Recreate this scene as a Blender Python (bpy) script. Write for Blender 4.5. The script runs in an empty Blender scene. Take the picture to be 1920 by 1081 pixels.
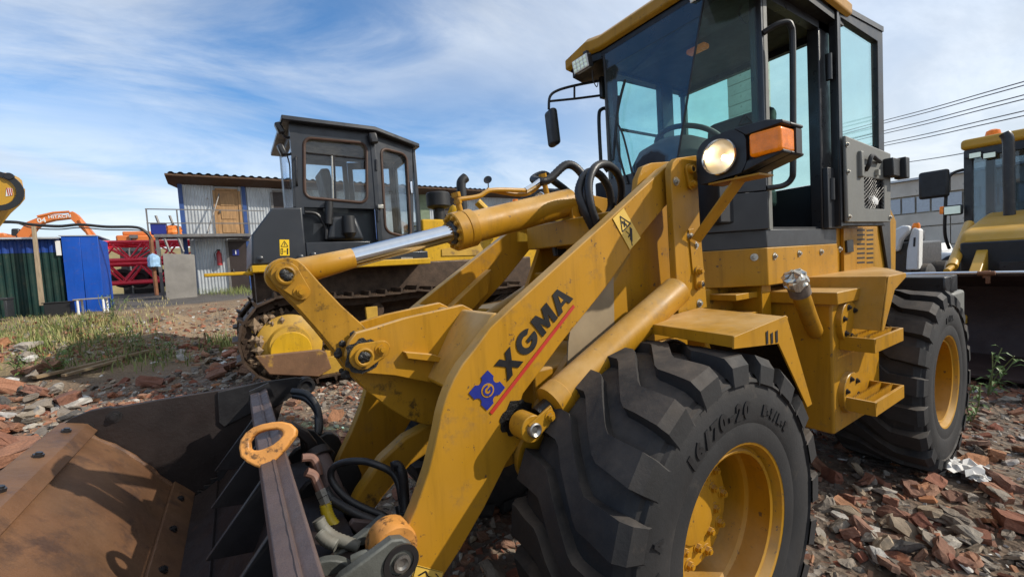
import bpy, bmesh, math, random
from mathutils import Vector, Matrix, noise
import numpy as np

SC = bpy.context.scene
COL = SC.collection
R = math.radians

# ------------------------------------------------------------------ camera
CAM = Vector((1.179, 0.674, 1.362))
YAW, PITCH, ROLL, FPX = -2.15, -0.053, -0.062, 793.8
_f = Vector((math.cos(YAW)*math.cos(PITCH), math.sin(YAW)*math.cos(PITCH), math.sin(PITCH)))
_r = Vector((math.sin(YAW), -math.cos(YAW), 0)); _u = _r.cross(_f)
CR = math.cos(ROLL)*_r + math.sin(ROLL)*_u
CU = -math.sin(ROLL)*_r + math.cos(ROLL)*_u
CF = _f
cam = bpy.data.cameras.new('camera'); camo = bpy.data.objects.new('camera', cam); COL.objects.link(camo)
cam.sensor_width = 36; cam.lens = FPX/1920*36; cam.clip_start = 0.05; cam.clip_end = 3000
m = Matrix((CR, CU, -CF)).transposed().to_4x4(); m.translation = CAM
camo.matrix_world = m
SC.camera = camo

# ------------------------------------------------------------------ sun and sky
SUN_AZ, SUN_EL = 139.5, 36.0
sd = Vector((math.cos(R(SUN_AZ))*math.cos(R(SUN_EL)), math.sin(R(SUN_AZ))*math.cos(R(SUN_EL)), math.sin(R(SUN_EL))))
sl = bpy.data.lights.new('sun', 'SUN'); sl.energy = 3.4; sl.angle = R(0.6); sl.color = (1, .93, .82)
so = bpy.data.objects.new('sun', sl); COL.objects.link(so); so.location = (0, 0, 60)
so.rotation_euler = (-sd).to_track_quat('-Z', 'Y').to_euler()

W = bpy.data.worlds.new('World'); SC.world = W; W.use_nodes = True
nt = W.node_tree; N = nt.nodes; LK = nt.links
for n in list(N): N.remove(n)
def wn(t, **k):
    n = N.new(t)
    for a, b in k.items(): setattr(n, a, b)
    return n
out = wn('ShaderNodeOutputWorld'); bg = wn('ShaderNodeBackground'); bg.inputs[1].default_value = 0.15
sky = wn('ShaderNodeTexSky', sky_type='NISHITA', sun_disc=False)
sky.sun_elevation = R(SUN_EL); sky.sun_rotation = R(90-SUN_AZ); sky.air_density = 1.0; sky.dust_density = 0.15; sky.ozone_density = 3.0
tc = wn('ShaderNodeTexCoord')
# clouds live on a plane high above: direction.xy / (z + .12)
sep = wn('ShaderNodeSeparateXYZ'); LK.new(tc.outputs['Generated'], sep.inputs[0])
def mth(op, a, b=None, c=None):
    n = wn('ShaderNodeMath', operation=op)
    for i, x in enumerate((a, b, c)):
        if x is None: continue
        if isinstance(x, (int, float)): n.inputs[i].default_value = x
        else: LK.new(x, n.inputs[i])
    return n.outputs[0]
zc = mth('MAXIMUM', sep.outputs[2], 0.0)
den = mth('ADD', zc, 0.16)
cx = mth('DIVIDE', sep.outputs[0], den); cy = mth('DIVIDE', sep.outputs[1], den)
cmb = wn('ShaderNodeCombineXYZ'); LK.new(cx, cmb.inputs[0]); LK.new(cy, cmb.inputs[1])
def cloudnoise(rot, scale, loc, sc, detail, rough, dist):
    mp = wn('ShaderNodeMapping'); mp.inputs['Rotation'].default_value = (0, 0, R(rot)); mp.inputs['Scale'].default_value = scale
    mp.inputs['Location'].default_value = loc
    LK.new(cmb.outputs[0], mp.inputs[0])
    t = wn('ShaderNodeTexNoise'); t.inputs['Scale'].default_value = sc; t.inputs['Detail'].default_value = detail
    t.inputs['Roughness'].default_value = rough; t.inputs['Distortion'].default_value = dist
    LK.new(mp.outputs[0], t.inputs['Vector']); return t.outputs['Fac']
def ramp(x, a, b, va=0., vb=1.):
    n = wn('ShaderNodeMapRange', interpolation_type='SMOOTHSTEP'); n.inputs[1].default_value = a; n.inputs[2].default_value = b
    n.inputs[3].default_value = va; n.inputs[4].default_value = vb
    LK.new(x, n.inputs[0]); return n.outputs[0]
n1 = cloudnoise(-38, (0.30, 1.0, 1), (6.4, 2.35, 0), 1.05, 10, .60, .8)
n2 = cloudnoise(15, (0.8, 1.0, 1), (5.6, 1.2, 4), 0.50, 4, .5, .4)
n3 = cloudnoise(-8, (0.6, 1.0, 1), (1.3, 9.2, 2), 1.5, 10, .62, .5)
thin = mth('MULTIPLY', ramp(n1, .45, .66), ramp(n2, .40, .60))           # wind-drawn cirrus
low = ramp(sep.outputs[2], .03, .50, 1., 0.)                               # cloud banks gather towards the horizon
bank = mth('MULTIPLY', ramp(n3, .40, .62), low)
dp = wn('ShaderNodeVectorMath', operation='DOT_PRODUCT'); LK.new(tc.outputs['Generated'], dp.inputs[0]); dp.inputs[1].default_value = sd
veil = mth('MULTIPLY', ramp(dp.outputs['Value'], -.12, .62, 0., .88), ramp(n2, .25, .6, .7, 1.))   # thin high veil on the sun's side
hz = mth('MULTIPLY', ramp(sep.outputs[2], .0, .34, 1., 0.), .90)
inv = lambda x: mth('SUBTRACT', 1., x)
clear = mth('MULTIPLY', mth('MULTIPLY', inv(mth('MULTIPLY', thin, .70)), inv(mth('MULTIPLY', bank, .6))), mth('MULTIPLY', inv(veil), inv(hz)))
msk = inv(clear)
hsv = wn('ShaderNodeHueSaturation'); hsv.inputs['Saturation'].default_value = 1.22; hsv.inputs['Value'].default_value = .98; LK.new(sky.outputs[0], hsv.inputs['Color'])
shade = ramp(n3, .38, .66, .84, 1.04)
cc = wn('ShaderNodeMix', data_type='RGBA', blend_type='MULTIPLY'); cc.inputs[0].default_value = 1
cc.inputs[6].default_value = (4.65, 4.95, 5.25, 1)
LK.new(shade, cc.inputs[7])
mx = wn('ShaderNodeMix', data_type='RGBA'); LK.new(msk, mx.inputs[0]); LK.new(hsv.outputs[0], mx.inputs[6]); LK.new(cc.outputs[2], mx.inputs[7])
LK.new(mx.outputs[2], bg.inputs[0]); LK.new(bg.outputs[0], out.inputs[0])

SC.view_settings.view_transform = 'Standard'; SC.view_settings.look = 'None'
SC.view_settings.exposure = 0.35; SC.view_settings.gamma = 1.0
SC.render.engine = 'CYCLES'
SC.cycles.max_bounces = 8; SC.cycles.diffuse_bounces = 3; SC.cycles.glossy_bounces = 4; SC.cycles.transparent_max_bounces = 16; SC.cycles.transmission_bounces = 4

# ------------------------------------------------------------------ pixel helpers (photo pixels, 1920 wide)
def ray(x, y): return (x-960)/FPX*CR - (y-540.5)/FPX*CU + CF
def at(x, y, ax, v):
    d = ray(x, y); i = 'xyz'.index(ax); return CAM + d*((v-CAM[i])/d[i])
def atd(x, y, d): return CAM + ray(x, y)*d
def atp(x, y, p0, n):
    d = ray(x, y); p0 = Vector(p0); n = Vector(n); return CAM + d*((p0-CAM).dot(n)/d.dot(n))
def tr(pts, ax, v): return [at(a, b, ax, v) for a, b in pts]

# ------------------------------------------------------------------ mesh builder
def frame(d):
    d = d.normalized(); a = Vector((0, 0, 1)) if abs(d.z) < .9 else Vector((1, 0, 0))
    u = d.cross(a).normalized(); return u, d.cross(u)
def smooth_path(P, k=6):
    P = [Vector(p) for p in P]; out = []
    for i in range(len(P)-1):
        p0 = P[max(i-1, 0)]; p1 = P[i]; p2 = P[i+1]; p3 = P[min(i+2, len(P)-1)]
        for j in range(k):
            t = j/k
            out.append(.5*((2*p1)+(p2-p0)*t+(2*p0-5*p1+4*p2-p3)*t*t+(3*p1-p0-3*p2+p3)*t**3))
    out.append(P[-1]); return out
class MB:
    def __init__(s): s.v = []; s.f = []
    def add(s, vs, fs):
        o = len(s.v); s.v += [Vector(v) for v in vs]; s.f += [tuple(i+o for i in f) for f in fs]; return s
    def box(s, c, sz, rot=None):
        c = Vector(c); h = Vector(sz)/2; vs = []
        for dx in (-1, 1):
            for dy in (-1, 1):
                for dz in (-1, 1):
                    q = Vector((dx*h.x, dy*h.y, dz*h.z))
                    if rot is not None: q = rot @ q
                    vs.append(c+q)
        return s.add(vs, [(0,1,3,2),(4,6,7,5),(0,4,5,1),(2,3,7,6),(0,2,6,4),(1,5,7,3)])
    def bb(s, x0, x1, y0, y1, z0, z1): return s.box(((x0+x1)/2,(y0+y1)/2,(z0+z1)/2),(abs(x1-x0),abs(y1-y0),abs(z1-z0)))
    def prism(s, pts, off):
        pts = [Vector(p) for p in pts]; off = Vector(off); n = len(pts)
        vs = pts+[p+off for p in pts]
        return s.add(vs, [tuple(range(n)), tuple(range(2*n-1, n-1, -1))]+[(i, (i+1) % n, n+(i+1) % n, n+i) for i in range(n)])
    def ring(s, outer, inner, off):
        off = Vector(off); n = len(outer); vs = [Vector(p) for p in outer]+[Vector(p) for p in inner]; vs += [v+off for v in vs]
        fs = []
        for i in range(n):
            j = (i+1) % n
            fs += [(i, j, n+j, n+i), (2*n+i, 3*n+i, 3*n+j, 2*n+j), (i, 2*n+i, 2*n+j, j), (n+i, n+j, 3*n+j, 3*n+i)]
        return s.add(vs, fs)
    def cyl(s, a, b, r, r2=None, n=18):
        a = Vector(a); b = Vector(b); r2 = r if r2 is None else r2
        u, w = frame(b-a); vs = []
        for p, q in ((a, r), (b, r2)):
            for i in range(n):
                t = 2*math.pi*i/n; vs.append(p+u*(q*math.cos(t))+w*(q*math.sin(t)))
        return s.add(vs, [tuple(range(n)), tuple(range(2*n-1, n-1, -1))]+[(i, (i+1) % n, n+(i+1) % n, n+i) for i in range(n)])
    def tube(s, path, r, n=8, k=6, rf=None, smooth=True):
        P = smooth_path(path, k) if smooth else [Vector(p) for p in path]
        vs = []; pu = None
        for i, p in enumerate(P):
            d = (P[min(i+1, len(P)-1)]-P[max(i-1, 0)]).normalized()
            if pu is None: pu, _ = frame(d)
            pu = (pu-d*pu.dot(d)).normalized(); w = d.cross(pu)
            rr = r if rf is None else r*rf(i)
            for j in range(n):
                t = 2*math.pi*j/n; vs.append(p+pu*(rr*math.cos(t))+w*(rr*math.sin(t)))
        L = len(P); fs = [tuple(range(n-1, -1, -1)), tuple((L-1)*n+j for j in range(n))]
        for i in range(L-1):
            for j in range(n): fs.append((i*n+j, i*n+(j+1) % n, (i+1)*n+(j+1) % n, (i+1)*n+j))
        return s.add(vs, fs)
    def lathe(s, prof, o, ax, n=32, closed=False):
        o = Vector(o); ax = Vector(ax).normalized(); u, w = frame(ax); vs = []; L = len(prof)
        for t, r in prof:
            for i in range(n):
                a = 2*math.pi*i/n; vs.append(o+ax*t+u*(r*math.cos(a))+w*(r*math.sin(a)))
        fs = []
        for i in range(L if closed else L-1):
            k = (i+1) % L
            for j in range(n): fs.append((i*n+j, i*n+(j+1) % n, k*n+(j+1) % n, k*n+j))
        return s.add(vs, fs)
    def sheet(s, rows):
        n = len(rows[0]); vs = [p for r in rows for p in r]
        return s.add(vs, [(i*n+j, i*n+j+1, (i+1)*n+j+1, (i+1)*n+j) for i in range(len(rows)-1) for j in range(n-1)])
    def sphere(s, c, r, n=12, sc=(1, 1, 1)):
        c = Vector(c); prof = []; m_ = n//2; vs = []
        for i in range(m_+1):
            ph = math.pi*i/m_
            for j in range(n):
                t = 2*math.pi*j/n; vs.append(c+Vector((sc[0]*r*math.sin(ph)*math.cos(t), sc[1]*r*math.sin(ph)*math.sin(t), sc[2]*r*math.cos(ph))))
        return s.add(vs, [(i*n+j, i*n+(j+1) % n, (i+1)*n+(j+1) % n, (i+1)*n+j) for i in range(m_) for j in range(n)])
    def mesh(s, name, org=(0, 0, 0), smooth=35, recalc=True):
        o = Vector(org); me = bpy.data.meshes.new(name)
        me.from_pydata([tuple(v-o) for v in s.v], [], s.f)
        if recalc:
            b = bmesh.new(); b.from_mesh(me); bmesh.ops.remove_doubles(b, verts=b.verts, dist=1e-5)
            bmesh.ops.recalc_face_normals(b, faces=b.faces); b.to_mesh(me); b.free()
        me.validate()
        if smooth: me.shade_smooth(); me.set_sharp_from_angle(angle=R(smooth))
        return me
def link(name, me, mat=None, parent=None, loc=None):
    o = bpy.data.objects.new(name, me)
    COL.objects.link(o)
    if mat is not None and me is not None and not me.materials: me.materials.append(mat)
    if parent is not None: o.parent = parent
    if loc is not None: o.location = loc
    return o
ORG = {}
def thing(name, label, cat, base, group=None):
    o = bpy.data.objects.new(name, None); COL.objects.link(o); o.location = base; o.empty_display_size = .2
    ORG[o.name] = Vector(base); tag(o, label, cat, group); return o
def tag(o, label=None, cat=None, group=None, kind=None):
    if label: o['label'] = label
    if cat: o['category'] = cat
    if group: o['group'] = group
    if kind: o['kind'] = kind
    return o
def part(name, mb, mat, parent=None, bev=0, smooth=35, label=None, seg=2, recalc=True):
    org = Vector((0, 0, 0))
    if parent is not None:
        q = parent
        while q.parent is not None: q = q.parent
        org = ORG.get(q.name, q.location)
    o = link(name, mb.mesh(name, org, smooth, recalc), mat, parent)
    if bev:
        b = o.modifiers.new('bevel', 'BEVEL'); b.width = bev; b.segments = seg; b.limit_method = 'ANGLE'; b.angle_limit = R(40)
    if label: o['label'] = label
    return o
def solo(name, mb, mat, label, cat, group=None, base=None, bev=0, smooth=35):
    base = Vector(base) if base is not None else Vector((0, 0, 0))
    o = link(name, mb.mesh(name, base, smooth), mat, None, base); ORG[o.name] = base
    if bev:
        b = o.modifiers.new('bevel', 'BEVEL'); b.width = bev; b.segments = 2; b.limit_method = 'ANGLE'; b.angle_limit = R(40)
    return tag(o, label, cat, group)
def inst(name, me, parent, loc, rot=None, mat=None, scale=None):
    q = parent
    while q.parent is not None: q = q.parent
    o = link(name, me, mat, parent); M_ = (rot.to_4x4() if rot is not None else Matrix.Identity(4))
    if scale: M_ = M_ @ Matrix.Scale(scale, 4)
    M_.translation = Vector(loc)-ORG.get(q.name, Vector((0, 0, 0)))
    o.matrix_local = M_; return o
def zto(d):   # rotation taking +Z to d
    return Vector(d).to_track_quat('Z', 'Y').to_matrix()
def text_mesh(s, size=1., offset=0., extrude=0.):
    cu = bpy.data.curves.new('t', 'FONT'); cu.body = s; cu.size = size; cu.offset = offset; cu.extrude = extrude
    cu.align_x = 'CENTER'; cu.align_y = 'CENTER'; cu.resolution_u = 4
    ob = bpy.data.objects.new('t', cu); COL.objects.link(ob)
    dg = bpy.context.evaluated_depsgraph_get(); me = bpy.data.meshes.new_from_object(ob.evaluated_get(dg))
    bpy.data.objects.remove(ob); bpy.data.curves.remove(cu); return me

# ------------------------------------------------------------------ materials
def pmat(name, col, rough=.5, metal=0., var=.18, scale=6., bump=0., bscale=60., dust=0., dustcol=(.30, .22, .14), spots=0., spotcol=(.03, .02, .012), spotscale=14., coat=0., emit=None, attr=None, stretch=None, rvar=.12, wear=0.):
    m_ = bpy.data.materials.new(name); m_.use_nodes = True; t = m_.node_tree; n = t.nodes; l = t.links
    b = n['Principled BSDF']; b.inputs['Roughness'].default_value = rough; b.inputs['Metallic'].default_value = metal
    if wear: b.inputs['Specular IOR Level'].default_value = .28
    if coat: b.inputs['Coat Weight'].default_value = coat; b.inputs['Coat Roughness'].default_value = .2
    tcn = n.new('ShaderNodeTexCoord'); vec = tcn.outputs['Object']
    if stretch:
        mp = n.new('ShaderNodeMapping'); mp.inputs['Scale'].default_value = stretch; l.new(vec, mp.inputs[0]); vec = mp.outputs[0]
    def nz(sc, d=6, r_=.6):
        x = n.new('ShaderNodeTexNoise'); x.inputs['Scale'].default_value = sc; x.inputs['Detail'].default_value = d; x.inputs['Roughness'].default_value = r_
        l.new(vec, x.inputs['Vector']); return x.outputs['Fac']
    def mr(x, a, c, va, vb):
        q = n.new('ShaderNodeMapRange'); q.inputs[1].default_value = a; q.inputs[2].default_value = c; q.inputs[3].default_value = va; q.inputs[4].default_value = vb
        l.new(x, q.inputs[0]); return q.outputs[0]
    def mix(f, a, c):
        q = n.new('ShaderNodeMix'); q.data_type = 'RGBA'
        for i, x in ((0, f), (6, a), (7, c)):
            if isinstance(x, (int, float)): q.inputs[i].default_value = x
            elif isinstance(x, tuple): q.inputs[i].default_value = (*x[:3], 1)
            else: l.new(x, q.inputs[i])
        return q.outputs[2]
    n_a = nz(scale)
    if attr:
        an = n.new('ShaderNodeAttribute'); an.attribute_name = attr; base = an.outputs['Color']
        hs = n.new('ShaderNodeHueSaturation'); l.new(base, hs.inputs['Color']); l.new(mr(n_a, .3, .7, 1-var, 1+var), hs.inputs['Value']); c_ = hs.outputs[0]
    else:
        lo = tuple(x*(1-var) for x in col); hi = tuple(min(1, x*(1+var*.8)) for x in col)
        c_ = mix(mr(n_a, .3, .7, 0, 1), lo, hi)
    if wear:
        mpw = n.new('ShaderNodeMapping'); mpw.inputs['Scale'].default_value = (11, 11, .9); l.new(tcn.outputs['Object'], mpw.inputs[0])
        sw_ = n.new('ShaderNodeTexNoise'); sw_.inputs['Scale'].default_value = 1.6; sw_.inputs['Detail'].default_value = 9; sw_.inputs['Roughness'].default_value = .7; l.new(mpw.outputs[0], sw_.inputs['Vector'])
        c_ = mix(mr(sw_.outputs['Fac'], .50, .70, 0, .5*wear), c_, tuple(x*.42 for x in col))           # run-off streaks
        c_ = mix(mr(nz(1.1, 3), .45, .70, 0, .30*wear), c_, tuple(x*.85+a for x, a in zip(col, (.07, .05, .012))))               # faded patches
        c_ = mix(mr(nz(34, 4, .7), .655, .672, 0, .9*wear), c_, (.085, .05, .028))                         # chips
        c_ = mix(mr(nz(9, 9, .75), .57, .70, 0, .6*wear), c_, (.16, .10, .045))                          # grime
    if spots:
        c_ = mix(mr(nz(spotscale, 8, .7), .70-.28*spots, .76-.20*spots, 0, .85), c_, spotcol)
    if dust:
        g = n.new('ShaderNodeNewGeometry'); s_ = n.new('ShaderNodeSeparateXYZ'); l.new(g.outputs['Normal'], s_.inputs[0])
        up = mr(s_.outputs[2], .15, .95, .06, 1.)
        dm = n.new('ShaderNodeMath'); dm.operation = 'MULTIPLY'; l.new(up, dm.inputs[0]); l.new(mr(nz(scale*.8, 8, .65), .35, .75, 0, dust), dm.inputs[1])
        c_ = mix(dm.outputs[0], c_, dustcol)
    l.new(c_, b.inputs['Base Color'])
    if rvar: l.new(mr(nz(scale*2.3, 5), .3, .7, max(0.02, rough-rvar), min(1, rough+rvar)), b.inputs['Roughness'])
    if bump:
        bp = n.new('ShaderNodeBump'); bp.inputs['Strength'].default_value = bump; bp.inputs['Distance'].default_value = .01
        l.new(nz(bscale, 8, .65), bp.inputs['Height']); l.new(bp.outputs[0], b.inputs['Normal'])
    if emit:
        b.inputs['Emission Color'].default_value = (*emit[:3], 1); b.inputs['Emission Strength'].default_value = emit[3]
    return m_
def glassmat(name, tint, refl=.12, rough=.02):
    m_ = bpy.data.materials.new(name); m_.use_nodes = True; t = m_.node_tree; n = t.nodes; l = t.links
    n.remove(n['Principled BSDF']); o = n['Material Output']
    tb = n.new('ShaderNodeBsdfTransparent'); tb.inputs[0].default_value = (*tint, 1)
    gb = n.new('ShaderNodeBsdfGlossy'); gb.inputs['Roughness'].default_value = rough; gb.inputs[0].default_value = (.9, .93, 1, 1)
    fr = n.new('ShaderNodeLayerWeight'); pw = n.new('ShaderNodeMath'); pw.operation = 'POWER'; l.new(fr.outputs['Facing'], pw.inputs[0]); pw.inputs[1].default_value = 5.
    ad = n.new('ShaderNodeMath'); ad.operation = 'MULTIPLY_ADD'; ad.use_clamp = True; l.new(pw.outputs[0], ad.inputs[0]); ad.inputs[1].default_value = .9; ad.inputs[2].default_value = refl*.5
    tcg = n.new('ShaderNodeTexCoord'); ng = n.new('ShaderNodeTexNoise'); ng.inputs['Scale'].default_value = 3.; ng.inputs['Detail'].default_value = 10; ng.inputs['Roughness'].default_value = .72; l.new(tcg.outputs['Object'], ng.inputs['Vector'])
    fm_ = n.new('ShaderNodeMapRange'); fm_.inputs[1].default_value = .35; fm_.inputs[2].default_value = .75; fm_.inputs[3].default_value = .01; fm_.inputs[4].default_value = .085; l.new(ng.outputs['Fac'], fm_.inputs[0])
    df = n.new('ShaderNodeBsdfDiffuse'); df.inputs[0].default_value = (.42, .40, .36, 1); md = n.new('ShaderNodeMixShader'); l.new(fm_.outputs[0], md.inputs[0]); l.new(tb.outputs[0], md.inputs[1]); l.new(df.outputs[0], md.inputs[2]); tb = md
    mx_ = n.new('ShaderNodeMixShader'); l.new(ad.outputs[0], mx_.inputs[0]); l.new(tb.outputs[0], mx_.inputs[1]); l.new(gb.outputs[0], mx_.inputs[2])
    l.new(mx_.outputs[0], o.inputs[0]); return m_
Y1 = pmat('loader_yellow', (.41, .196, .006), .42, var=.10, scale=3, bump=.03, bscale=140, dust=.9, dustcol=(.68, .48, .25), spots=.12, spotcol=(.10, .055, .02), spotscale=22, wear=1.)
Y1D = pmat('loader_yellow_greasy', (.38, .19, .013), .45, var=.14, scale=5, bump=.06, bscale=90, dust=.3, dustcol=(.35, .24, .1), spots=.55, spotcol=(.05, .03, .012), spotscale=16, wear=1.)
Y2 = pmat('dozer_yellow', (.58, .33, .012), .45, var=.14, scale=3, bump=.03, dust=.3, spots=.25, spotcol=(.16, .09, .03), spotscale=10, wear=.8)
Y3 = pmat('backhoe_yellow', (.52, .28, .02), .42, var=.12, scale=2, dust=.35, dustcol=(.5, .4, .25), spots=.12, spotcol=(.15, .08, .03))
GREY = pmat('cab_grey', (.028, .030, .034), .42, var=.12, scale=4, bump=.02, dust=.25, dustcol=(.20, .19, .17), coat=.1)
DGREY = pmat('dozer_grey', (.020, .023, .029), .38, var=.15, scale=4, bump=.02, dust=.25, dustcol=(.16, .15, .14), coat=.15)
DOORG = pmat('door_trim_grey', (.155, .155, .14), .6, var=.08, scale=9, bump=.05, bscale=300)
BLK = pmat('black_plastic', (.012, .012, .013), .5, var=.15, scale=8, bump=.04, bscale=250, dust=.2, dustcol=(.1, .09, .08))
BLKM = pmat('black_metal', (.016, .016, .018), .35, var=.1, dust=.15)
RUB = pmat('tyre_rubber', (.0135, .0135, .0145), .78, var=.4, scale=7, bump=.16, bscale=70, dust=.75, dustcol=(.15, .115, .085), rvar=.08, spots=.36, spotcol=(.038, .032, .027), spotscale=11)
RUBT = pmat('tyre_lettering', (.010, .010, .011), .6, var=.2)
HOSE = pmat('hose_black', (.016, .016, .018), .45, var=.2, scale=30, bump=.08, bscale=200, dust=.35, dustcol=(.14, .12, .1))
HOSEG = pmat('hose_wrap_grey', (.15, .15, .13), .6, var=.25, scale=20, bump=.1, dust=.3)
HOSEY = pmat('hose_wrap_yellow', (.72, .50, .02), .45, var=.15, scale=20, dust=.2)
CHR = pmat('chrome', (.75, .77, .80), .10, 1., var=.05, scale=40, rvar=.05)
STEEL = pmat('bare_steel', (.35, .34, .32), .4, .9, var=.3, scale=20, spots=.4, spotcol=(.12, .06, .03))
ZINC = pmat('zinc_bolt', (.45, .43, .38), .4, .8, var=.3, scale=60)
GREASE = pmat('grease_black', (.008, .007, .006), .35, var=.5, scale=40, bump=.5, bscale=80)
RUST = pmat('bucket_rust', (.135, .062, .028), .62, .15, var=.45, scale=4, bump=.25, bscale=70, dust=.55, dustcol=(.30, .17, .085), spots=.6, spotcol=(.040, .020, .016), spotscale=5)
BKT = pmat('bucket_dark', (.018, .012, .011), .55, .1, var=.4, scale=5, bump=.2, bscale=60, dust=.2, dustcol=(.12, .075, .05), spots=.25, spotcol=(.07, .03, .018), spotscale=7)
BKB = pmat('bucket_black', (.012, .012, .014), .5, var=.3, scale=5, bump=.15, bscale=60, dust=.15)
MAUVE = pmat('beam_brown', (.105, .072, .066), .6, .1, var=.22, scale=9, bump=.25, bscale=110, dust=.3, dustcol=(.2, .15, .12))
LUG = pmat('coupler_grey', (.10, .105, .095), .55, .1, var=.25, scale=12, bump=.2, bscale=80, spots=.25, spotcol=(.06, .04, .03))
ORG_ = pmat('hook_orange', (.62, .27, .06), .5, var=.25, scale=14, bump=.15, bscale=60, spots=.62, spotcol=(.03, .018, .01), spotscale=34)
DUSTY = pmat('dusty_panel', (.33, .25, .15), .6, var=.2, scale=6, bump=.05, dust=.5, dustcol=(.42, .36, .27))
GL = glassmat('cab_glass', (.80, .968, .935), .03)
GLF = glassmat('windscreen_glass', (.82, .95, .955), .10)
GLD = glassmat('clear_glass', (.90, .93, .935), .06)
LAMP = glassmat('lamp_lens', (.98, .96, .92), .05, .05)
DARKIN = pmat('cab_interior', (.012, .013, .016), .7, var=.15)
PATCH = pmat('decal_black', (.008, .008, .009), .45, var=.1)
BLUE = pmat('decal_blue', (.012, .022, .20), .4, var=.1)
RED = pmat('decal_red', (.42, .03, .018), .45, var=.1)
DYEL = pmat('decal_yellow', (.70, .46, .08), .45, var=.08, scale=20)
WHT = pmat('white_paint', (.75, .75, .73), .5, var=.06, dust=.3)
AMB = pmat('amber_lens', (.70, .17, .002), .25, var=.35, scale=30, emit=(1, .28, .0, .10))  # faint emission stands in for sunlight coming through the lens
# ------------------------------------------------------------------ terrain
def hgt(x, y, fine=True):
    s = max(0., -(y+2.2)); z = .047*s if s < 23 else .047*23+.002*min(s-23, 60)
    if y < -60: z = min(z, 1.2)
    k = min(1., max(0., (math.hypot(x+1.2, y+.85)-1.0)/1.5))      # level pad under the loader
    z += (.05*noise.noise((x*.55, y*.55, 3.3))+.03*noise.noise((x*1.7, y*1.7, 1.1)))*k
    # low heaps of dug earth between the rubble and the sheds
    for (hx, hy, hr, hh) in ((3.6, -9.0, 1.6, .28), (2.2, -9.8, 1.5, .30), (4.6, -12.2, 1.4, .22), (1.0, -11.5, 1.6, .25), (5.5, -7.6, 1.3, .2)):
        d2 = ((x-hx)**2+(y-hy)**2)/hr**2
        if d2 < 6: z += hh*math.exp(-d2)*(1+.5*noise.noise((x*2, y*2, 7)))
    # heap of rubble on the far side of the bucket
    d2 = ((x-1.9)/1.2)**2+((y+4.2)/.9)**2
    if d2 < 6: z += .20*math.exp(-d2)
    if fine: z += .012*noise.noise((x*6, y*6, 2.2))
    return z
def axis_coords(c, lo, hi, step, far):
    a = list(np.arange(lo, hi+1e-6, step)); g = step; x = hi; up = []
    while x < far: g *= 1.22; x += g; up.append(x)
    g = step; x = lo; dn = []
    while x > -far: g *= 1.22; x -= g; dn.append(x)
    return dn[::-1]+a+up
XS = axis_coords(0, -9, 7.5, .11, 1500); YS = axis_coords(0, -14, 3, .11, 1500)
gm = MB(); gm.v = [Vector((x, y, hgt(x, y))) for y in YS for x in XS]
nx = len(XS); gm.f = [(j*nx+i, j*nx+i+1, (j+1)*nx+i+1, (j+1)*nx+i) for j in range(len(YS)-1) for i in range(nx-1)]
GM = bpy.data.materials.new('rubble_soil'); GM.use_nodes = True
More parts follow.
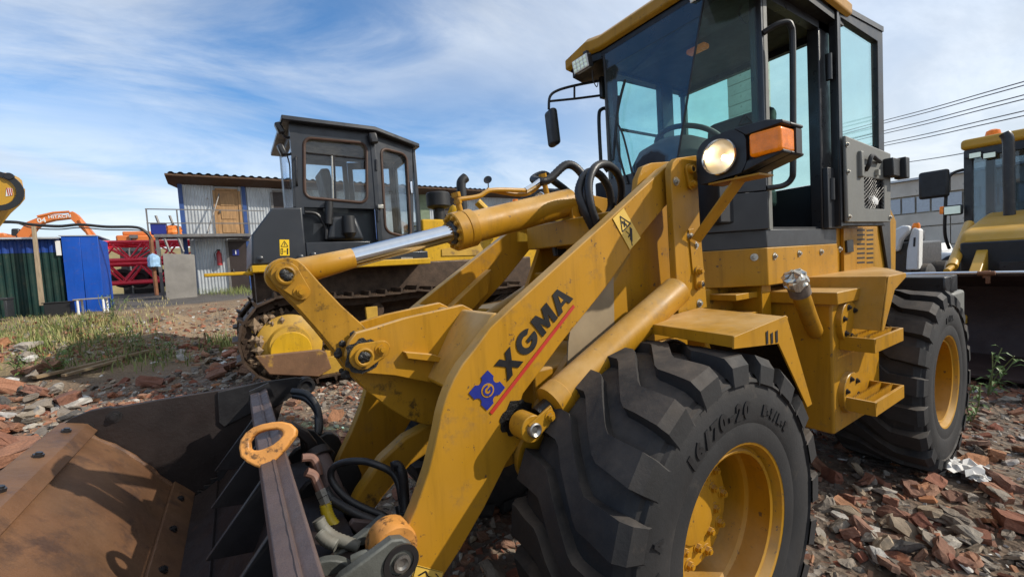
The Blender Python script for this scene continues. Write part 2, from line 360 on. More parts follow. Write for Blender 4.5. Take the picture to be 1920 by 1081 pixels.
def ground_nodes():
    t = GM.node_tree; n = t.nodes; l = t.links; b = n['Principled BSDF']; b.inputs['Roughness'].default_value = .95
    g = n.new('ShaderNodeNewGeometry'); pos = g.outputs['Position']
    def nz(sc, d=8, r_=.65):
        x = n.new('ShaderNodeTexNoise'); x.inputs['Scale'].default_value = sc; x.inputs['Detail'].default_value = d; x.inputs['Roughness'].default_value = r_; l.new(pos, x.inputs['Vector']); return x.outputs['Fac']
    def cr(x, stops):
        q = n.new('ShaderNodeValToRGB'); e = q.color_ramp.elements
        while len(e) < len(stops): e.new(.5)
        for i, (p, c) in enumerate(stops): e[i].position = p; e[i].color = (*c, 1)
        l.new(x, q.inputs[0]); return q.outputs[0]
    def mix(f, a, c):
        q = n.new('ShaderNodeMix'); q.data_type = 'RGBA'; l.new(f, q.inputs[0]); l.new(a, q.inputs[6]); l.new(c, q.inputs[7]); return q.outputs[2]
    def mr(x, a, c, va=0., vb=1.):
        q = n.new('ShaderNodeMapRange'); q.interpolation_type = 'SMOOTHSTEP'; q.inputs[1].default_value = a; q.inputs[2].default_value = c; q.inputs[3].default_value = va; q.inputs[4].default_value = vb; l.new(x, q.inputs[0]); return q.outputs[0]
    vo = n.new('ShaderNodeTexVoronoi'); vo.inputs['Scale'].default_value = 26; l.new(pos, vo.inputs['Vector'])
    sp = n.new('ShaderNodeSeparateColor'); l.new(vo.outputs['Color'], sp.inputs[0])
    gravel = cr(sp.outputs[0], [(0, (.08, .06, .045)), (.3, (.16, .125, .095)), (.5, (.19, .08, .045)), (.62, (.22, .17, .125)), (.8, (.12, .09, .07)), (1, (.30, .26, .22))])
    soil = cr(nz(3.5), [(.25, (.085, .060, .042)), (.5, (.15, .105, .07)), (.75, (.23, .165, .11))])
    near = mix(mr(nz(1.3, 5), .40, .62), gravel, soil)
    tan = cr(nz(1.1), [(.25, (.13, .085, .05)), (.5, (.24, .165, .098)), (.8, (.35, .26, .16))])
    sx = n.new('ShaderNodeSeparateXYZ'); l.new(pos, sx.inputs[0])
    c1 = mix(mr(sx.outputs[1], -7.5, -5.2, 1., 0.), near, tan)
    # trodden grass turf beyond the rubble, dark track before the sheds
    gr = cr(nz(2.4), [(.3, (.085, .085, .03)), (.6, (.17, .16, .06)), (.8, (.27, .22, .11))])
    gx = mr(sx.outputs[0], 3.0, 5.2); gy = mr(sx.outputs[1], -14.5, -13.2); gy2 = mr(sx.outputs[1], -6.5, -7.5)
    mm = n.new('ShaderNodeMath'); mm.operation = 'MULTIPLY'; l.new(gx, mm.inputs[0]); l.new(gy, mm.inputs[1])
    m2_ = n.new('ShaderNodeMath'); m2_.operation = 'MULTIPLY'; l.new(mm.outputs[0], m2_.inputs[0]); l.new(gy2, m2_.inputs[1])
    m3_ = n.new('ShaderNodeMath'); m3_.operation = 'MULTIPLY'; l.new(m2_.outputs[0], m3_.inputs[0]); l.new(mr(nz(.7, 4), .38, .5), m3_.inputs[1])
    c2 = mix(m3_.outputs[0], c1, gr)
    trk = cr(nz(1.6), [(.3, (.075, .066, .06)), (.7, (.13, .115, .10))])
    ty = mr(sx.outputs[1], -18.2, -17.2, 1., 0.)
    c3 = mix(ty, c2, trk)
    far = cr(nz(.25), [(.3, (.12, .12, .05)), (.7, (.30, .24, .12))])
    c4 = mix(mr(sx.outputs[1], -40, -34, 1., 0.), c3, far)
    l.new(c4, b.inputs['Base Color'])
    bp = n.new('ShaderNodeBump'); bp.inputs['Strength'].default_value = .8; bp.inputs['Distance'].default_value = .03
    ad = n.new('ShaderNodeMath'); ad.operation = 'ADD'; l.new(nz(18), ad.inputs[0]); l.new(vo.outputs['Distance'], ad.inputs[1]); l.new(ad.outputs[0], bp.inputs['Height']); l.new(bp.outputs[0], b.inputs['Normal'])
ground_nodes()
go = link('ground', gm.mesh('ground', smooth=60, recalc=False), GM); go['kind'] = 'structure'
# ------------------------------------------------------------------ wheel loader
YC = -.85
LD = thing('wheel_loader', 'yellow wheel loader with dark grey cab and lit headlight, bucket at bottom left', 'loader', (-1.1, YC, 0))
def mir(P): return [Vector((p.x, 2*YC-p.y, p.z)) for p in P]
def bolt_mesh(r=.012, h=.010, washer=True):
    b = MB()
    if washer: b.cyl((0, 0, 0), (0, 0, .003), r*1.5, n=12)
    b.cyl((0, 0, .003), (0, 0, h), r, n=6); b.cyl((0, 0, h), (0, 0, h*1.4), r*.6, n=8)
    return b.mesh('bolt')
BOLT = bolt_mesh(); BOLT.materials.append(ZINC)
BOLTY = bolt_mesh(.014, .014); BOLTY.materials.append(Y1)
BOLTK = bolt_mesh(.012, .012); BOLTK.materials.append(BLKM)
def bolt(p, d, parent=None, me=BOLT, s=None): return inst('bolt', me, parent or LD, p, zto(d), scale=s)

# ---- wheels: flange plane of the left wheels is y = 0
def make_tyre():
    b = MB(); n = 72
    prof = [(.01, .272), (.016, .30), (.012, .33), (.018, .345), (.020, .40), (.010, .445), (-.004, .476), (-.03, .492), (-.10, .500), (-.205, .503),
            (-.31, .500), (-.38, .492), (-.406, .476), (-.42, .445), (-.43, .40), (-.43, .345), (-.42, .30), (-.41, .272)]
    b.lathe(prof, (0, 0, 0), (0, 1, 0), n)
    # wavy transverse lugs
    NL = 20; QS = (-1., -.96, -.86, -.62, -.40, -.30, -.10, .12, .30, .40, .62, .86, .96, 1.); K = len(QS)
    for i in range(NL):
        th0 = 2*math.pi*i/NL
        rows = []
        for k in range(K):
            q = QS[k]; s = (q+1)/2             # outer shoulder to inner shoulder
            y = .004-.418*s
            off = max(-1, min(1, q/.36))*.150+.045*q   # lug runs straight at the shoulders and jogs in the middle
            wdt = .186+(.018 if abs(q) > .7 else 0)+random.uniform(-.006, .006)
            sh = 1-abs(q)
            top = .5375-(.010 if sh < .03 else 0)-.006*q*q-.003*random.random()
            low = .484 if sh > .08 else .474
            c = th0+off
            hw = wdt/2; ht = hw*.84
            row = [(c-hw, low), (c-ht, top), (c+ht, top), (c+hw, low)]
            rows.append([Vector((r_*math.cos(t), y, r_*math.sin(t))) for t, r_ in row])
        # shoulder skirts running down the sidewall
        def skirt(row, y1, y2):
            out = []
            for (yy, ra, rb) in ((y1, .505, .455), (y2, .450, .440)):
                out.append([Vector((rr*math.cos(t), yy, rr*math.sin(t))) for t, rr in ((math.atan2(row[0].z, row[0].x)+.008, rb), (math.atan2(row[1].z, row[1].x), ra), (math.atan2(row[2].z, row[2].x), ra), (math.atan2(row[3].z, row[3].x)-.008, rb))])
            return out
        A = skirt(rows[0], .018, .022); Z = skirt(rows[-1], -.428, -.432)
        b.sheet(A[::-1]+rows+Z)
    # moulded rib on the sidewall
    b.lathe([(-.004, .466), (.013, .460), (.016, .452), (.004, .444)], (0, 0, 0), (0, 1, 0), n)
    return b.mesh('tyre', smooth=24)
random.seed(3)
TYRE = make_tyre(); TYRE.materials.append(RUB)
def make_rim():
    b = MB()
    b.lathe([(-.012, .262), (.004, .278), (.010, .274), (.006, .264), (-.022, .252), (-.026, .246), (-.012, .240), (-.016, .232), (-.04, .240), (-.095, .250), (-.10, .246), (-.105, .240),
             (-.20, .236), (-.30, .225), (-.33, .16), (-.335, .10)], (0, 0, 0), (0, 1, 0), 64)
    b.lathe([(-.33, .20), (-.165, .186), (-.145, .182), (-.140, .178), (-.140, .10), (-.13, .095), (-.125, .07), (-.125, .0001)], (0, 0, 0), (0, 1, 0), 48)
    b.lathe([(-.41, .272), (-.41, .22), (-.27, .21)], (0, 0, 0), (0, 1, 0), 48)
    return b.mesh('rim', smooth=30)
RIM = make_rim(); RIM.materials.append(Y1)
def wheel(x, y, side, spin):
    w = link('wheel', RIM, None, LD); M_ = Matrix.Rotation(0 if side > 0 else math.pi, 4, 'Z') @ Matrix.Rotation(spin, 4, 'Y')
    M_.translation = Vector((x, y, .53))-ORG[LD.name]; w.matrix_local = M_
    t_ = link('tyre', TYRE, None, w)
    for i in range(10):
        a = 2*math.pi*i/10
        o = link('bolt', BOLTY, None, w); mm = Matrix.Rotation(-math.pi/2, 4, 'X'); mm.translation = Vector((.160*math.cos(a), -.140, .160*math.sin(a))); o.matrix_local = mm
        o = link('bolt', BOLTY, None, w); mm = Matrix.Rotation(-math.pi/2, 4, 'X'); mm.translation = Vector((.118*math.cos(a+.3), -.140, .118*math.sin(a+.3))); o.matrix_local = mm
    return w
WHEELS = [wheel(0, 0, 1, .08), wheel(-2.256, .0, 1, .3), wheel(0, 2*YC, -1, .2), wheel(-2.256, 2*YC, -1, .5)]
WHEELS[0]['label'] = 'front wheel marked 16/70-20 nearest the camera'
# moulded lettering on the tyres
def arc_text(s, a0, rad, size, w, spin, step=None):
    b = MB()
    for i, ch in enumerate(s):
        if ch == ' ': continue
        me = text_mesh(ch, size, .004, .004); a = R(a0)+i*(step or size*.72/rad)
        er = Vector((math.cos(a), 0, math.sin(a))); et = Vector((-math.sin(a), 0, math.cos(a)))
        b.add([Vector((0, .019+v.co.z, 0))+er*(rad+v.co.y)+et*v.co.x for v in me.vertices], [tuple(p.vertices) for p in me.polygons]); bpy.data.meshes.remove(me)
    o = link('sidewall_lettering', b.mesh('sidewall_lettering', smooth=0, recalc=False), RUBT, w); o.matrix_local = Matrix.Rotation(-spin, 4, 'Y'); return o
arc_text('16/70-20', 52, .372, .062, WHEELS[0], .08, R(6.3)); arc_text('E-3/L-3', 112, .372, .035, WHEELS[0], .08); arc_text('A', 20, .40, .035, WHEELS[0], .08); arc_text('A', 8, .40, .035, WHEELS[0], .08)
arc_text('63', -18, .40, .04, WHEELS[0], .08); arc_text('E3/L3', 80, .372, .04, WHEELS[1], .3)
# ---- lift arms (outline traced on the plane of the near arm)
AY = -.45; AT = .05
arm_px = [(1268, 300), (1246, 314), (1190, 366), (1131, 421), (1045, 499), (960, 576), (920, 614), (889, 656), (868, 682), (852, 709), (840, 735), (832, 758), (826, 780), (822, 803), (813, 845), (803, 885), (791, 920), (779, 954), (758, 1003), (738, 1050), (728, 1090),
          (735, 1130), (762, 1150), (795, 1130), (832, 1078), (865, 1027), (909, 950), (950, 868), (970, 838), (992, 815), (1003, 790), (994, 766), (977, 752), (981, 738), (1019, 688), (1053, 642), (1120, 559), (1147, 524), (1203, 441), (1252, 381), (1300, 345), (1308, 322), (1290, 302)]
arm_l = tr(arm_px, 'y', AY)
part('lift_arm', MB().prism(arm_l, (0, -AT, 0)), Y1, LD, bev=.004, label='near lift arm lettered XGMA above a red line')
part('lift_arm', MB().prism(mir(arm_l), (0, AT, 0)), Y1, LD, bev=.004)
for s_ in (0, 1):      # stiffener welded on the inside of each arm
    P = tr([(905, 705), (935, 690), (1010, 560), (1000, 545)], 'y', AY-AT)
    P = [at(846, 610, 'y', -1.2), at(905, 548, 'y', -1.2), at(910, 505, 'y', -1.2), at(830, 580, 'y', -1.2)] if s_ else P
    part('arm_stiffener', MB().prism(P, (0, (-.05 if not s_ else .06), 0)), Y1, LD, bev=.003)
# lettering on the near arm
O_ = at(950.8, 714.3, 'y', AY); E_ = at(1068.7, 566.1, 'y', AY); U_ = at(924.9, 683.2, 'y', AY)
e_ = E_-O_; u_ = U_-O_; u_ = u_-e_*(u_.dot(e_)/e_.dot(e_)); u_ *= .96
def letter_pt(s, t): return O_+e_*s+u_*t+Vector((0, .0022, 0))
def flat(name, polys, mat, parent, pt=letter_pt, thick=.0012, n=(0, 1, 0)):
    b = MB()
    for P in polys: b.prism([pt(*q) for q in P], Vector(n)*thick)
    return part(name, b, mat, parent, smooth=0)
def arcpts(cx, cy, rx, ry, a0, a1, k=16): return [(cx+rx*math.cos(R(a0+(a1-a0)*i/k)), cy+ry*math.sin(R(a0+(a1-a0)*i/k))) for i in range(k+1)]
X0, X1 = 0., .235
flat('decal_letter', [[(X0, 0), (X0+.075, 0), (.1175, .30), (X1-.075, 0), (X1, 0), (.158, .5), (X1-.005, 1), (X1-.08, 1), (.1175, .70), (X0+.08, 1), (X0+.005, 1), (.077, .5)]], PATCH, LD)
G = arcpts(.385, .5, .125, .52, 48, 330)+[(.51, .56), (.385, .56), (.385, .36), (.45, .36)][:0]
Go = arcpts(.385, .5, .125, .53, 42, 352, 24); Gi = arcpts(.385, .5, .062, .27, 50, 335, 24)
flat('decal_letter', [Go+[(.51, .56), (.385, .56), (.385, .38), (.447, .38)]+Gi[::-1]], PATCH, LD)
flat('decal_letter', [[(.535, 0), (.597, 0), (.597, .58), (.645, .05), (.675, .05), (.722, .58), (.722, 0), (.785, 0), (.785, 1), (.705, 1), (.66, .50), (.615, 1), (.535, 1)]], PATCH, LD)
flat('decal_letter', [[(.80, 0), (.868, 0), (.884, .20), (.966, .20), (.982, 0), (1.05, 0), (.965, 1), (.885, 1)]], PATCH, LD)
flat('decal_letter', [[(.904, .40), (.946, .40), (.925, .74)]], Y1, LD, pt=lambda s, t: letter_pt(s, t)+Vector((0, .0016, 0)))
L0 = at(919.5, 774, 'y', AY); L1 = at(1075.5, 573, 'y', AY)
flat('decal_line', [[(0, -.022), (1, -.022), (1, .022), (0, .022)]], RED, LD, pt=lambda s, t: L0+(L1-L0)*s+u_.normalized()*(t*.28)+Vector((0, .0022, 0)))
# square emblem with bitten sides and a ringed G
EC = at(912, 731, 'y', AY); d1 = (at(945.6, 726, 'y', AY)-at(912, 768.7, 'y', AY))*.5; d2 = (at(913, 693.6, 'y', AY)-at(945.6, 726, 'y', AY))*.5
EC = (at(945.6, 726, 'y', AY)+at(880, 735, 'y', AY)+at(913, 693.6, 'y', AY)+at(912, 768.7, 'y', AY))/4
def emb(s, t): return EC+d1*s+d2*t+Vector((0, .0022, 0))
star = []
for k in range(4):
    c, s_ = [(1, 0), (0, 1), (-1, 0), (0, -1)][k]
    rt = lambda a, b: (a*c-b*s_, a*s_+b*c)
    star += [rt(1, -1)]+[rt(1.10+.34*math.cos(R(a)), .34*math.sin(R(a))) for a in range(260, 90, -17)]
flat('emblem', [star], BLUE, LD, pt=emb)
e2 = lambda s, t: emb(s, t)+Vector((0, .0015, 0)); e3 = lambda s, t: emb(s, t)+Vector((0, .003, 0))
flat('emblem_ring', [arcpts(0, 0, .50, .50, 0, 352, 28)], Y1, LD, pt=e2)
flat('emblem_letter', [arcpts(0, 0, .38, .38, 45, 352, 20)+[(.38, .05), (0, .05), (0, -.08), (.22, -.08)]+arcpts(0, 0, .23, .23, 52, 330, 16)[::-1]], BLUE, LD, pt=e3)
# warning label on the arm top and small label at the foot
def label_px(name, quad, marks, y, frame_mat=DYEL, parent=LD, mk=PATCH):
    a, b_, c, d = [at(*q, 'y', y) for q in quad]
    def pt(s, t): return (a*(1-s)+b_*s)*(1-t)+(d*(1-s)+c*s)*t+Vector((0, .0022, 0))
    o = flat(name, [[(0, 0), (1, 0), (1, 1), (0, 1)]], frame_mat, parent, pt=pt)
    flat('label_print', marks, mk, o, pt=lambda s, t: pt(s, t)+Vector((0, .0016, 0)))
def stroke(a, b, w):
    dx, dy = b[0]-a[0], b[1]-a[1]; L = math.hypot(dx, dy); nx_, ny_ = -dy/L*w/2, dx/L*w/2
    return [(a[0]+nx_, a[1]+ny_), (b[0]+nx_, b[1]+ny_), (b[0]-nx_, b[1]-ny_), (a[0]-nx_, a[1]-ny_)]
tri = [stroke((.12, .46), (.88, .46), .03), stroke((.88, .46), (.5, .10), .04), stroke((.5, .10), (.12, .46), .04), stroke((.42, .25), (.6, .42), .08), stroke((.6, .28), (.40, .40), .05), stroke((.35, .52), (.45, .66), .03), stroke((.75, .56), (.35, .84), .12), stroke((.35, .84), (.25, .96), .04), stroke((.3, .7), (.45, .68), .04)]
label_px('warning_label', [(1148, 410), (1168, 390), (1200, 446), (1180, 468)], tri, AY)
label_px('warning_label', [(780, 1055), (792, 1053), (835, 1068), (820, 1095)][:0] or [(778, 1056), (830, 1070), (826, 1090), (772, 1078)], [stroke((.2, .8), (.4, .3), .06), stroke((.4, .3), (.5, .7), .06), stroke((.5, .7), (.75, .7), .06), stroke((.75, .3), (.9, .6), .05), stroke((.03, .05), (.97, .05), .02), stroke((.03, .05), (.03, .95), .02)], AY)

# ---- cross beam between the arms with the bell-crank brackets
def brk(y0, th):
    P = tr([(655, 640), (668, 624), (700, 615), (760, 596), (868, 571), (886, 580), (900, 600), (860, 690), (838, 722), (800, 716), (740, 704), (690, 700), (660, 690), (648, 668)], 'y', y0)
    return MB().prism(P, (0, -th, 0))
part('crank_bracket', brk(-.73, .03), Y1, LD, bev=.003)
bk2 = [Vector((p.x, -.94, p.z)) for p in brk(-.73, .03).v[:14]]
part('crank_bracket', MB().prism(bk2, (0, -.03, 0)), Y1, LD, bev=.003)
cb = tr([(868, 578), (925, 602), (858, 700), (838, 722), (800, 712), (842, 620)], 'y', -.73)
part('cross_beam', MB().prism([Vector((p.x, -.50, p.z)) for p in cb], (0, -.70, 0)), Y1, LD, bev=.012, seg=3)
part('bracket_gusset', MB().prism(tr([(760, 660), (812, 664), (835, 672), (832, 680), (765, 672)], 'y', -.70), (0, -.05, 0)), Y1, LD, bev=.002)
# ---- bell crank: two plates with the pins through them
crank_px = [(500, 512), (508, 496), (522, 486), (540, 482), (558, 486), (572, 498), (600, 530), (640, 572), (680, 608), (708, 640), (760, 668), (835, 700), (835, 790), (800, 797), (765, 786), (730, 765), (690, 735), (655, 698), (635, 668), (600, 625), (560, 580), (520, 540)]
ck = tr(crank_px, 'y', -.785)
for y0 in (-.785, -.885): part('bell_crank', MB().prism([Vector((p.x, y0, p.z)) for p in ck], (0, -.035, 0)), Y1D, LD, bev=.004)
PIN1 = at(537, 516, 'y', -.785); PIN2 = at(680, 665, 'y', -.73)
def pinlock(c, d2, y, r, me=Y1D, k=1.):
    b = MB(); c = Vector((c.x, y, c.z)); e = Vector((d2.x, y, d2.z)); dr = (e-c).normalized(); nn = Vector((dr.z, 0, -dr.x))
    P = []
    for i in range(9): a = math.pi/2+math.pi*i/8; P.append(c+dr*(r*1.45*math.cos(a))+nn*(r*1.45*math.sin(a)))
    for i in range(9): a = -math.pi/2+math.pi*i/8; P.append(e+dr*(r*.95*math.cos(a))+nn*(r*.95*math.sin(a)))
    b.prism(P, (0, .012, 0)); o = part('pin_lock', b, me, LD, bev=.002)
    part('pin', MB().lathe([(0, r), (.028, r), (.030, r*.8), (.024, r*.55), (.024, .0005)], c, (0, 1, 0), 24), me, o)
    g = MB(); random.seed(int(c.x*1000))
    for i in range(8): g.sphere(c+Vector((random.uniform(-.4, .4)*r, .027, random.uniform(-.4, .4)*r)), r*random.uniform(.3, .5), 8, (1, .35, 1))
    part('grease', g, GREASE, o)
    bolt(e+Vector((0, .012, 0)), (0, 1, 0), o, BOLTY, 1.1)
pinlock(at(535, 516, 'y', -.785), at(564, 547, 'y', -.785), -.785, .028)
pinlock(at(680, 667, 'y', -.73), at(714, 653, 'y', -.73), -.73, .030)
g = MB(); random.seed(5); c0 = at(680, 667, 'y', -.728); P_ = []
for i in range(30): a = 2*math.pi*i/30; rr = .054+.016*noise.noise((math.cos(a)*2.5, math.sin(a)*2.5, 1.)); P_.append(Vector((c0.x+rr*math.cos(a), -.7285, c0.z+rr*math.sin(a))))
g.prism(P_, (0, .0015, 0))
for i in range(12):
    a = R(random.uniform(60, 230)); c = at(680, 667, 'y', -.775); g.sphere(c+Vector((-.078*math.cos(a), random.uniform(-.005, .004), .078*math.sin(a)))*1., random.uniform(.006, .013), 7, (1.3, .22, 1.3))
part('grease', g, GREASE, LD)
# tilt link from the crank foot to the coupler
LK_ = tr([(820, 788), (760, 820), (715, 862), (672, 925), (640, 990), (672, 1000), (720, 930), (770, 872), (828, 832)], 'y', -.82)
part('tilt_link', MB().prism(LK_, (0, -.06, 0)), Y1D, LD, bev=.01, seg=3)
# ---- tilt cylinder
TA = Vector((PIN1.x, YC, PIN1.z)); TB = at(1062, 381, 'y', YC); TD = (TB-TA).normalized()
def along(t): return TA+(TB-TA)*t
TL = (TB-TA).length
tcyl = part('tilt_cylinder', MB().lathe([(0, .0005), (0, .05), (.003, .064), (.0031, .064), (TL*.47, .064), (TL*.475, .066)], TB+TD*.02, -TD, 32), Y1, LD)
G0 = at(850, 437, 'y', YC); tg = (G0-TA).dot(TD)
part('gland', MB().lathe([(tg, .0005), (tg, .073), (tg+.004, .076), (tg+.045, .076), (tg+.048, .073), (tg+.051, .076), (tg+.085, .076), (tg+.09, .065)], TA, TD, 36), Y1, tcyl)
u1, w1 = frame(TD)
for i in range(12):
    a = 2*math.pi*i/12; bolt(TA+TD*tg+u1*(.060*math.cos(a))+w1*(.060*math.sin(a)), -TD, tcyl, BOLTY, .62)
part('gland_seal', MB().lathe([(tg-.008, .034), (tg-.008, .045), (tg+.002, .048)], TA, TD, 24), GREASE, tcyl)
R0 = at(662, 484, 'y', YC); tr0 = (R0-TA).dot(TD)
part('piston_rod', MB().cyl(along(0)+TD*tr0, TA+TD*(tg+.02), .0335, n=28), CHR, tcyl)
part('rod_sleeve', MB().lathe([(.03, .030), (.035, .040), (.05, .043), (tr0, .0342), (tr0+.002, .033)], TA, TD, 28), Y1, tcyl)
part('rod_eye', MB().cyl(TA+Vector((0, .03, 0)), TA-Vector((0, .03, 0)), .055, n=24), Y1, tcyl, bev=.003)
# feed pipe on top of the tilt cylinder
def fitting(base, up, h, r=.016):
    b = MB(); b.cyl(base, base+up*h, r*.75, n=12); b.cyl(base+up*h*.55, base+up*h*.8, r, n=6); b.cyl(base+up*h, base+up*(h+.018), r*1.15, n=6); return b
UPP = (Vector((0, 0, 1))-TD*TD.z).normalized()
f1 = at(859, 430, 'y', YC); f1 = TA+TD*((f1-TA).dot(TD)+.03)+UPP*.070
part('pipe_elbow', fitting(f1, UPP, .06), Y1, tcyl)
f2b = at(1040, 385, 'y', YC); f2b = TA+TD*((f2b-TA).dot(TD)-.03)+UPP*.060
part('pipe_elbow', fitting(f2b, UPP, .075), Y1, tcyl)
pA = f1+UPP*.05; pB = at(985, 357, 'y', YC)
part('feed_pipe', MB().tube([pA, pA+TD*.10-UPP*.005, pA+TD*.17+UPP*.008, pB], .0095, 10), Y1, tcyl)
part('feed_pipe', MB().tube([pA+TD*.16+UPP*.015+Vector((0, -.02, 0)), pB+Vector((-.02, -.03, -.012)), f2b+UPP*.062], .009, 10), Y1, tcyl)
part('hose_ferrule', MB().cyl(pB, pB+TD*.055+UPP*.014, .0135, n=6).cyl(pB+TD*.055+UPP*.014, pB+TD*.10+UPP*.03, .0125, n=14), CHR, tcyl)
# ---- hoses over the front frame; wrapped spiral look comes from a rippled radius
rip = lambda i: 1+.10*(i % 2 == 0)
def hose(pts, r, mat=HOSE, k=14, rf=rip, parent=LD, name='hose'): return part(name, MB().tube(pts, r, 12, k, rf), mat, parent, smooth=50)
hose([pB+TD*.09+UPP*.025, at(1030, 336, 'y', -.84), at(1062, 309, 'y', -.82), at(1086, 320, 'y', -.80), at(1100, 350, 'y', -.78), at(1092, 390, 'y', -.78), at(1108, 420, 'y', -.78), at(1120, 455, 'y', -.80)], .018)
hose([f2b+UPP*.06, at(1000, 336, 'y', -.95), at(1020, 327, 'y', -1.0), at(1042, 342, 'y', -1.02), at(1070, 365, 'y', -1.05), at(1090, 400, 'y', -1.05)], .017)
hose([at(1114, 432, 'y', -.62), at(1096, 395, 'y', -.62), at(1085, 358, 'y', -.64), at(1100, 325, 'y', -.66), at(1122, 326, 'y', -.68), at(1140, 350, 'y', -.70), at(1146, 385, 'y', -.72), at(1136, 410, 'y', -.74)], .0165)
hose([at(1121, 425, 'y', -.60), at(1108, 385, 'y', -.60), at(1104, 345, 'y', -.61), at(1115, 315, 'y', -.62), at(1135, 308, 'y', -.64), at(1155, 322, 'y', -.67), at(1165, 350, 'y', -.70), at(1162, 392, 'y', -.74)], .0165)
hose([at(1036, 408, 'y', -.95), at(1036, 430, 'y', -.95), at(1038, 455, 'y', -.95), at(1042, 478, 'y', -.95)], .012, k=4)
part('hose_ferrule', MB().cyl(at(1036, 424, 'y', -.95), at(1037, 442, 'y', -.95), .016, n=8), CHR, LD)
part('pipe_clamp', MB().box(at(1050, 473, 'y', -.95), (.06, .03, .035)), BLKM, LD, bev=.003)

# ---- front frame and the arm tower
tow = tr([(1258, 318), (1262, 304), (1270, 296), (1306, 291), (1313, 420), (1326, 576), (1272, 590), (1266, 480)], 'y', -.40)
part('tower_plate', MB().prism(tow, (0, -.03, 0)), Y1, LD, bev=.003, label='bolted upright plate carrying the headlight bracket')
tin = tr([(1196, 335), (1206, 312), (1222, 305), (1250, 303), (1300, 300), (1300, 560), (1150, 640), (1010, 840), (990, 830), (1010, 760), (1080, 650), (1180, 480)], 'y', -.53)
part('tower_plate', MB().prism(tin, (0, -.03, 0)), Y1, LD, bev=.003)
part('tower_plate', MB().prism([Vector((p.x, 2*YC+.40, p.z)) for p in tow], (0, .03, 0)), Y1, LD, bev=.003)
part('tower_plate', MB().prism([Vector((p.x, -1.14, p.z)) for p in tr([(984, 552), (1034, 400), (1060, 372), (1085, 362), (1120, 372), (1140, 420), (1150, 470), (1130, 600), (1000, 640)], 'y', -1.14)], (0, -.03, 0)), Y1, LD, bev=.003)
part('frame_web', MB().prism(tr([(1066, 640), (1076, 580), (1150, 500), (1152, 610), (1092, 700), (1062, 740)], 'y', -.522), (0, -.006, 0)), DUSTY, LD)
fr = MB(); fr.bb(-.62, .30, -1.10, -.56, .62, .98); fr.bb(-.60, -.15, -1.14, -.56, .98, 1.32)
part('front_frame', fr, Y1, LD, bev=.01)
part('tower_crosspiece', MB().bb(-.30, -.12, -1.14, -.56, 1.44, 1.56), Y1, LD, bev=.006)
for yy in (-.79, -.92):
    part('cylinder_bracket', MB().prism(tr([(1072, 392), (1080, 372), (1095, 362), (1140, 372), (1170, 400), (1110, 520), (1090, 500)], 'y', yy), (0, -.025, 0)), Y1, LD, bev=.003)
part('front_axle', MB().lathe([(0, .07), (.2, .075), (.34, .085), (.40, .17), (.44, .19), (.60, .19), (.64, .17), (.70, .085), (.84, .075), (1.04, .07)], (0, -.33, .53), (0, -1, 0), 24), Y1D, LD)
part('axle_mount', MB().lathe([(0, .0005), (0, .10), (.03, .105), (.03, .0005)], at(1010, 848, 'y', -.46), (0, 1, 0), 24), Y1, LD)
# tower bolts and pin locks
for (a, b_) in ((1289, 320), (1293, 442), (1303, 460), (1303, 506), (1309, 535), (1311, 568), (1267, 340)):
    bolt(at(a, b_, 'y', -.40), (0, 1, 0))
for c, e in (((1289, 319), (1292, 347)), ((1307, 533), (1305, 508))):
    pinlock(at(*c, 'y', -.40), at(*e, 'y', -.40), -.40, .016, Y1)
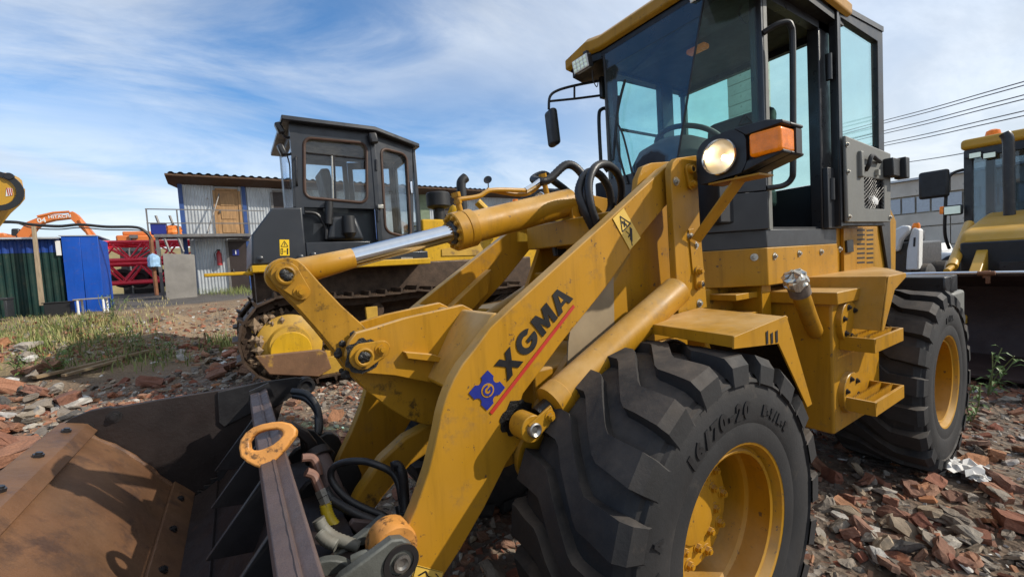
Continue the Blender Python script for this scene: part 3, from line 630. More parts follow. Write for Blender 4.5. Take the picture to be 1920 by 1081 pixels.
# ---- lift cylinders
ra = at(985, 797, 'y', -.39)
for sgn in (1, -1):
    f = (lambda v: v) if sgn > 0 else (lambda v: Vector((v.x, 2*YC-v.y, v.z)))
    A_ = f(Vector((ra.x, -.385, ra.z))); B_ = f(at(1268, 545, 'y', -.385)); D_ = (B_-A_).normalized()
    tt = (at(1016, 742, 'y', -.385)-Vector((ra.x, -.385, ra.z))).length
    Lc = (B_-A_).length
    c_ = part('lift_cylinder', MB().lathe([(tt-.004, .0005), (tt-.004, .030), (tt, .050), (tt+.004, .061), (tt+.055, .061), (tt+.058, .058), (tt+.06, .058), (Lc, .058), (Lc, .0005)], A_, D_, 32), Y1, LD)
    part('piston_rod', MB().cyl(A_+D_*.05, A_+D_*(tt+.01), .028, n=20), GREASE, c_)
    b = MB(); b.cyl(A_+Vector((0, .035, 0)), A_-Vector((0, .035, 0)), .042, n=24); part('rod_eye', b, Y1D, c_, bev=.003)
    part('wrist_pin', MB().lathe([(0, .022), (.05, .022), (.052, .018), (.046, .010), (.046, .0004)], A_-Vector((0, .0, 0)), (0, sgn, 0), 20), STEEL, c_)
    b = MB(); nn = Vector((D_.z, 0, -D_.x)); b.prism([A_+Vector((0, sgn*.036, 0))+q for q in (nn*.026-D_*.01, nn*.026+D_*.085, -nn*.026+D_*.085, -nn*.026-D_*.01)], (0, sgn*.008, 0)); part('pin_lock', b, Y1D, c_, bev=.002)
    if sgn > 0:
        bolt(A_+D_*.065+Vector((0, .044, 0)), (0, 1, 0), c_, BOLTY, .9)
        part('oil_port', fitting(A_+D_*(tt+.035)+Vector((.03, .02, -.05)), Vector((.1, .25, -.9)).normalized(), .05, .018), Y1, c_)
        hp = A_+D_*(tt+.04)+Vector((.03, .02, -.09))
        part('oil_pipe', MB().tube([hp, hp+D_*.08+Vector((0, .02, .02)), at(1150, 690, 'y', -.37), at(1195, 652, 'y', -.37), at(1215, 645, 'y', -.38), at(1232, 652, 'y', -.40)], .010, 10), Y1, c_)
        g = MB(); random.seed(8)
        P_ = []
        for i in range(30): a = 2*math.pi*i/30; rr = .060+.02*noise.noise((math.cos(a)*2.5, math.sin(a)*2.5, 3.)); P_.append(Vector((A_.x-.012+rr*1.1*math.cos(a), AY+.0012, A_.z+rr*math.sin(a))))
        g.prism(P_, (0, .0012, 0))
        part('grease', g, GREASE, c_)
    else: pass
for k in range(3): hose([at(1232, 652, 'y', -.40)+Vector((0, -.01*k, -.012*k)), at(1262, 640+6*k, 'y', -.42), at(1290, 655+5*k, 'y', -.44), at(1310, 690, 'y', -.46)], .012, k=5)
# ---- front fenders
z1 = 1.119
DIRTY = pmat('mud_caked_plate', (.030, .020, .012), .9, var=.5, scale=8, bump=.5, bscale=40)
def fender(sgn):
    f = (lambda v: v) if sgn > 0 else (lambda v: Vector((v[0], 2*YC-v[1], v[2])))
    A, B_, Cc, Dd = Vector((-.093, -.385, z1)), Vector((-.027, .004, z1)), Vector((-.344, .004, 1.138)), Vector((-.449, -.385, 1.138))
    b = MB(); b.prism([f(A), f(B_), f(Cc), f(Dd)], (0, 0, -.006))
    o = part('fender', b, Y1, LD, bev=.002)
    dz = Vector((0, 0, -.036))
    part('fender_lip', MB().prism([f(A), f(A+dz), f(B_+dz), f(B_)], (.005, 0, 0)), Y1, o, bev=.001)
    s1 = [at(1377, 631, 'y', .006), at(1475, 591, 'y', .006), at(1523, 757, 'y', .006), at(1514, 763, 'y', .006), at(1460, 644, 'y', .006), at(1376, 654, 'y', .006)]
    part('fender_side', MB().prism([f(p) for p in s1], (0, sgn*-.006, 0)), Y1, o, bev=.001)
    p2, p3 = s1[1], s1[2]
    part('mud_flap', MB().prism([f(Vector((p2.x, .0, 1.132))), f(Vector((p2.x-.10, -.385, 1.132))), f(Vector((p3.x-.10, -.385, p3.z))), f(Vector((p3.x, 0, p3.z)))], (-.006, 0, 0)), DIRTY, o)
    return o
fa = fender(1); fender(-1)
sc = MB()
for (a, b_, h) in ((1438, 622, 22), (1447, 625, 18), (1456, 621, 20)):
    sc.prism(tr([(a-2, b_), (a+2, b_-3), (a+2.5, b_+h), (a-1, b_+h+1)], 'y', .0075), (0, .0006, 0))
part('scraped_paint', sc, BLKM, fa, smooth=0)
# ---- cab
YL, YR = -.36, -1.34; XF, XC, XB = -.72, -.985, -1.80
def hexpoly(z, g=0.):
    return [Vector((XC+g*.4, YL+g, z)), Vector((XF+g, -.62+g*.4, z)), Vector((XF+g, -1.08-g*.4, z)), Vector((XC+g*.4, YR-g, z)), Vector((XB-g, YR-g, z)), Vector((XB-g, YL+g, z))]
skirt_ = part('cab_skirt', MB().prism(hexpoly(1.19), (0, 0, .184)), Y1, LD, bev=.004)
base = part('cab_base', MB().prism(hexpoly(1.374, -.002), (0, 0, .088)), GREY, LD, bev=.004)
wl = MB()
def wall(p, q, z0, z1, t=.025):
    p = Vector(p); q = Vector(q); d = (q-p).normalized(); n_ = Vector((d.y, -d.x, 0))
    return [Vector((p.x, p.y, z0)), Vector((q.x, q.y, z0)), Vector((q.x, q.y, z1)), Vector((p.x, p.y, z1))], n_*t
def panel(name, p, q, z0, z1, mat, t=.025, parent=LD, bev=.003):
    P, o = wall(p, q, z0, z1, t); return part(name, MB().prism(P, o), mat, parent, bev=bev)
Lc, Lf, Rf, Rc = (XC, YL, 0), (XF, -.62, 0), (XF, -1.08, 0), (XC, YR, 0)
panel('body_panel', Lf, Lc, 1.462, 1.64, GREY); panel('body_panel', (XF-.006, -.626, 0), (XC, YL-.006, 0), 1.645, 1.83, GREY)
panel('body_panel', Rf, Lf, 1.462, 1.83, GREY); panel('body_panel', Rc, Rf, 1.462, 1.83, GREY)
panel('body_panel', (XB, YR, 0), Rc, 1.462, 1.74, GREY); panel('body_panel', (XB, YL, 0), (XB, YR, 0), 1.462, 1.74, GREY, t=.03)
panel('body_panel', (-1.62, YL, 0), (XB, YL, 0), 1.462, 1.80, GREY)
# pillars
def post(p, q, w, mat=BLKM, name='pillar', parent=LD):
    p = Vector(p); q = Vector(q); d = (q-p).normalized(); u, v = frame(d); b = MB()
    b.prism([p+u*w*a+v*w*c for a, c in ((-.5, -.5), (.5, -.5), (.5, .5), (-.5, .5))], q-p); return part(name, b, mat, parent, bev=.004)
post((XC-.02, YL-.028, 1.462), (XC-.02, YL-.028, 2.62), .05)
part('pillar_trim', MB().bb(XC-.012, XC+.004, YL-.03, YL+.004, 1.462, 2.57), ZINC if False else GREY, LD)
part('pillar_trim', MB().bb(XC-.045, XC-.013, YL+.001, YL+.006, 1.462, 2.55), DOORG, LD)
post((XC-.02, YR+.03, 1.462), (XC-.02, YR+.03, 2.62), .05)
part('pillar_trim', MB().bb(XC-.05, XC+.012, YR-.012, YR+.006, 1.462, 2.50), DOORG, LD)
part('door_post', MB().bb(-1.80, -1.61, YL-.06, YL, 1.462, 2.62), BLKM, LD, bev=.006)
part('pillar', MB().bb(-1.62, -1.49, YR, YR+.05, 1.74, 2.62), BLKM, LD, bev=.005)
part('pillar', MB().bb(-1.81, -1.775, YR, YR+.04, 1.74, 2.62), BLKM, LD, bev=.004)
part('header', MB().bb(XC, XB, YR, YR+.04, 2.585, 2.64), BLKM, LD); part('header', MB().bb(XC, XB, YL-.04, YL, 2.56, 2.64), BLKM, LD)
part('header', MB().bb(XB, XB+.04, YR, YL, 2.565, 2.64), BLKM, LD)
part('window_rail', MB().bb(-1.49, XC, YR+.01, YR+.03, 2.225, 2.238), BLKM, LD)
# glass
zb, zt = 1.83, 2.60
fb = [Vector((-.70, -.635, zb)), Vector((-.70, -1.065, zb)), Vector((-.80, -1.18, zt)), Vector((-.80, -.52, zt))]
part('windscreen', MB().prism(fb, (-.005, 0, 0)), GLF, LD, smooth=0)
cl = [Vector((-.985, -.375, zb)), Vector((-.70, -.635, zb)), Vector((-.80, -.52, zt)), Vector((-.985, -.375, zt))]
part('corner_window', MB().prism(cl, (-.003, -.003, 0)), GL, LD, smooth=0)
part('corner_window', MB().prism(mir(cl), (-.003, .003, 0)), GL, LD, smooth=0)
part('glass_seam', MB().tube([fb[0], fb[3]], .006, 6, 1), BLK, LD); part('glass_seam', MB().tube([fb[1], fb[2]], .006, 6, 1), BLK, LD)
part('side_window', MB().bb(-1.49, XC, YR+.018, YR+.023, 1.74, 2.585), GL, LD, smooth=0)
part('side_window', MB().bb(-1.775, -1.62, YR+.018, YR+.023, 1.74, 2.585), GL, LD, smooth=0)
part('rear_window', MB().bb(XB+.012, XB+.017, YR+.04, YL-.06, 1.74, 2.565), GL, LD, smooth=0)
nC = (cl[1]-cl[0]).cross(cl[3]-cl[0]).normalized(); stk = MB()
for a_, b_ in (((1386, 234), (1410, 230)), ((1410, 230), (1397, 214)), ((1397, 214), (1386, 234)), ((1397.5, 219), (1397.5, 226)), ((1397.5, 228.5), (1397.5, 230.5))):
    stk.prism([atp(x_, y_, cl[0]+Vector((.004, .004, 0)), nC) for x_, y_ in stroke(a_, b_, 1.7)], (.001, .001, 0))
part('window_sticker', stk, PATCH, LD, smooth=0)
# frit band along the top of the windscreen
part('windscreen_band', MB().prism([Vector((-.79, -1.165, 2.50)), Vector((-.803, -1.18, zt)), Vector((-.803, -.52, zt)), Vector((-.787, -.54, 2.50))], (-.012, 0, 0)), BLKM, LD)
# roof
def roofpoly(z, g=0.):
    h = [(-.80+g, YC+.36), (-.765+g, YC+.44), (-.735+g, YC+.565+g), (-.86, YC+.60+g), (-1.2, YC+.565+g), (-1.84-g, YC+.545+g)]
    return [Vector((a, b, z)) for a, b in h]+[Vector((a, 2*YC-b, z)) for a, b in h[::-1]]
def roofz(p, z): return z-(.05 if abs(p.y-YC) > .5 and p.x > -.9 else 0.)-.02*max(0, (p.x+1.2))
rb = MB(); rings = []
for z, g in ((2.645, .0), (2.66, .02), (2.715, .02), (2.75, -.02), (2.77, -.14)):
    rings.append([Vector((p.x, p.y, roofz(p, z))) for p in roofpoly(z, g)])
n_ = len(rings[0]); vs = [p for r_ in rings for p in r_]
fs = [tuple(range((len(rings)-1)*n_, len(rings)*n_))]+[(i*n_+j, i*n_+(j+1) % n_, (i+1)*n_+(j+1) % n_, (i+1)*n_+j) for i in range(len(rings)-1) for j in range(n_)]
rb.add(vs, fs); roof = part('roof', rb, Y1, LD, bev=.006)
ub = MB(); pl = [Vector((p.x, p.y, roofz(p, 2.647))) for p in roofpoly(0, -.012)]; ub.prism(pl, (0, 0, -.045)); part('roof_lining', ub, BLK, roof)
part('roof_lining', MB().prism([Vector((p.x*1., p.y, 2.60)) for p in [Vector((-.80, -.50, 0)), Vector((-.80, -1.2, 0)), Vector((XC, YR, 0)), Vector((XB, YR, 0)), Vector((XB, YL, 0)), Vector((XC, YL, 0))]], (0, 0, .02)), DARKIN, roof)
# work lamps at the front roof corners
def work_lamp(c, rot):
    M3 = rot; b = MB(); b.box(c, (.04, .13, .075), M3); o = part('work_lamp', b, BLKM, LD, bev=.006)
    part('lamp_bezel', MB().box(c+M3 @ Vector((.022, 0, 0)), (.006, .128, .073), M3), WHT, o, bev=.003)
    for i in range(4):
        for j in range(3):
            p = c+M3 @ Vector((.027, -.045+.03*i, -.022+.022*j)); part('led', MB().lathe([(-.004, .011), (.002, .010), (.004, .004), (.004, .0003)], p, M3 @ Vector((1, 0, 0)), 10), LEDM, o)
    part('bracket', MB().box(c+Vector((-.03, 0, .05)), (.02, .03, .06)), BLKM, o)
LEDM = pmat('led', (.72, .80, .70), .25, var=.1, emit=(.8, 1., .85, .15))
rl = Matrix.Rotation(R(12), 3, 'Y')
work_lamp(at(1093, 120, 'x', -.69), rl); lc = at(1093, 120, 'x', -.69); work_lamp(Vector((lc.x, 2*YC-lc.y, lc.z)), rl)
part('lamp_wire', MB().tube([at(1110, 132, 'x', -.75), at(1112, 150, 'x', -.75), at(1119, 163, 'x', -.78), at(1122, 150, 'x', -.85)], .003, 6), BLK, LD)
# wipers
def wp(a, b, d=.012): return [at(*a, 'x', -.70+d), at(*b, 'x', -.745+d)]
w_ = part('wiper', MB().tube([at(1190, 345, 'x', -.685), at(1170, 260, 'x', -.70), at(1158, 232, 'x', -.715)], .006, 6), BLK, LD)
part('wiper_arm', MB().tube([at(1176, 345, 'x', -.685), at(1156, 262, 'x', -.70), at(1160, 180, 'x', -.735)], .007, 6), BLK, w_)
part('wiper_blade', MB().tube([at(1150, 300, 'x', -.69), at(1158, 210, 'x', -.725), at(1172, 150, 'x', -.745)], .008, 6), BLK, w_)
# steering wheel, dash, seat, levers
def ringmesh(c, nrm, r, t, n=36):
    u, w = frame(Vector(nrm)); c = Vector(c); return MB().tube([c+u*r*math.cos(2*math.pi*i/n)+w*r*math.sin(2*math.pi*i/n) for i in range(n+1)], t, 10, 1, smooth=False)
sw = part('steering_wheel', ringmesh((-1.13, -.85, 2.0), (-.45, 0, .9), .19, .015), BLK, LD)
sb = MB(); sb.tube([(-1.13, -1.03, 2.0), (-1.12, -.9, 1.985), (-1.10, -.85, 1.96), (-1.12, -.8, 1.985), (-1.13, -.67, 2.0)], .018, 8); sb.cyl((-1.12, -.85, 1.99), (-1.0, -.85, 1.55), .05, .07)
part('steering_column', sb, BLK, sw)
db = MB(); db.lathe([(0, .0005), (0.0, .10), (.05, .20), (.13, .245), (.30, .26), (.42, .26)], (-.93, -.80, 2.0), (0, 0, -1), 28); db.bb(-.98, -.74, -1.25, -.45, 1.5, 1.84)
part('dashboard', db, DARKIN, LD, bev=.01)
st = MB(); st.bb(-1.68, -1.30, -1.08, -.62, 1.62, 1.74); so_ = part('seat', st, DARKIN, LD, bev=.03, seg=3)
part('seat_back', MB().box((-1.66, -.85, 1.98), (.10, .44, .56), Matrix.Rotation(R(-10), 3, 'Y')), DARKIN, so_, bev=.05, seg=4)
part('seat_base', MB().cyl((-1.5, -.85, 1.46), (-1.5, -.85, 1.62), .12).cyl((-1.5, -.85, 1.5), (-1.5, -.85, 1.6), .15), DARKIN, so_)
bo = MB(); bo.tube([(-1.20, -.60, 1.46), (-1.20, -.60, 1.60), (-1.21, -.60, 1.75)], .055, 12, 8, lambda i: 1+.16*(i % 2)-.02*i); bo.cyl((-1.21, -.6, 1.75), (-1.2, -.58, 1.95), .012); bo.sphere((-1.2, -.58, 1.97), .028)
part('control_lever', bo, DARKIN, LD)
part('cab_floor', MB().bb(-1.78, -.95, -1.32, -.38, 1.4621, 1.475), DARKIN, LD)
part('roof_lamp', MB().box((-1.25, -.85, 2.585), (.06, .12, .03)), AMB, LD, bev=.01)
part('cable', MB().tube([at(1400, 0, 'x', -1.05), at(1385, 25, 'x', -1.05), at(1400, 45, 'x', -1.05), at(1412, 20, 'x', -1.05)], .005, 6), BLK, LD)
# mirror on its frame
my = -1.52
mf = part('mirror_frame', MB().tube([at(1134, 150, 'y', -1.36), at(1080, 160, 'y', -1.45), at(1045, 170, 'y', my), at(1031, 182, 'y', my), at(1029, 205, 'y', my)], .009, 8), BLK, LD)
part('mirror_stay', MB().tube([at(1134, 178, 'y', -1.36), at(1080, 185, 'y', -1.45), at(1030, 190, 'y', my)], .008, 8, 1), BLK, mf)
part('mirror_stay', MB().tube([at(1077, 162, 'y', -1.45), at(1077, 186, 'y', -1.45)], .007, 8, 1), BLK, mf)
part('mirror_clamp', MB().box(at(1131, 165, 'y', -1.36), (.05, .03, .14)), BLK, mf, bev=.005)
mc = at(1036, 240, 'y', my); part('mirror_head', MB().box(mc, (.055, .115, .235), Matrix.Rotation(R(-14), 3, 'Z') @ Matrix.Rotation(R(4), 3, 'Y')), BLK, mf, bev=.024, seg=4)
# grab rails
part('grab_rail', MB().tube([at(1431, 62, 'y', -.355), at(1455, 47, 'y', -.31), at(1475, 42, 'y', -.28), at(1483, 50, 'y', -.27), at(1486, 75, 'y', -.27), at(1487, 200, 'y', -.27), at(1487, 310, 'y', -.27), at(1484, 335, 'y', -.28), at(1468, 348, 'y', -.31), at(1436, 353, 'y', -.355)], .0135, 10), BLK, LD)
part('grab_rail', MB().tube([at(1147, 230, 'y', -1.34), at(1140, 206, 'y', -1.37), at(1128, 205, 'y', -1.38), at(1123, 220, 'y', -1.38), at(1126, 290, 'y', -1.38), at(1128, 305, 'y', -1.38), at(1140, 322, 'y', -1.36)], .012, 10), BLK, LD)
# open door folded back along the side of the cab
HX, HY = -1.70, -.345
DE = Vector((-2.32, -.315, 0)); dd = (DE-Vector((HX, HY, 0))).normalized(); dnn = Vector((-dd.y, dd.x, 0)); dnn = dnn if dnn.y > 0 else -dnn
DWID = (DE-Vector((HX, HY, 0))).length
def dp_(s, z, o=0.): return Vector((HX, HY, 0))+dd*(s*DWID)+dnn*o+Vector((0, 0, z))
ZD0, ZD1, ZG = 1.47, 2.70, 1.94
b = MB(); b.ring([dp_(0, ZD0), dp_(1, ZD0), dp_(1, ZD1), dp_(0, ZD1)], [dp_(.09, ZG-.03), dp_(.88, ZG-.03), dp_(.88, ZD1-.10), dp_(.09, ZD1-.07)], dnn*.035)
door = part('door', b, BLKM, LD, bev=.004, label='open cab door folded back with its inner trim showing')
part('door_glass', MB().prism([dp_(.08, ZG-.05, .012), dp_(.90, ZG-.05, .012), dp_(.90, ZD1-.06, .012), dp_(.08, ZD1-.05, .012)], dnn*.005), GL, door, smooth=0)
part('door_edge', MB().prism([dp_(0, ZD0, .036), dp_(.035, ZD0, .036), dp_(.035, ZD1, .036), dp_(0, ZD1, .036)], dnn*.006), GREY, door)
part('door_edge', MB().prism([dp_(0, ZD1-.03, .036), dp_(1, ZD1-.03, .036), dp_(1, ZD1, .036), dp_(0, ZD1, .036)], dnn*.005), GREY, door)
tp = [dp_(.04, ZD0+.02, .043), dp_(1.0, ZD0+.02, .043), dp_(1.02, ZG-.02, .043), dp_(.03, ZG+.03, .043)]
ti = [dp_(.40, ZD0+.10, .043), dp_(.85, ZD0+.10, .043), dp_(.85, ZD0+.28, .043), dp_(.40, ZD0+.28, .043)]
part('door_trim', MB().ring(tp, ti, dnn*.02), DOORG, door, bev=.008, seg=3)
part('door_pocket', MB().prism([dp_(.38, ZD0+.08, .037), dp_(.87, ZD0+.08, .037), dp_(.87, ZD0+.30, .037), dp_(.38, ZD0+.30, .037)], dnn*.003), BLK, door)
nb = MB()
for i in range(-4, 9):
    for sl_ in (1, -1):
        seg = []
        for k in range(9):
            s_ = .40+.45*k/8; t_ = (i/8*.18+sl_*(k/8-.5)*.18+.09)
            if 0 <= t_ <= .18: seg.append(dp_(s_, ZD0+.10+t_, .058+.006*math.sin(k*.8)))
        if len(seg) > 1: nb.tube(seg, .0018, 5, 1, smooth=False)
part('pocket_net', nb, BLK, door)
rb_ = MB(); random.seed(12)
for i in range(5): rb_.sphere(dp_(.58+.03*i, ZD0+.145+.02*random.random(), .05), .03, 8, (1, .4, .9))
part('crumpled_paper', rb_, WHT, door)
part('door_handle', MB().tube([dp_(.42, ZG-.15, .064), dp_(.40, ZG-.12, .085), dp_(.44, ZG-.07, .09), dp_(.56, ZG-.08, .085), dp_(.70, ZG-.09, .075)], .012, 8), BLK, door)
part('handle_recess', MB().box(dp_(.30, ZG-.12, .066), (.045, .03, .15)), DOORG, door, bev=.008)
part('lock_box', MB().box(dp_(.93, ZG-.12, .085), (.13, .05, .11)), BLK, door, bev=.006); part('lock_box', MB().box(dp_(1.10, ZG-.12, .10), (.07, .06, .13)), BLK, door, bev=.006)
part('lock_barrel', MB().box(dp_(.66, ZG-.155, .07), (.03, .02, .035)), ZINC, door)
for s_, z_ in ((.07, ZD0+.05), (.06, ZD0+.30), (.05, ZG-.02), (.97, ZD0+.05)): bolt(dp_(s_, z_, .063), dnn, door, s=.9)
part('door_hinge', MB().cyl((-1.665, -.335, 2.28), (-1.665, -.335, 2.42), .016), BLKM, door); part('door_hinge', MB().cyl((-1.665, -.335, 1.62), (-1.665, -.335, 1.74), .016), BLKM, door)
# skirt bolts
for (a, b_) in ((1452, 480), (1498, 475), (1539, 472), (1574, 467)): bolt(at(a, b_, 'y', YL), (0, 1, 0))
bolt(atp(1414, 482, (XC, YL, 0), (1, 1.02, 0)), (.7, .72, 0))
# ---- engine hood with louvres
HY0 = -.375
hd = MB(); prof = [(-1.81, 1.16), (-2.95, 1.14), (-2.98, 1.52), (-2.80, 1.66), (-2.55, 1.70), (-1.81, 1.72)]
hd.prism([Vector((a, HY0-.02, b_)) for a, b_ in prof], (0, 2*(YC-HY0)+.04, 0)); hood = part('engine_hood', hd, Y1, LD, bev=.015, seg=3)
VP = tr([(1582, 428), (1645, 425), (1647, 505), (1583, 511)], 'y', HY0)
part('vent_panel', MB().prism(VP, (0, -.018, 0)), Y1, hood, bev=.002)
for i in range(8):
    for c in (0, 1):
        x0, x1 = ((1607, 1621), (1625, 1637))[c]; yy = 430.5+i*8.6
        part('louvre_slot', MB().prism(tr([(x0, yy), (x1, yy-.8), (x1+.4, yy+2.2), (x0+.4, yy+3)], 'y', HY0+.0005), (0, .001, 0)), BLK if not (c and 3 <= i <= 6) else PATCH, hood, smooth=0)
part('latch', MB().prism(tr([(1584, 451), (1596, 449), (1597, 472), (1585, 474)], 'y', HY0+.001), (0, .012, 0)), BLKM, hood, bev=.003)
part('hood_edge', MB().prism(tr([(1648, 388), (1656, 384), (1669, 402), (1671, 507), (1666, 507)], 'y', HY0), (0, -.01, 0)), GREY, hood)
# ---- fuel tank with step plate, flanges, filler and two steps
TY = -.15
tk = MB(); tk.bb(-1.12, -1.72, TY, -.56, .475, 1.095); tank = part('fuel_tank', tk, Y1, LD, bev=.012, seg=3)
ck_ = pmat('tread_plate', (.41, .196, .006), .42, var=.1, scale=3, dust=.9, dustcol=(.68, .48, .25), wear=.6)
def tread_nodes(m_):
    t = m_.node_tree; n = t.nodes; l = t.links; b = n['Principled BSDF']; tcn = n.new('ShaderNodeTexCoord'); mp = n.new('ShaderNodeMapping'); mp.inputs['Rotation'].default_value = (0, 0, R(45)); mp.inputs['Scale'].default_value = (38, 38, 38)
    l.new(tcn.outputs['Object'], mp.inputs[0]); br = n.new('ShaderNodeTexBrick'); br.inputs['Scale'].default_value = 1.; br.inputs['Mortar Size'].default_value = .16; br.inputs['Mortar Smooth'].default_value = .6; l.new(mp.outputs[0], br.inputs['Vector'])
    bp = n.new('ShaderNodeBump'); bp.inputs['Strength'].default_value = .6; bp.inputs['Distance'].default_value = .004; bp.invert = True; l.new(br.outputs['Fac'], bp.inputs['Height']); l.new(bp.outputs[0], b.inputs['Normal'])
tread_nodes(ck_)
part('step_plate', MB().bb(-1.085, -1.72, TY+.035, -.58, 1.095, 1.152), ck_, LD, bev=.004)
for pxy in ((1582, 602), (1587, 734)):
    c = at(*pxy, 'y', TY); fl_ = part('flange', MB().lathe([(0, .10), (.022, .10), (.025, .097), (.025, .0005)], c, (0, 1, 0), 32), Y1, LD)
    for i in range(6): a = 2*math.pi*i/6+.3; bolt(c+Vector((.072*math.cos(a), .025, .072*math.sin(a))), (0, 1, 0), fl_, BOLTK, .8)
fp = [at(1536, 632, 'y', TY-.14), at(1527, 618, 'y', TY-.06), at(1515, 590, 'y', TY-.02), at(1505, 562, 'y', TY-.0), at(1497, 540, 'y', TY)]
fn = part('filler_pipe', MB().tube(fp, .034, 16), Y1, LD); dfn = (fp[-1]-fp[-2]).normalized()
part('filler_neck', MB().cyl(fp[-1]-dfn*.03, fp[-1]+dfn*.03, .041), pmat('dirty_band', (.16, .12, .09), .8, var=.4, scale=30), fn)
def crumple(c, ax, r, h, n=18, m_=7, seed=1):
    random.seed(seed); u, w = frame(ax); rows = []
    for i in range(m_+1):
        s_ = i/m_; rr = r*(1 if s_ < .7 else 1-.9*((s_-.7)/.3)**2); row = []
        for j in range(n): t = 2*math.pi*j/n; q = rr*(1+random.uniform(-.11, .11)); row.append(c+ax*(h*s_+random.uniform(-.006, .006))+u*q*math.cos(t)+w*q*math.sin(t))
        row.append(row[0]); rows.append(row)
    return MB().sheet(rows)
FOIL = pmat('foil', (.66, .60, .50), .18, .75, var=.2, scale=30)
part('foil_cap', crumple(fp[-1]+dfn*.018, dfn, .044, .066), FOIL, fn, smooth=0)
for (pa, pb, pc, pd) in (((1554, 676), (1602, 680), (1645, 672), (1606, 654)), ((1558, 798), (1606, 806), (1648, 797), (1609, 775))):
    yo = TY+.135
    o1 = at(pc[0], pc[1]-8, 'y', yo); xx0 = -1.19; xx1 = -1.58; z0 = at(pb[0], pb[1], 'y', yo).z
    stp = part('step', MB().bb(xx0-.012, xx0, TY, yo, z0-.0, z0+.065).bb(xx1, xx1+.012, TY, yo, z0, z0+.065).bb(xx0-.012, xx1+.012, yo-.012, yo, z0, z0+.065), Y1, LD, bev=.002)
    for yy in (TY+.045, TY+.09):
        b = MB(); P = [Vector((xx0-.012, yy, z0+.02))]
        k = 18
        for i in range(k): x_ = xx0-.012+(xx1-xx0+.024)*i/k; P += [Vector((x_, yy, z0+.058)), Vector((x_+(xx1-xx0)/k*.5, yy, z0+.072))]
        P += [Vector((xx1+.012, yy, z0+.058)), Vector((xx1+.012, yy, z0+.02))]; b.prism(P, (0, .004, 0)); part('step_grip', b, Y1, stp)
# rear fender
for sgn in (1, -1):
    f = (lambda v: v) if sgn > 0 else (lambda v: Vector((v[0], 2*YC-v[1], v[2])))
    yo = -.02
    q0 = at(1663, 516, 'y', yo); q1 = Vector((q0.x-.25, yo, 1.205)); q2 = at(1650, 620, 'y', yo); zt_ = 1.205
    rf = part('fender', MB().prism([f((q0.x, yo, zt_)), f((q0.x, -.38, zt_)), f((-2.45, -.38, zt_)), f((-2.2, -.24, zt_)), f((q1.x-.02, yo, zt_))], (0, 0, -.006)), Y1, LD, bev=.003)
    part('fender_front', MB().prism([f((q0.x, yo, zt_)), f((q0.x, -.40, zt_)), f((q2.x-.02, -.40, q2.z)), f((q2.x, yo, q2.z))], (-.006, 0, 0)), Y1, rf, bev=.002)
    part('fender_side', MB().prism([f((q0.x, yo+.001, zt_)), f((q2.x, yo+.001, q2.z)), f((q2.x-.03, yo+.001, q2.z)), f((q0.x-.08, yo+.001, zt_-.07)), f((q1.x, yo+.001, zt_-.02)), f((q1.x, yo+.001, zt_))], (0, sgn*.006, 0)), Y1, rf, bev=.002)
# rear frame, counterweight, battery box
rfm = MB(); rfm.bb(-.75, -2.9, -1.15, -.55, .62, 1.19); part('rear_frame', rfm, Y1D, LD, bev=.01)
part('articulation_joint', MB().cyl((-.70, YC, .55), (-.70, YC, 1.25), .09), Y1D, LD)
part('frame_rung', MB().bb(-.80, -1.0, -.60, -.42, 1.03, 1.06), Y1, LD, bev=.003); part('frame_rung', MB().bb(-.80, -1.0, -.60, -.42, 1.13, 1.16), Y1, LD, bev=.003); part('frame_upright', MB().bb(-1.0, -1.09, -.60, -.40, .95, 1.19), Y1, LD, bev=.003)
part('rear_axle', MB().lathe([(0, .07), (.34, .085), (.42, .18), (.62, .18), (.70, .085), (1.04, .07)], (-2.256, -.33, .53), (0, -1, 0), 24), Y1D, LD)
part('counterweight', MB().bb(-2.93, -3.30, -1.50, -.10, .62, .985), DOORG, LD, bev=.02); part('battery_box', MB().bb(-2.78, -3.1, -.52, -.10, .99, 1.11), BLKM, LD, bev=.01)
# ---- headlights on their brackets
def radial(Q, hole):
    # outer ring with as many points as the hole: hole points pushed outwards onto the outline Q
    cx_ = sum(p[0] for p in hole)/len(hole); cy_ = sum(p[1] for p in hole)/len(hole); out_ = []
    for x, y in hole:
        dx, dy = x-cx_, y-cy_; best = None
        for (ax, ay), (bx, by) in zip(Q, Q[1:]+Q[:1]):
            ex, ey = bx-ax, by-ay; det = dx*(-ey)+ex*dy
            if abs(det) < 1e-12: continue
            t = ((ax-cx_)*(-ey)+ex*(ay-cy_))/det; s_ = (dx*(ay-cy_)-dy*(ax-cx_))/det
            if t > 0 and -1e-6 <= s_ <= 1+1e-6 and (best is None or t < best): best = t
        out_.append((cx_+dx*best, cy_+dy*best))
    return out_
REFL = pmat('reflector', (.9, .86, .76), .30, 1., var=.02, rvar=.02)
BULB = pmat('bulb', (1, .9, .7), .3, emit=(1., .74, .42, 16.))
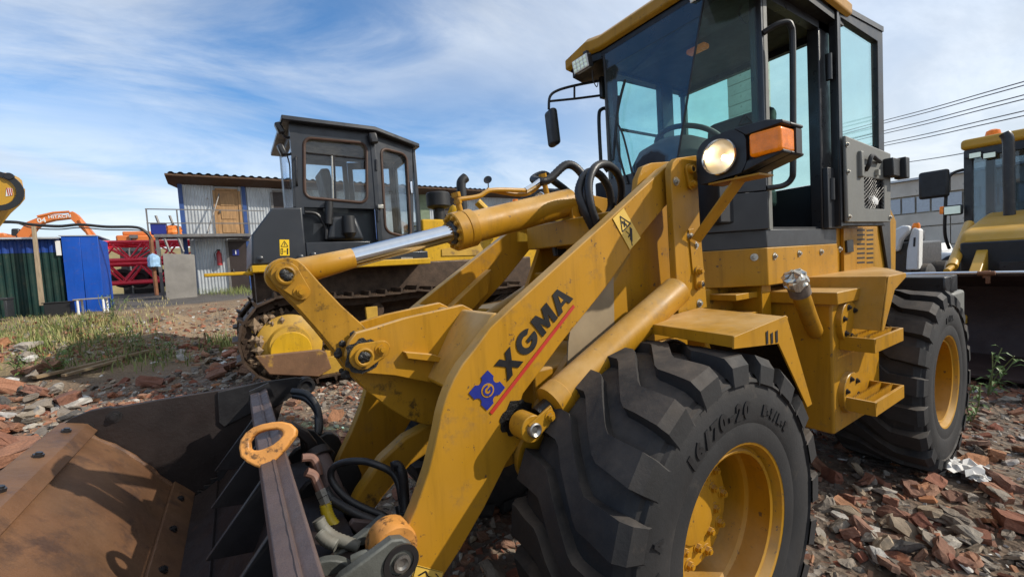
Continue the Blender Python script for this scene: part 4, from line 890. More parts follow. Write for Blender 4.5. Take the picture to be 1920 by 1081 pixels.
for sgn in (1, -1):
    f = (lambda v: Vector(v)) if sgn > 0 else (lambda v: Vector((v[0], 2*YC-v[1], v[2])))
    LC = Vector((-.455, -.272, 1.737)); xh = LC.x
    hp_ = [(-.375, 1.66), (-.36, 1.645), (-.19, 1.66), (-.045, 1.70), (-.045, 1.712), (-.17, 1.70), (-.17, 1.792), (-.045, 1.80), (-.045, 1.812), (-.10, 1.828), (-.22, 1.832), (-.34, 1.82), (-.37, 1.79)]
    xb = xh-.062; hb = MB(); hb.prism([f((xb, a, b_)) for a, b_ in hp_], (-.10, 0, 0)); hl = part('headlight', hb, BLK, LD, bev=.006, seg=2)
    lp = [(-.375, 1.66), (-.36, 1.645), (-.19, 1.66), (-.172, 1.70), (-.172, 1.792), (-.22, 1.832), (-.34, 1.82), (-.37, 1.79)]
    crc = [(LC.y+.0665*math.cos(2*math.pi*i/32), LC.z+.0665*math.sin(2*math.pi*i/32)) for i in range(32)]
    part('lamp_surround', MB().ring([f((xh, a, b_)) for a, b_ in radial(lp, crc)], [f((xh, a, b_)) for a, b_ in crc], (-.06, 0, 0)), BLK, hl)
    part('lamp_brow', MB().prism([f((xh, a, b_)) for a, b_ in [(-.172, 1.792), (-.045, 1.80), (-.045, 1.812), (-.10, 1.828), (-.22, 1.832)]], (-.06, 0, 0)), BLK, hl, bev=.004)
    part('lamp_sill', MB().prism([f((xh, a, b_)) for a, b_ in [(-.19, 1.66), (-.045, 1.70), (-.045, 1.712), (-.172, 1.70)]], (-.06, 0, 0)), BLK, hl, bev=.004)
    part('lamp_shell', MB().bb(*((xh-.16, xh-.02)+tuple(sorted((f((0, -.18, 0)).y, f((0, -.155, 0)).y)))), 1.70, 1.795), BLK, hl)
    part('lamp_reflector', MB().lathe([(.004, .066), (-.01, .062), (-.035, .045), (-.048, .02), (-.05, .0004)], f(LC)+Vector((-.004, 0, 0)), (1, 0, 0), 32), REFL, hl)
    part('lamp_bezel', MB().lathe([(-.012, .066), (.006, .070), (.012, .067), (.006, .0635)], f(LC)+Vector((.008, 0, 0)), (1, 0, 0), 32), CHR, hl)
    part('lamp_lens', MB().lathe([(.008, .064), (.016, .05), (.022, .028), (.024, .0004)], f(LC)+Vector((.008, 0, 0)), (1, 0, 0), 32), LAMP, hl)
    part('lamp_bulb', MB().sphere(f(LC)+Vector((-.028, 0, 0)), .012, 10), BULB, hl)
    a0, a1 = -.155, -.045
    ab = MB(); ab.bb(xh-.09, xh+.015, f((0, a0, 0)).y, f((0, a1, 0)).y, 1.706, 1.79); part('indicator', ab, AMB, hl, bev=.010, seg=3)
    part('indicator_base', MB().bb(xh-.135, xh-.09, f((0, a0, 0)).y, f((0, a1+.004, 0)).y, 1.704, 1.792), BLK, hl)
    bp_ = [at(1296, 440, 'y', -.39), at(1300, 470, 'y', -.39), at(1318, 448, 'y', -.37), at(1405, 342, 'y', -.22), at(1372, 335, 'y', -.22)]
    P0, P1 = f(at(1303, 450, 'y', -.385)), f((xh-.05, -.225, 1.650))
    d_ = (P1-P0).normalized(); v_ = Vector((0, sgn, 0)); v_ = (v_-d_*v_.dot(d_)).normalized(); w_2 = d_.cross(v_)
    part('headlight_bracket', MB().prism([P0-w_2*.03, P0+w_2*.03, P1+w_2*.032, P1-w_2*.032], v_*.008), Y1, LD, bev=.002)
    part('bracket_foot', MB().prism([f(at(1290, 430, 'y', -.399)), f(at(1300, 428, 'y', -.399)), f(at(1308, 512, 'y', -.399)), f(at(1298, 512, 'y', -.399))], v_*.006), Y1, LD)
    part('bracket_head', MB().bb(xh-.11, xh-.005, f((0, -.33, 0)).y, f((0, -.13, 0)).y, 1.640, 1.647), Y1, LD)
# ---- four-in-one bucket
BL_, BR_ = .15, -1.85
fl = [(1.823, .800), (1.777, .787), (1.747, .746), (1.70, .70), (1.656, .661), (1.615, .61), (1.575, .557), (1.54, .50), (1.505, .45), (1.478, .415), (1.453, .391)]
def sweep(pf, y0, y1, th, ny=2):
    # th is thickness along the outward (lower) normal
    b = MB(); pf = [Vector((a, 0, c)) for a, c in pf]; nn = []
    for i in range(len(pf)):
        d = (pf[min(i+1, len(pf)-1)]-pf[max(i-1, 0)]).normalized(); n_ = Vector((-d.z, 0, d.x)); nn.append(n_ if n_.z < 0 else -n_)
    loop = pf+[p+n_*th for p, n_ in zip(pf[::-1], nn[::-1])]
    return b.prism([p+Vector((0, y0, 0)) for p in loop], (0, y1-y0, 0))
bkt = part('bucket', sweep(fl, BR_, BL_, .02), RUST, LD, bev=.002, label='rusty open four-in-one bucket with bolted cutting edge')
part('cutting_edge', sweep([(1.842, .806), (1.818, .8045), (1.760, .787), (1.735, .752)], BR_-.02, BL_+.02, -.014), RUST, bkt, bev=.003)
for i in range(7):
    y_ = -1.72+i*.29
    for (xx, zz) in ((1.790, .799),): bolt((xx, y_, zz+.006), (-.3, 0, .95), bkt, BOLTK, 1.3)
part('wear_strip', sweep([(1.495, .445), (1.452, .396), (1.425, .362)], BR_, BL_, -.014), RUST, bkt, bev=.003)
for i in range(7): bolt((1.462, -1.70+i*.28, .415), (-.75, 0, .65), bkt, BOLTK, 1.3)
side_px = [(120, 793), (134, 783), (168, 770), (204, 762), (216, 764), (300, 749), (408, 732), (489, 717.5), (545, 710)]
sp_ = tr(side_px, 'y', BR_)
low = [(1.05, .62), (1.12, .50), (1.22, .40), (1.33, .345), (1.43, .345)]+[(a, b_-.012) for a, b_ in fl[::-1]]
for yy, dy in ((BR_, -.025), (BL_, .025)):
    P = [Vector((p.x, yy, p.z)) for p in sp_]+[Vector((a, yy, b_)) for a, b_ in low]
    part('bucket_side', MB().prism(P, (0, dy, 0)), BKT, bkt, bev=.003)
    ear = tr([(408, 735), (489, 716), (555, 707), (572, 709), (583, 720), (582, 735), (571, 743), (545, 745), (520, 760), (470, 775), (440, 790), (420, 800), (410, 792)], 'y', BR_+.014)
    part('pivot_plate', MB().prism([Vector((p.x, yy+(.014 if dy < 0 else -.014), p.z)) for p in ear], (0, .013 if dy > 0 else -.013, 0)), BKB, bkt, bev=.003)
    c = at(573, 722, 'y', BR_); part('pivot_boss', MB().lathe([(-.03, .045), (.03, .045), (.032, .03), (.02, .018), (.02, .0004)], (c.x, yy, c.z), (0, 1, 0), 20), BKB, bkt)
    ed = [Vector((a, yy+(.012 if dy < 0 else -.012), b_)) for a, b_ in fl]; part('weld_bead', MB().tube(ed, .010, 6, 2, lambda i: 1+.25*math.sin(i*2.1)), RUST, bkt)
for (a, b_) in ((162, 804), (215, 780)): bolt(at(a, b_, 'y', BR_), (0, 1, 0), bkt, BOLTK, 1.5)
# back blade with its ribs
bl = part('back_blade', sweep([(1.428, .350), (1.36, .375), (1.30, .42), (1.24, .50), (1.18, .62), (1.13, .74), (1.11, .82)], BR_+.03, BL_-.03, .02), BKT, LD, bev=.003)
part('blade_lip', sweep([(1.43, .352), (1.36, .377), (1.315, .407)], BR_+.035, BL_-.035, -.014), BKT, bl, bev=.002)
tb = MB(); P = []
for i in range(9):
    t = i/9; a = Vector((1.40-.24*t, BR_+.03, .36+.28*t**1.3)); P += [a, a+Vector((.004, 0, .028))]
P = P+[Vector((1.12, BR_+.03, .70)), Vector((1.14, BR_+.03, .56)), Vector((1.36, BR_+.03, .345))]; tb.prism(P, (0, -.012, 0)); part('toothed_edge', tb, BKB, bl)
for i, y_ in enumerate((-1.40, -1.06, -.74, -.42, -.10)):
    part('blade_rib', MB().prism([Vector((1.305, y_, .612)), Vector((1.15, y_, .80)), Vector((1.12, y_, .79)), Vector((1.165, y_, .63)), Vector((1.19, y_, .59))], (0, -.016, 0)), BKB, bl, bev=.002)
# spill beam: a bent plate with a welded front flange
bm_ = [(1.162, .800), (1.158, .846), (1.128, .852), (1.122, .848), (1.095, .862), (1.090, .858), (1.092, .840), (1.12, .810)]
beam = part('spill_beam', MB().prism([Vector((a, -1.62, b_)) for a, b_ in bm_], (0, 1.70, 0)), MAUVE, LD, bev=.003)
wv = MB(); P = []
for i in range(60): y_ = -1.60+i*.028; P.append((1.1255, y_, .8495))
wv.tube(P, .0052, 6, 2, lambda i: 1+.10*math.sin(i*1.3)); part('weld_bead', wv, MAUVE, beam)
part('beam_end', MB().prism([Vector((1.17, -1.62, .79)), Vector((1.16, -1.62, .86)), Vector((1.08, -1.62, .885)), Vector((1.06, -1.62, .80))], (0, -.012, 0)), BKB, beam)
# lifting hook on the beam
ho = [(447, 838), (450, 824), (460, 810), (474, 800), (490, 794), (510, 790), (528, 789), (545, 793), (556, 803), (555, 814), (540, 834), (522, 856), (505, 873), (494, 879), (478, 874), (462, 866), (450, 855)]
hi = [(468, 838), (467, 827), (473, 817), (483, 810), (495, 806), (507, 804), (518, 803), (526, 805), (530, 810), (529, 816), (522, 824), (512, 832), (500, 838), (492, 841), (484, 843), (476, 843), (471, 842)]
hpl = lambda q: atp(q[0], q[1], (1.14, -.72, .87), (.25, .85, .46))
hk = part('lifting_hook', MB().ring([hpl(q) for q in ho], [hpl(q) for q in hi], Vector((.25, .85, .46)).normalized()*-.03), ORG_, beam, bev=.006, seg=3)
# coupler lugs, bush and hydraulics between the arms
def lug(px_, y, th, mat=LUG, name='coupler_lug'): return part(name, MB().prism(tr(px_, 'y', y), (0, -th, 0)), mat, LD, bev=.005)
lug([(620, 1110), (640, 1082), (690, 1046), (735, 1012), (755, 1010), (772, 1020), (781, 1042), (778, 1070), (760, 1100), (720, 1130), (640, 1150)], -.385, .03)
lug([(588, 1085), (610, 1055), (660, 1018), (700, 986), (716, 972), (735, 972), (748, 985), (750, 1010), (735, 1040), (700, 1090), (620, 1120)], -.555, .03)
lc_ = at(752, 1052, 'y', -.385)
part('coupler_pin', MB().lathe([(0, .022), (.012, .022), (.013, .015), (.006, .011), (.006, .0004)], lc_, (0, 1, 0), 20), STEEL, LD)
part('seal_ring', MB().lathe([(0, .046), (.006, .046), (.006, .032), (0, .032)], lc_, (0, 1, 0), 28, True), BLKM, LD)
bc_ = Vector((lc_.x+.002, -.415, lc_.z+.012))
part('bush', MB().lathe([(0, .0004), (0, .058), (-.008, .062), (-.07, .062), (-.078, .058), (-.078, .0004)], bc_-Vector((0, .002, 0)), (0, 1, 0), 28), ORG_, LD)
part('coupler_disc', MB().lathe([(-.015, .0004), (-.015, .085), (.015, .085), (.015, .0004)], at(612, 1108, 'y', -.50), (.3, 1, .1), 32), LUG, LD, bev=.004)
part('coupler_casting', MB().sphere(at(690, 1088, 'y', -.46), .055, 14, (1.2, 1, .8)).tube([at(660, 1050, 'y', -.45), at(690, 1040, 'y', -.44), at(720, 1062, 'y', -.44)], .014, 8), LUG, LD)
cb_ = MB(); cb_.bb(.92, 1.06, -1.30, -.40, .52, .60); cb_.bb(.90, .95, -1.30, -.40, .30, .60); part('coupler_frame', cb_, BKT, LD, bev=.006)
part('coupler_plate', MB().prism(tr([(655, 985), (662, 975), (715, 980), (725, 990), (722, 1008), (668, 1000)], 'y', -.62), (0, -.02, 0)), MAUVE, LD, bev=.004)
for yy in (-.95, -1.30):
    part('coupler_lug', MB().prism([Vector((p.x, yy, p.z)) for p in tr([(620, 1110), (640, 1082), (690, 1046), (735, 1012), (755, 1010), (772, 1020), (781, 1042), (778, 1070), (760, 1100), (720, 1130), (640, 1150)], 'y', -.385)], (0, -.03, 0)), BKB, LD, bev=.005)
# clam cylinder (brown) and bracket seen past the beam
cA, cB = at(598, 858, 'y', -.98), at(650, 985, 'y', -.80)
cc_ = part('clam_cylinder', MB().cyl(cA, cB, .036, n=24), MAUVE, LD); part('cylinder_cap', MB().lathe([(0, .0004), (0, .042), (.03, .046), (.035, .040)], cA-(cB-cA).normalized()*.03, cB-cA, 24), BKT, cc_)
part('clam_bracket', MB().prism(tr([(560, 800), (590, 808), (630, 850), (622, 868), (592, 848), (566, 852)], 'y', -1.2), (0, -.02, 0)), BKB, LD, bev=.004)
part('bracket_strap', MB().prism(tr([(548, 795), (580, 812), (598, 835), (590, 850), (576, 848), (572, 832), (550, 812)], 'y', -1.05), (0, -.06, 0)), BKT, LD, bev=.008)
TERRA = pmat('pipe_brown', (.22, .115, .085), .5, var=.2, scale=20, bump=.1)
part('oil_pipe', MB().tube([at(566, 858, 'y', -.92), at(585, 858, 'y', -.92), at(594, 872, 'y', -.91), at(598, 890, 'y', -.90)], .014, 10), TERRA, LD)
part('oil_pipe', MB().tube([at(574, 884, 'y', -.80), at(588, 890, 'y', -.80), at(595, 905, 'y', -.79), at(600, 918, 'y', -.78)], .014, 10), TERRA, LD)
ya0, ya1 = at(600, 918, 'y', -.78), at(610, 943, 'y', -.76); yd = (ya1-ya0).normalized()
part('hose_ferrule', MB().cyl(ya0, ya0+yd*.022, .0175, n=6).cyl(ya0+yd*.024, ya0+yd*.055, .0165, n=6), ZINC, LD)
hose([ya1, at(614, 962, 'y', -.75), at(625, 982, 'y', -.73), at(645, 998, 'y', -.70), at(680, 1012, 'y', -.66)], .0165, HOSEY, 8)
hose([at(597, 972, 'y', -.62), at(606, 990, 'y', -.61), at(625, 1006, 'y', -.59), at(655, 1018, 'y', -.56), at(672, 1024, 'y', -.55)], .0155, HOSEG, 8)
hose([at(600, 1000, 'y', -.60), at(612, 1012, 'y', -.58), at(632, 1022, 'y', -.56)], .0155, HOSEG, 8)
hose([at(738, 985, 'y', -.66), at(720, 967, 'y', -.68), at(690, 955, 'y', -.72), at(655, 937, 'y', -.76), at(632, 915, 'y', -.80), at(621, 895, 'y', -.82), at(624, 877, 'y', -.82), at(645, 866, 'y', -.80), at(680, 864, 'y', -.76), at(710, 872, 'y', -.72), at(735, 885, 'y', -.70), at(747, 905, 'y', -.68), at(752, 930, 'y', -.66), at(756, 958, 'y', -.65)], .0115, rf=None)
hose([at(610, 915, 'y', -.80), at(622, 935, 'y', -.78), at(648, 952, 'y', -.74), at(675, 966, 'y', -.70), at(705, 978, 'y', -.66), at(730, 992, 'y', -.62)], .0135)
hose([at(735, 875, 'y', -.66), at(745, 872, 'y', -.66), at(755, 890, 'y', -.65), at(758, 925, 'y', -.64), at(760, 960, 'y', -.62)], .0145)
part('hose_joint', MB().cyl(at(752, 945, 'y', -.65), at(760, 985, 'y', -.62), .02, n=8).cyl(at(735, 978, 'y', -.64), at(765, 985, 'y', -.62), .018, n=8), BLKM, LD)
for k in range(2): hose([at(548+3*k, 733+8*k, 'y', -1.5), at(575, 738+10*k, 'y', -1.45), at(594, 762+8*k, 'y', -1.4), at(600-4*k, 795, 'y', -1.35), at(596, 815, 'y', -1.32)], .0135)
# ------------------------------------------------------------------ bulldozer, parallel to the loader, nose to the right of the picture
GZ = hgt(-.6, -5.5, False)
DZ = thing('bulldozer', 'yellow crawler bulldozer with dark grey glazed cab standing behind the loader', 'bulldozer', (-.7, -5.5, GZ))
MUD = pmat('track_steel', (.075, .047, .030), .6, .4, var=.45, scale=9, bump=.35, bscale=40, dust=.7, dustcol=(.23, .16, .10), spots=.3, spotcol=(.03, .02, .015))  # mud on the tracks; on hull and fender web also painted-in shade
MUDY = pmat('muddy_yellow', (.50, .29, .03), .55, var=.3, scale=4, bump=.15, bscale=40, dust=.7, dustcol=(.22, .14, .08), spots=.5, spotcol=(.13, .075, .04), spotscale=5)
CLAY = pmat('dry_clay', (.27, .19, .12), .95, var=.3, scale=14, bump=.8, bscale=30)
SPX, SPZ, RS = .72, .655, .455; IDX = -2.20; IDZ = .60; RI = .40
def loop_pts():
    P = []
    for i in range(20): a = R(-90+180*i/19); P.append((SPX+RS*math.cos(a), SPZ+RS*math.sin(a)))        # rear sprocket, bottom to top
    top0 = (SPX, SPZ+RS); top1 = (IDX, IDZ+RI)
    for i in range(1, 12): t = i/12; P.append((top0[0]+(top1[0]-top0[0])*t, top0[1]+(top1[1]-top0[1])*t-.045*abs(math.sin(t*math.pi*2))))
    for i in range(16): a = R(90+180*i/15); P.append((IDX+RI*math.cos(a), IDZ+RI*math.sin(a)))
    return [Vector((x, 0, z)) for x, z in P]
LP = loop_pts(); LP.append(LP[0])
cum = [0]
for a, b_ in zip(LP, LP[1:]): cum.append(cum[-1]+(b_-a).length)
NS = 44
def on_loop(s):
    s %= cum[-1]
    for i in range(len(LP)-1):
        if s <= cum[i+1]: t = (s-cum[i])/(cum[i+1]-cum[i]); return LP[i].lerp(LP[i+1], t), (LP[i+1]-LP[i]).normalized()
PIT = cum[-1]/NS
sb = MB(); sb.prism([Vector((-PIT*.50, -.255, .0)), Vector((-PIT*.50, -.255, .014)), Vector((-PIT*.46, -.255, .068)), Vector((-PIT*.38, -.255, .068)), Vector((-PIT*.32, -.255, .020)), Vector((PIT*.46, -.255, .018)), Vector((PIT*.54, -.255, .004)), Vector((PIT*.50, -.255, -.006))], (0, .51, 0))
for yy in (-.085, .085): sb.box((0, yy, -.05), (PIT*1.05, .035, .085)); 
sb.cyl((PIT*.5, -.11, -.05), (PIT*.5, .11, -.05), .026, n=10)
for yy in (-.13, -.05, .05, .13): sb.cyl((0.02, yy, .014), (.02, yy, .03), .013, n=6)
SHOE = sb.mesh('track_shoe'); SHOE.materials.append(MUD)
for side in (-4.655, -6.35):
    fm = MB(); fm.bb(SPX-.35, IDX+.3, side-.13, side+.10, .30+.0, .52); fm.prism([Vector((SPX+.12, side+.09, .40)), Vector((SPX+.02, side+.09, .46)), Vector((IDX+.2, side+.09, .46)), Vector((IDX+.2, side+.09, .30)), Vector((SPX-.25, side+.09, .24))], (0, .07, 0))
    tf = part('track_frame', fm, MUDY, DZ, bev=.01)
    for i in range(NS):
        p, d = on_loop(i*PIT+.05); n_ = Vector((d.z, 0, -d.x))                       # outward
        rot = Matrix((d, Vector((0, 1, 0)), n_)).transposed()
        rot = Matrix((d, n_.cross(d), n_)).transposed()
        inst('track_shoe', SHOE, tf, Vector((p.x, side, p.z+GZ-.10))+n_*.0, rot)
    sp = MB(); P = []
    for i in range(52): a = 2*math.pi*i/52; rr = .40 if i % 2 else .345; P.append(Vector((SPX+rr*math.cos(a), side+.03, SPZ+rr*math.sin(a))))
    sp.prism(P, (0, -.06, 0)); part('sprocket', sp, MUD, tf)
    part('final_drive', MB().lathe([(0, .33), (.10, .33), (.12, .30), (.14, .22), (.20, .20), (.205, .05), (.21, .0004)], (SPX, side+.02, SPZ), (0, 1, 0), 40), MUDY, tf)
    part('drive_cover', MB().prism([Vector((SPX+.20*math.cos(R(a)), side+.215, SPZ-.05+.20*math.sin(R(a)))) for a in range(0, 181, 15)]+[Vector((SPX-.20, side+.215, SPZ-.22)), Vector((SPX+.20, side+.215, SPZ-.22))], (0, .02, 0)), Y2, tf, bev=.008)
    part('idler', MB().lathe([(-.07, .10), (-.07, .34), (-.03, .34), (-.03, .37), (.03, .37), (.03, .34), (.07, .34), (.07, .10)], (IDX, side, IDZ), (0, 1, 0), 32), MUD, tf)
    for i in range(6):
        c = (SPX-.55-i*.40, side, .25); part('track_roller', MB().lathe([(-.14, .05), (-.14, .10), (-.10, .12), (-.05, .09), (.05, .09), (.10, .12), (.14, .10), (.14, .05)], c, (0, 1, 0), 18), MUD, tf)
    for xx in (-.25, -1.4): part('carrier_roller', MB().cyl((xx, side-.12, .93), (xx, side+.12, .93), .085, n=18), MUD, tf)
    part('roller_bracket', MB().prism([Vector((-.22, side+.13, .50)), Vector((-.12, side+.13, .50)), Vector((-.10, side+.13, .98)), Vector((-.24, side+.13, .98))], (0, .05, 0)), MUDY, tf, bev=.006)
    cl_ = MB(); random.seed(int(-side*10))
    for i in range(60):
        a = R(random.uniform(95, 250)); q = random.uniform(.28, .40)
        cl_.sphere((SPX+q*math.cos(math.pi-a), side+.10+random.uniform(-.05, .06), SPZ+q*math.sin(a)), random.uniform(.02, .06), 5, (random.uniform(.6, 1.5), .8, random.uniform(.6, 1.5)))
    for i in range(30): cl_.sphere((random.uniform(-1.6, .2), side+random.uniform(-.05, .1), random.uniform(.50, .66)), random.uniform(.04, .10), 7, (1.4, 1, .8))
    o = part('caked_clay', cl_, CLAY, tf, smooth=0); o['kind'] = 'stuff'
# hull, fenders and rear tank
hl_ = MB(); hl_.bb(.95, -2.9, -6.05, -4.95, .55, 1.50); part('hull', hl_, MUD, DZ, bev=.02)  # dark colour is mud plus shade under the fender put into the colour
for yy in (-4.40, -6.60):
    s_ = 1 if yy > -5 else -1
    fe = MB(); fe.bb(1.015, -.93, yy, yy-s_*.55, 1.455, 1.53); part('fender', fe, Y2, DZ, bev=.01)
    part('fender_web', MB().bb(.98, -.93, yy-s_*.40, yy-s_*.43, 1.05, 1.455), MUD, DZ)  # mud colour that also paints in the shade below the fender
part('drawbar', MB().bb(1.01, 1.42, -4.62, -4.50, 1.44, 1.475), Y2, DZ, bev=.008)
tkx = [(1.012, 1.535), (.986, 1.848), (.782, 2.126), (.49, 2.144), (.49, 1.535)]
dt = part('rear_tank', MB().prism([Vector((a, -4.45, b_)) for a, b_ in tkx], (0, -2.10, 0)), DGREY, DZ, bev=.02, seg=3)
part('side_panel', MB().bb(.485, -.21, -4.46, -4.52, 1.535, 1.76), DGREY, DZ, bev=.008); part('side_panel', MB().bb(-.215, -.93, -4.47, -4.53, 1.52, 1.62), DGREY, DZ, bev=.008)
for xx, zz in ((.93, 1.60), (.55, 1.60), (.42, 1.62)): part('knob', MB().lathe([(0, .03), (.02, .03), (.03, .015), (.03, .0004)], (xx, -4.45, zz), (0, 1, 0), 14), DGREY, DZ)
# warning label with triangle and figure
lb = part('warning_label', MB().prism(tr([(524, 449), (542, 449), (543, 479), (525, 479)], 'y', -4.448), (0, .002, 0)), pmat('label_yellow', (.85, .55, .01), .5, var=.04), DZ)
t3 = MB()
def px_stroke(mb, a, b_, w, y): 
    for P in [stroke(a, b_, w)]: mb.prism(tr(P, 'y', y), (0, .0015, 0))
for a, b_ in (((527, 462), (533, 451.5)), ((533, 451.5), (540, 462)), ((540, 462), (527, 462)), ((533.5, 455), (533.5, 460)), ((527, 466), (530, 466)), ((530, 466), (530, 476)), ((530, 476), (527, 476)), ((527, 476), (527, 466)), ((532, 471), (537, 471))): px_stroke(t3, a, b_, 1.1, -4.4455)
px_stroke(t3, (539.2, 465), (539.2, 477), 2.6, -4.4455)
part('label_print', t3, PATCH, lb, smooth=0)
part('name_plate', MB().prism(tr([(752, 482), (774, 482), (774, 490), (752, 490)], 'y', -4.468), (0, .003, 0)), ZINC, DZ)
# engine-bay recess under the cab
part('bay_back', MB().bb(.49, -.40, -4.85, -4.90, 1.53, 2.2), DGREY, DZ)
part('bay_pipe', MB().tube([at(617, 378, 'y', -4.66), at(617, 395, 'y', -4.66), at(616, 420, 'y', -4.66)], .045, 12, 3), BLK, DZ)
part('bay_hose', MB().tube([at(572, 398, 'y', -4.7), at(595, 402, 'y', -4.7), at(610, 425, 'y', -4.7), at(612, 448, 'y', -4.7)], .02, 8), HOSE, DZ)
part('bay_cover', MB().prism(tr([(622, 405), (668, 405), (685, 450), (612, 450)], 'y', -4.66), (0, -.15, 0)), DGREY, DZ, bev=.04, seg=3); part('bay_canister', MB().lathe([(0, .07), (.20, .08), (.26, .04), (.26, .0004)], at(653, 405, 'y', -4.62), (0, 0, -1), 18), BLK, DZ)
# cab
CY = -4.70; ZC0, ZC1 = 1.76, 3.10
c1, c2 = Vector((.50, CY, 0)), Vector((-.40, CY, 0)); c3 = Vector((-1.02, -4.97, 0))
cy2 = -6.10; c4, c5, c6 = Vector((-1.02, -5.83, 0)), Vector((-.40, cy2, 0)), Vector((.50, cy2, 0))
def vplane(p, q): d = (q-p).normalized(); return Vector((d.y, -d.x, 0))
def cabface(name, p, q, outer, hole, n=None, mat=DGREY, th=.05):
    n = n or vplane(p, q)
    O2 = [atp(x, y, p, n) for x, y in outer]; H2 = [atp(x, y, p, n) for x, y in hole]
    return O2, H2, n
def rrect(x0, y0, x1, y1, r, k=4, skew=0., skx=0.):
    P = []
    for cx_, cy_, a0 in ((x1-r, y0+r, -90), (x1-r, y1-r, 0), (x0+r, y1-r, 90), (x0+r, y0+r, 180)):
        for i in range(k+1): a = R(a0+90*i/k); P.append((cx_+r*math.cos(a), cy_+r*math.sin(a)))
    return [(x+skx*(y-y0), y+skew*(x-x0)) for x, y in P]
nA = Vector((0, 1, 0)); nB = vplane(c2, c3); nB = nB if nB.y > 0 else -nB
qa = [(545, 226), (702, 246), (708, 392), (549, 388)]; ha = rrect(570, 258, 687, 370, 14, skew=.09, skx=.01)
A_o = [atp(x, y, c1, nA) for x, y in radial(qa, ha)]; A_h = [atp(x, y, c1, nA) for x, y in ha]
cabo = part('cab_side', MB().ring(A_o, A_h, nA*-.05), DGREY, DZ, bev=.004)
qb = [(702, 246), (774, 272), (783, 452), (712, 452)]; hb_ = rrect(714, 277, 762, 434, 12, skew=.26, skx=.055)
B_o = [atp(x, y, c2, nB) for x, y in radial(qb, hb_)]; B_h = [atp(x, y, c2, nB) for x, y in hb_]
cdoor = part('cab_door', MB().ring(B_o, B_h, nB*-.05), DGREY, DZ, bev=.004)
RUBR = pmat('seal_brown', (.06, .028, .016), .6, var=.3)
part('window_seal', MB().tube(A_h+[A_h[0]], .018, 8, 1, smooth=False), RUBR, cabo); part('window_seal', MB().tube(B_h+[B_h[0]], .018, 8, 1, smooth=False), RUBR, cdoor)
part('window_pane', MB().prism([p+nA*-.03 for p in A_h], nA*-.006), GLD, cabo, smooth=0); part('window_pane', MB().prism([p+nB*-.03 for p in B_h], nB*-.006), GLD, cdoor, smooth=0)
for a, b_ in (((568, 285), (689, 297)), ((627, 291), (630, 372)), ((623, 291), (625, 372))):
    part('window_bar', MB().tube([atp(*a, c1, nA)-nA*.026, atp(*b_, c1, nA)-nA*.026], .012, 6, 1), BLKM if a[1] == 285 or a[0] == 627 else ZINC, cabo)
# other cab walls with openings
def openwall(p, q, z0, z1, zo, zt_, mg=.07, mat=DGREY):
    d = (q-p); L_ = d.length; d = d.normalized(); n_ = Vector((d.y, -d.x, 0)); f = lambda s, z: Vector((p.x, p.y, 0))+d*s+Vector((0, 0, z))
    o = part('cab_wall', MB().ring([f(0, z0), f(L_, z0), f(L_, z1), f(0, z1)], [f(mg, zo), f(L_-mg, zo), f(L_-mg, zt_), f(mg, zt_)], n_*.04), mat, DZ, bev=.004)
    part('window_pane', MB().prism([f(mg, zo), f(L_-mg, zo), f(L_-mg, zt_), f(mg, zt_)], n_*.006), GLD, o, smooth=0)
openwall(c1, c6, 2.14, 3.12, 2.25, 3.02, .20); openwall(c3, c4, 1.6, 3.05, 1.95, 2.96); openwall(c4, c5, 1.6, 3.08, 1.9, 2.98); openwall(c5, c6, 2.0, 3.12, 2.1, 3.02)
part('cab_pillar', MB().bb(.52, .44, CY+.004, CY-.07, 2.1, 3.12), DGREY, DZ); part('cab_pillar', MB().box((-.40, CY-.005, 2.45), (.06, .03, 1.40)), DGREY, DZ, bev=.006)
rr_ = [Vector((.60, CY+.10, 3.115)), Vector((-.42, CY+.10, 3.115)), Vector((-1.10, -4.90, 3.06)), Vector((-1.10, -5.90, 3.06)), Vector((-.42, cy2-.1, 3.115)), Vector((.60, cy2-.1, 3.115))]
part('cab_roof', MB().prism(rr_, (0, 0, .055)), DGREY, DZ, bev=.012)
part('cab_floor', MB().prism([Vector((p.x, p.y, 1.70)) for p in (c1, c2, c3, c4, c5, c6)], (0, 0, .05)), DARKIN, DZ)
ds = MB(); ds.bb(.0, -.42, -5.65, -5.15, 2.0, 2.15); ds.box((.05, -5.4, 2.45), (.12, .46, .62), Matrix.Rotation(R(8), 3, 'Y')); part('driver_seat', ds, BLK, DZ, bev=.04, seg=3)
part('seat_stripe', MB().box((-.02, -5.4, 2.45), (.01, .10, .5), Matrix.Rotation(R(8), 3, 'Y')), DOORG, DZ)
part('door_latch', MB().box(atp(769, 352, c2, nB)+nB*.02, (.03, .03, .16)), CHR, cdoor, bev=.006); part('door_latch', MB().box(atp(710, 388, c2, nB)+nB*.03, (.07, .05, .05)), ZINC, cdoor, bev=.006)
part('hinge', MB().cyl(atp(703, 300, c2, nB)+nB*.02, atp(704, 320, c2, nB)+nB*.02, .016), BLKM, cdoor); part('hinge', MB().cyl(atp(707, 395, c2, nB)+nB*.02, atp(707, 415, c2, nB)+nB*.02, .016), BLKM, cdoor)
part('grab_handle', MB().tube([atp(556, 295, c1, nA), atp(554, 300, c1, nA)+nA*.05, atp(555, 340, c1, nA)+nA*.05, atp(557, 348, c1, nA)], .012, 8), BLKM, cabo)
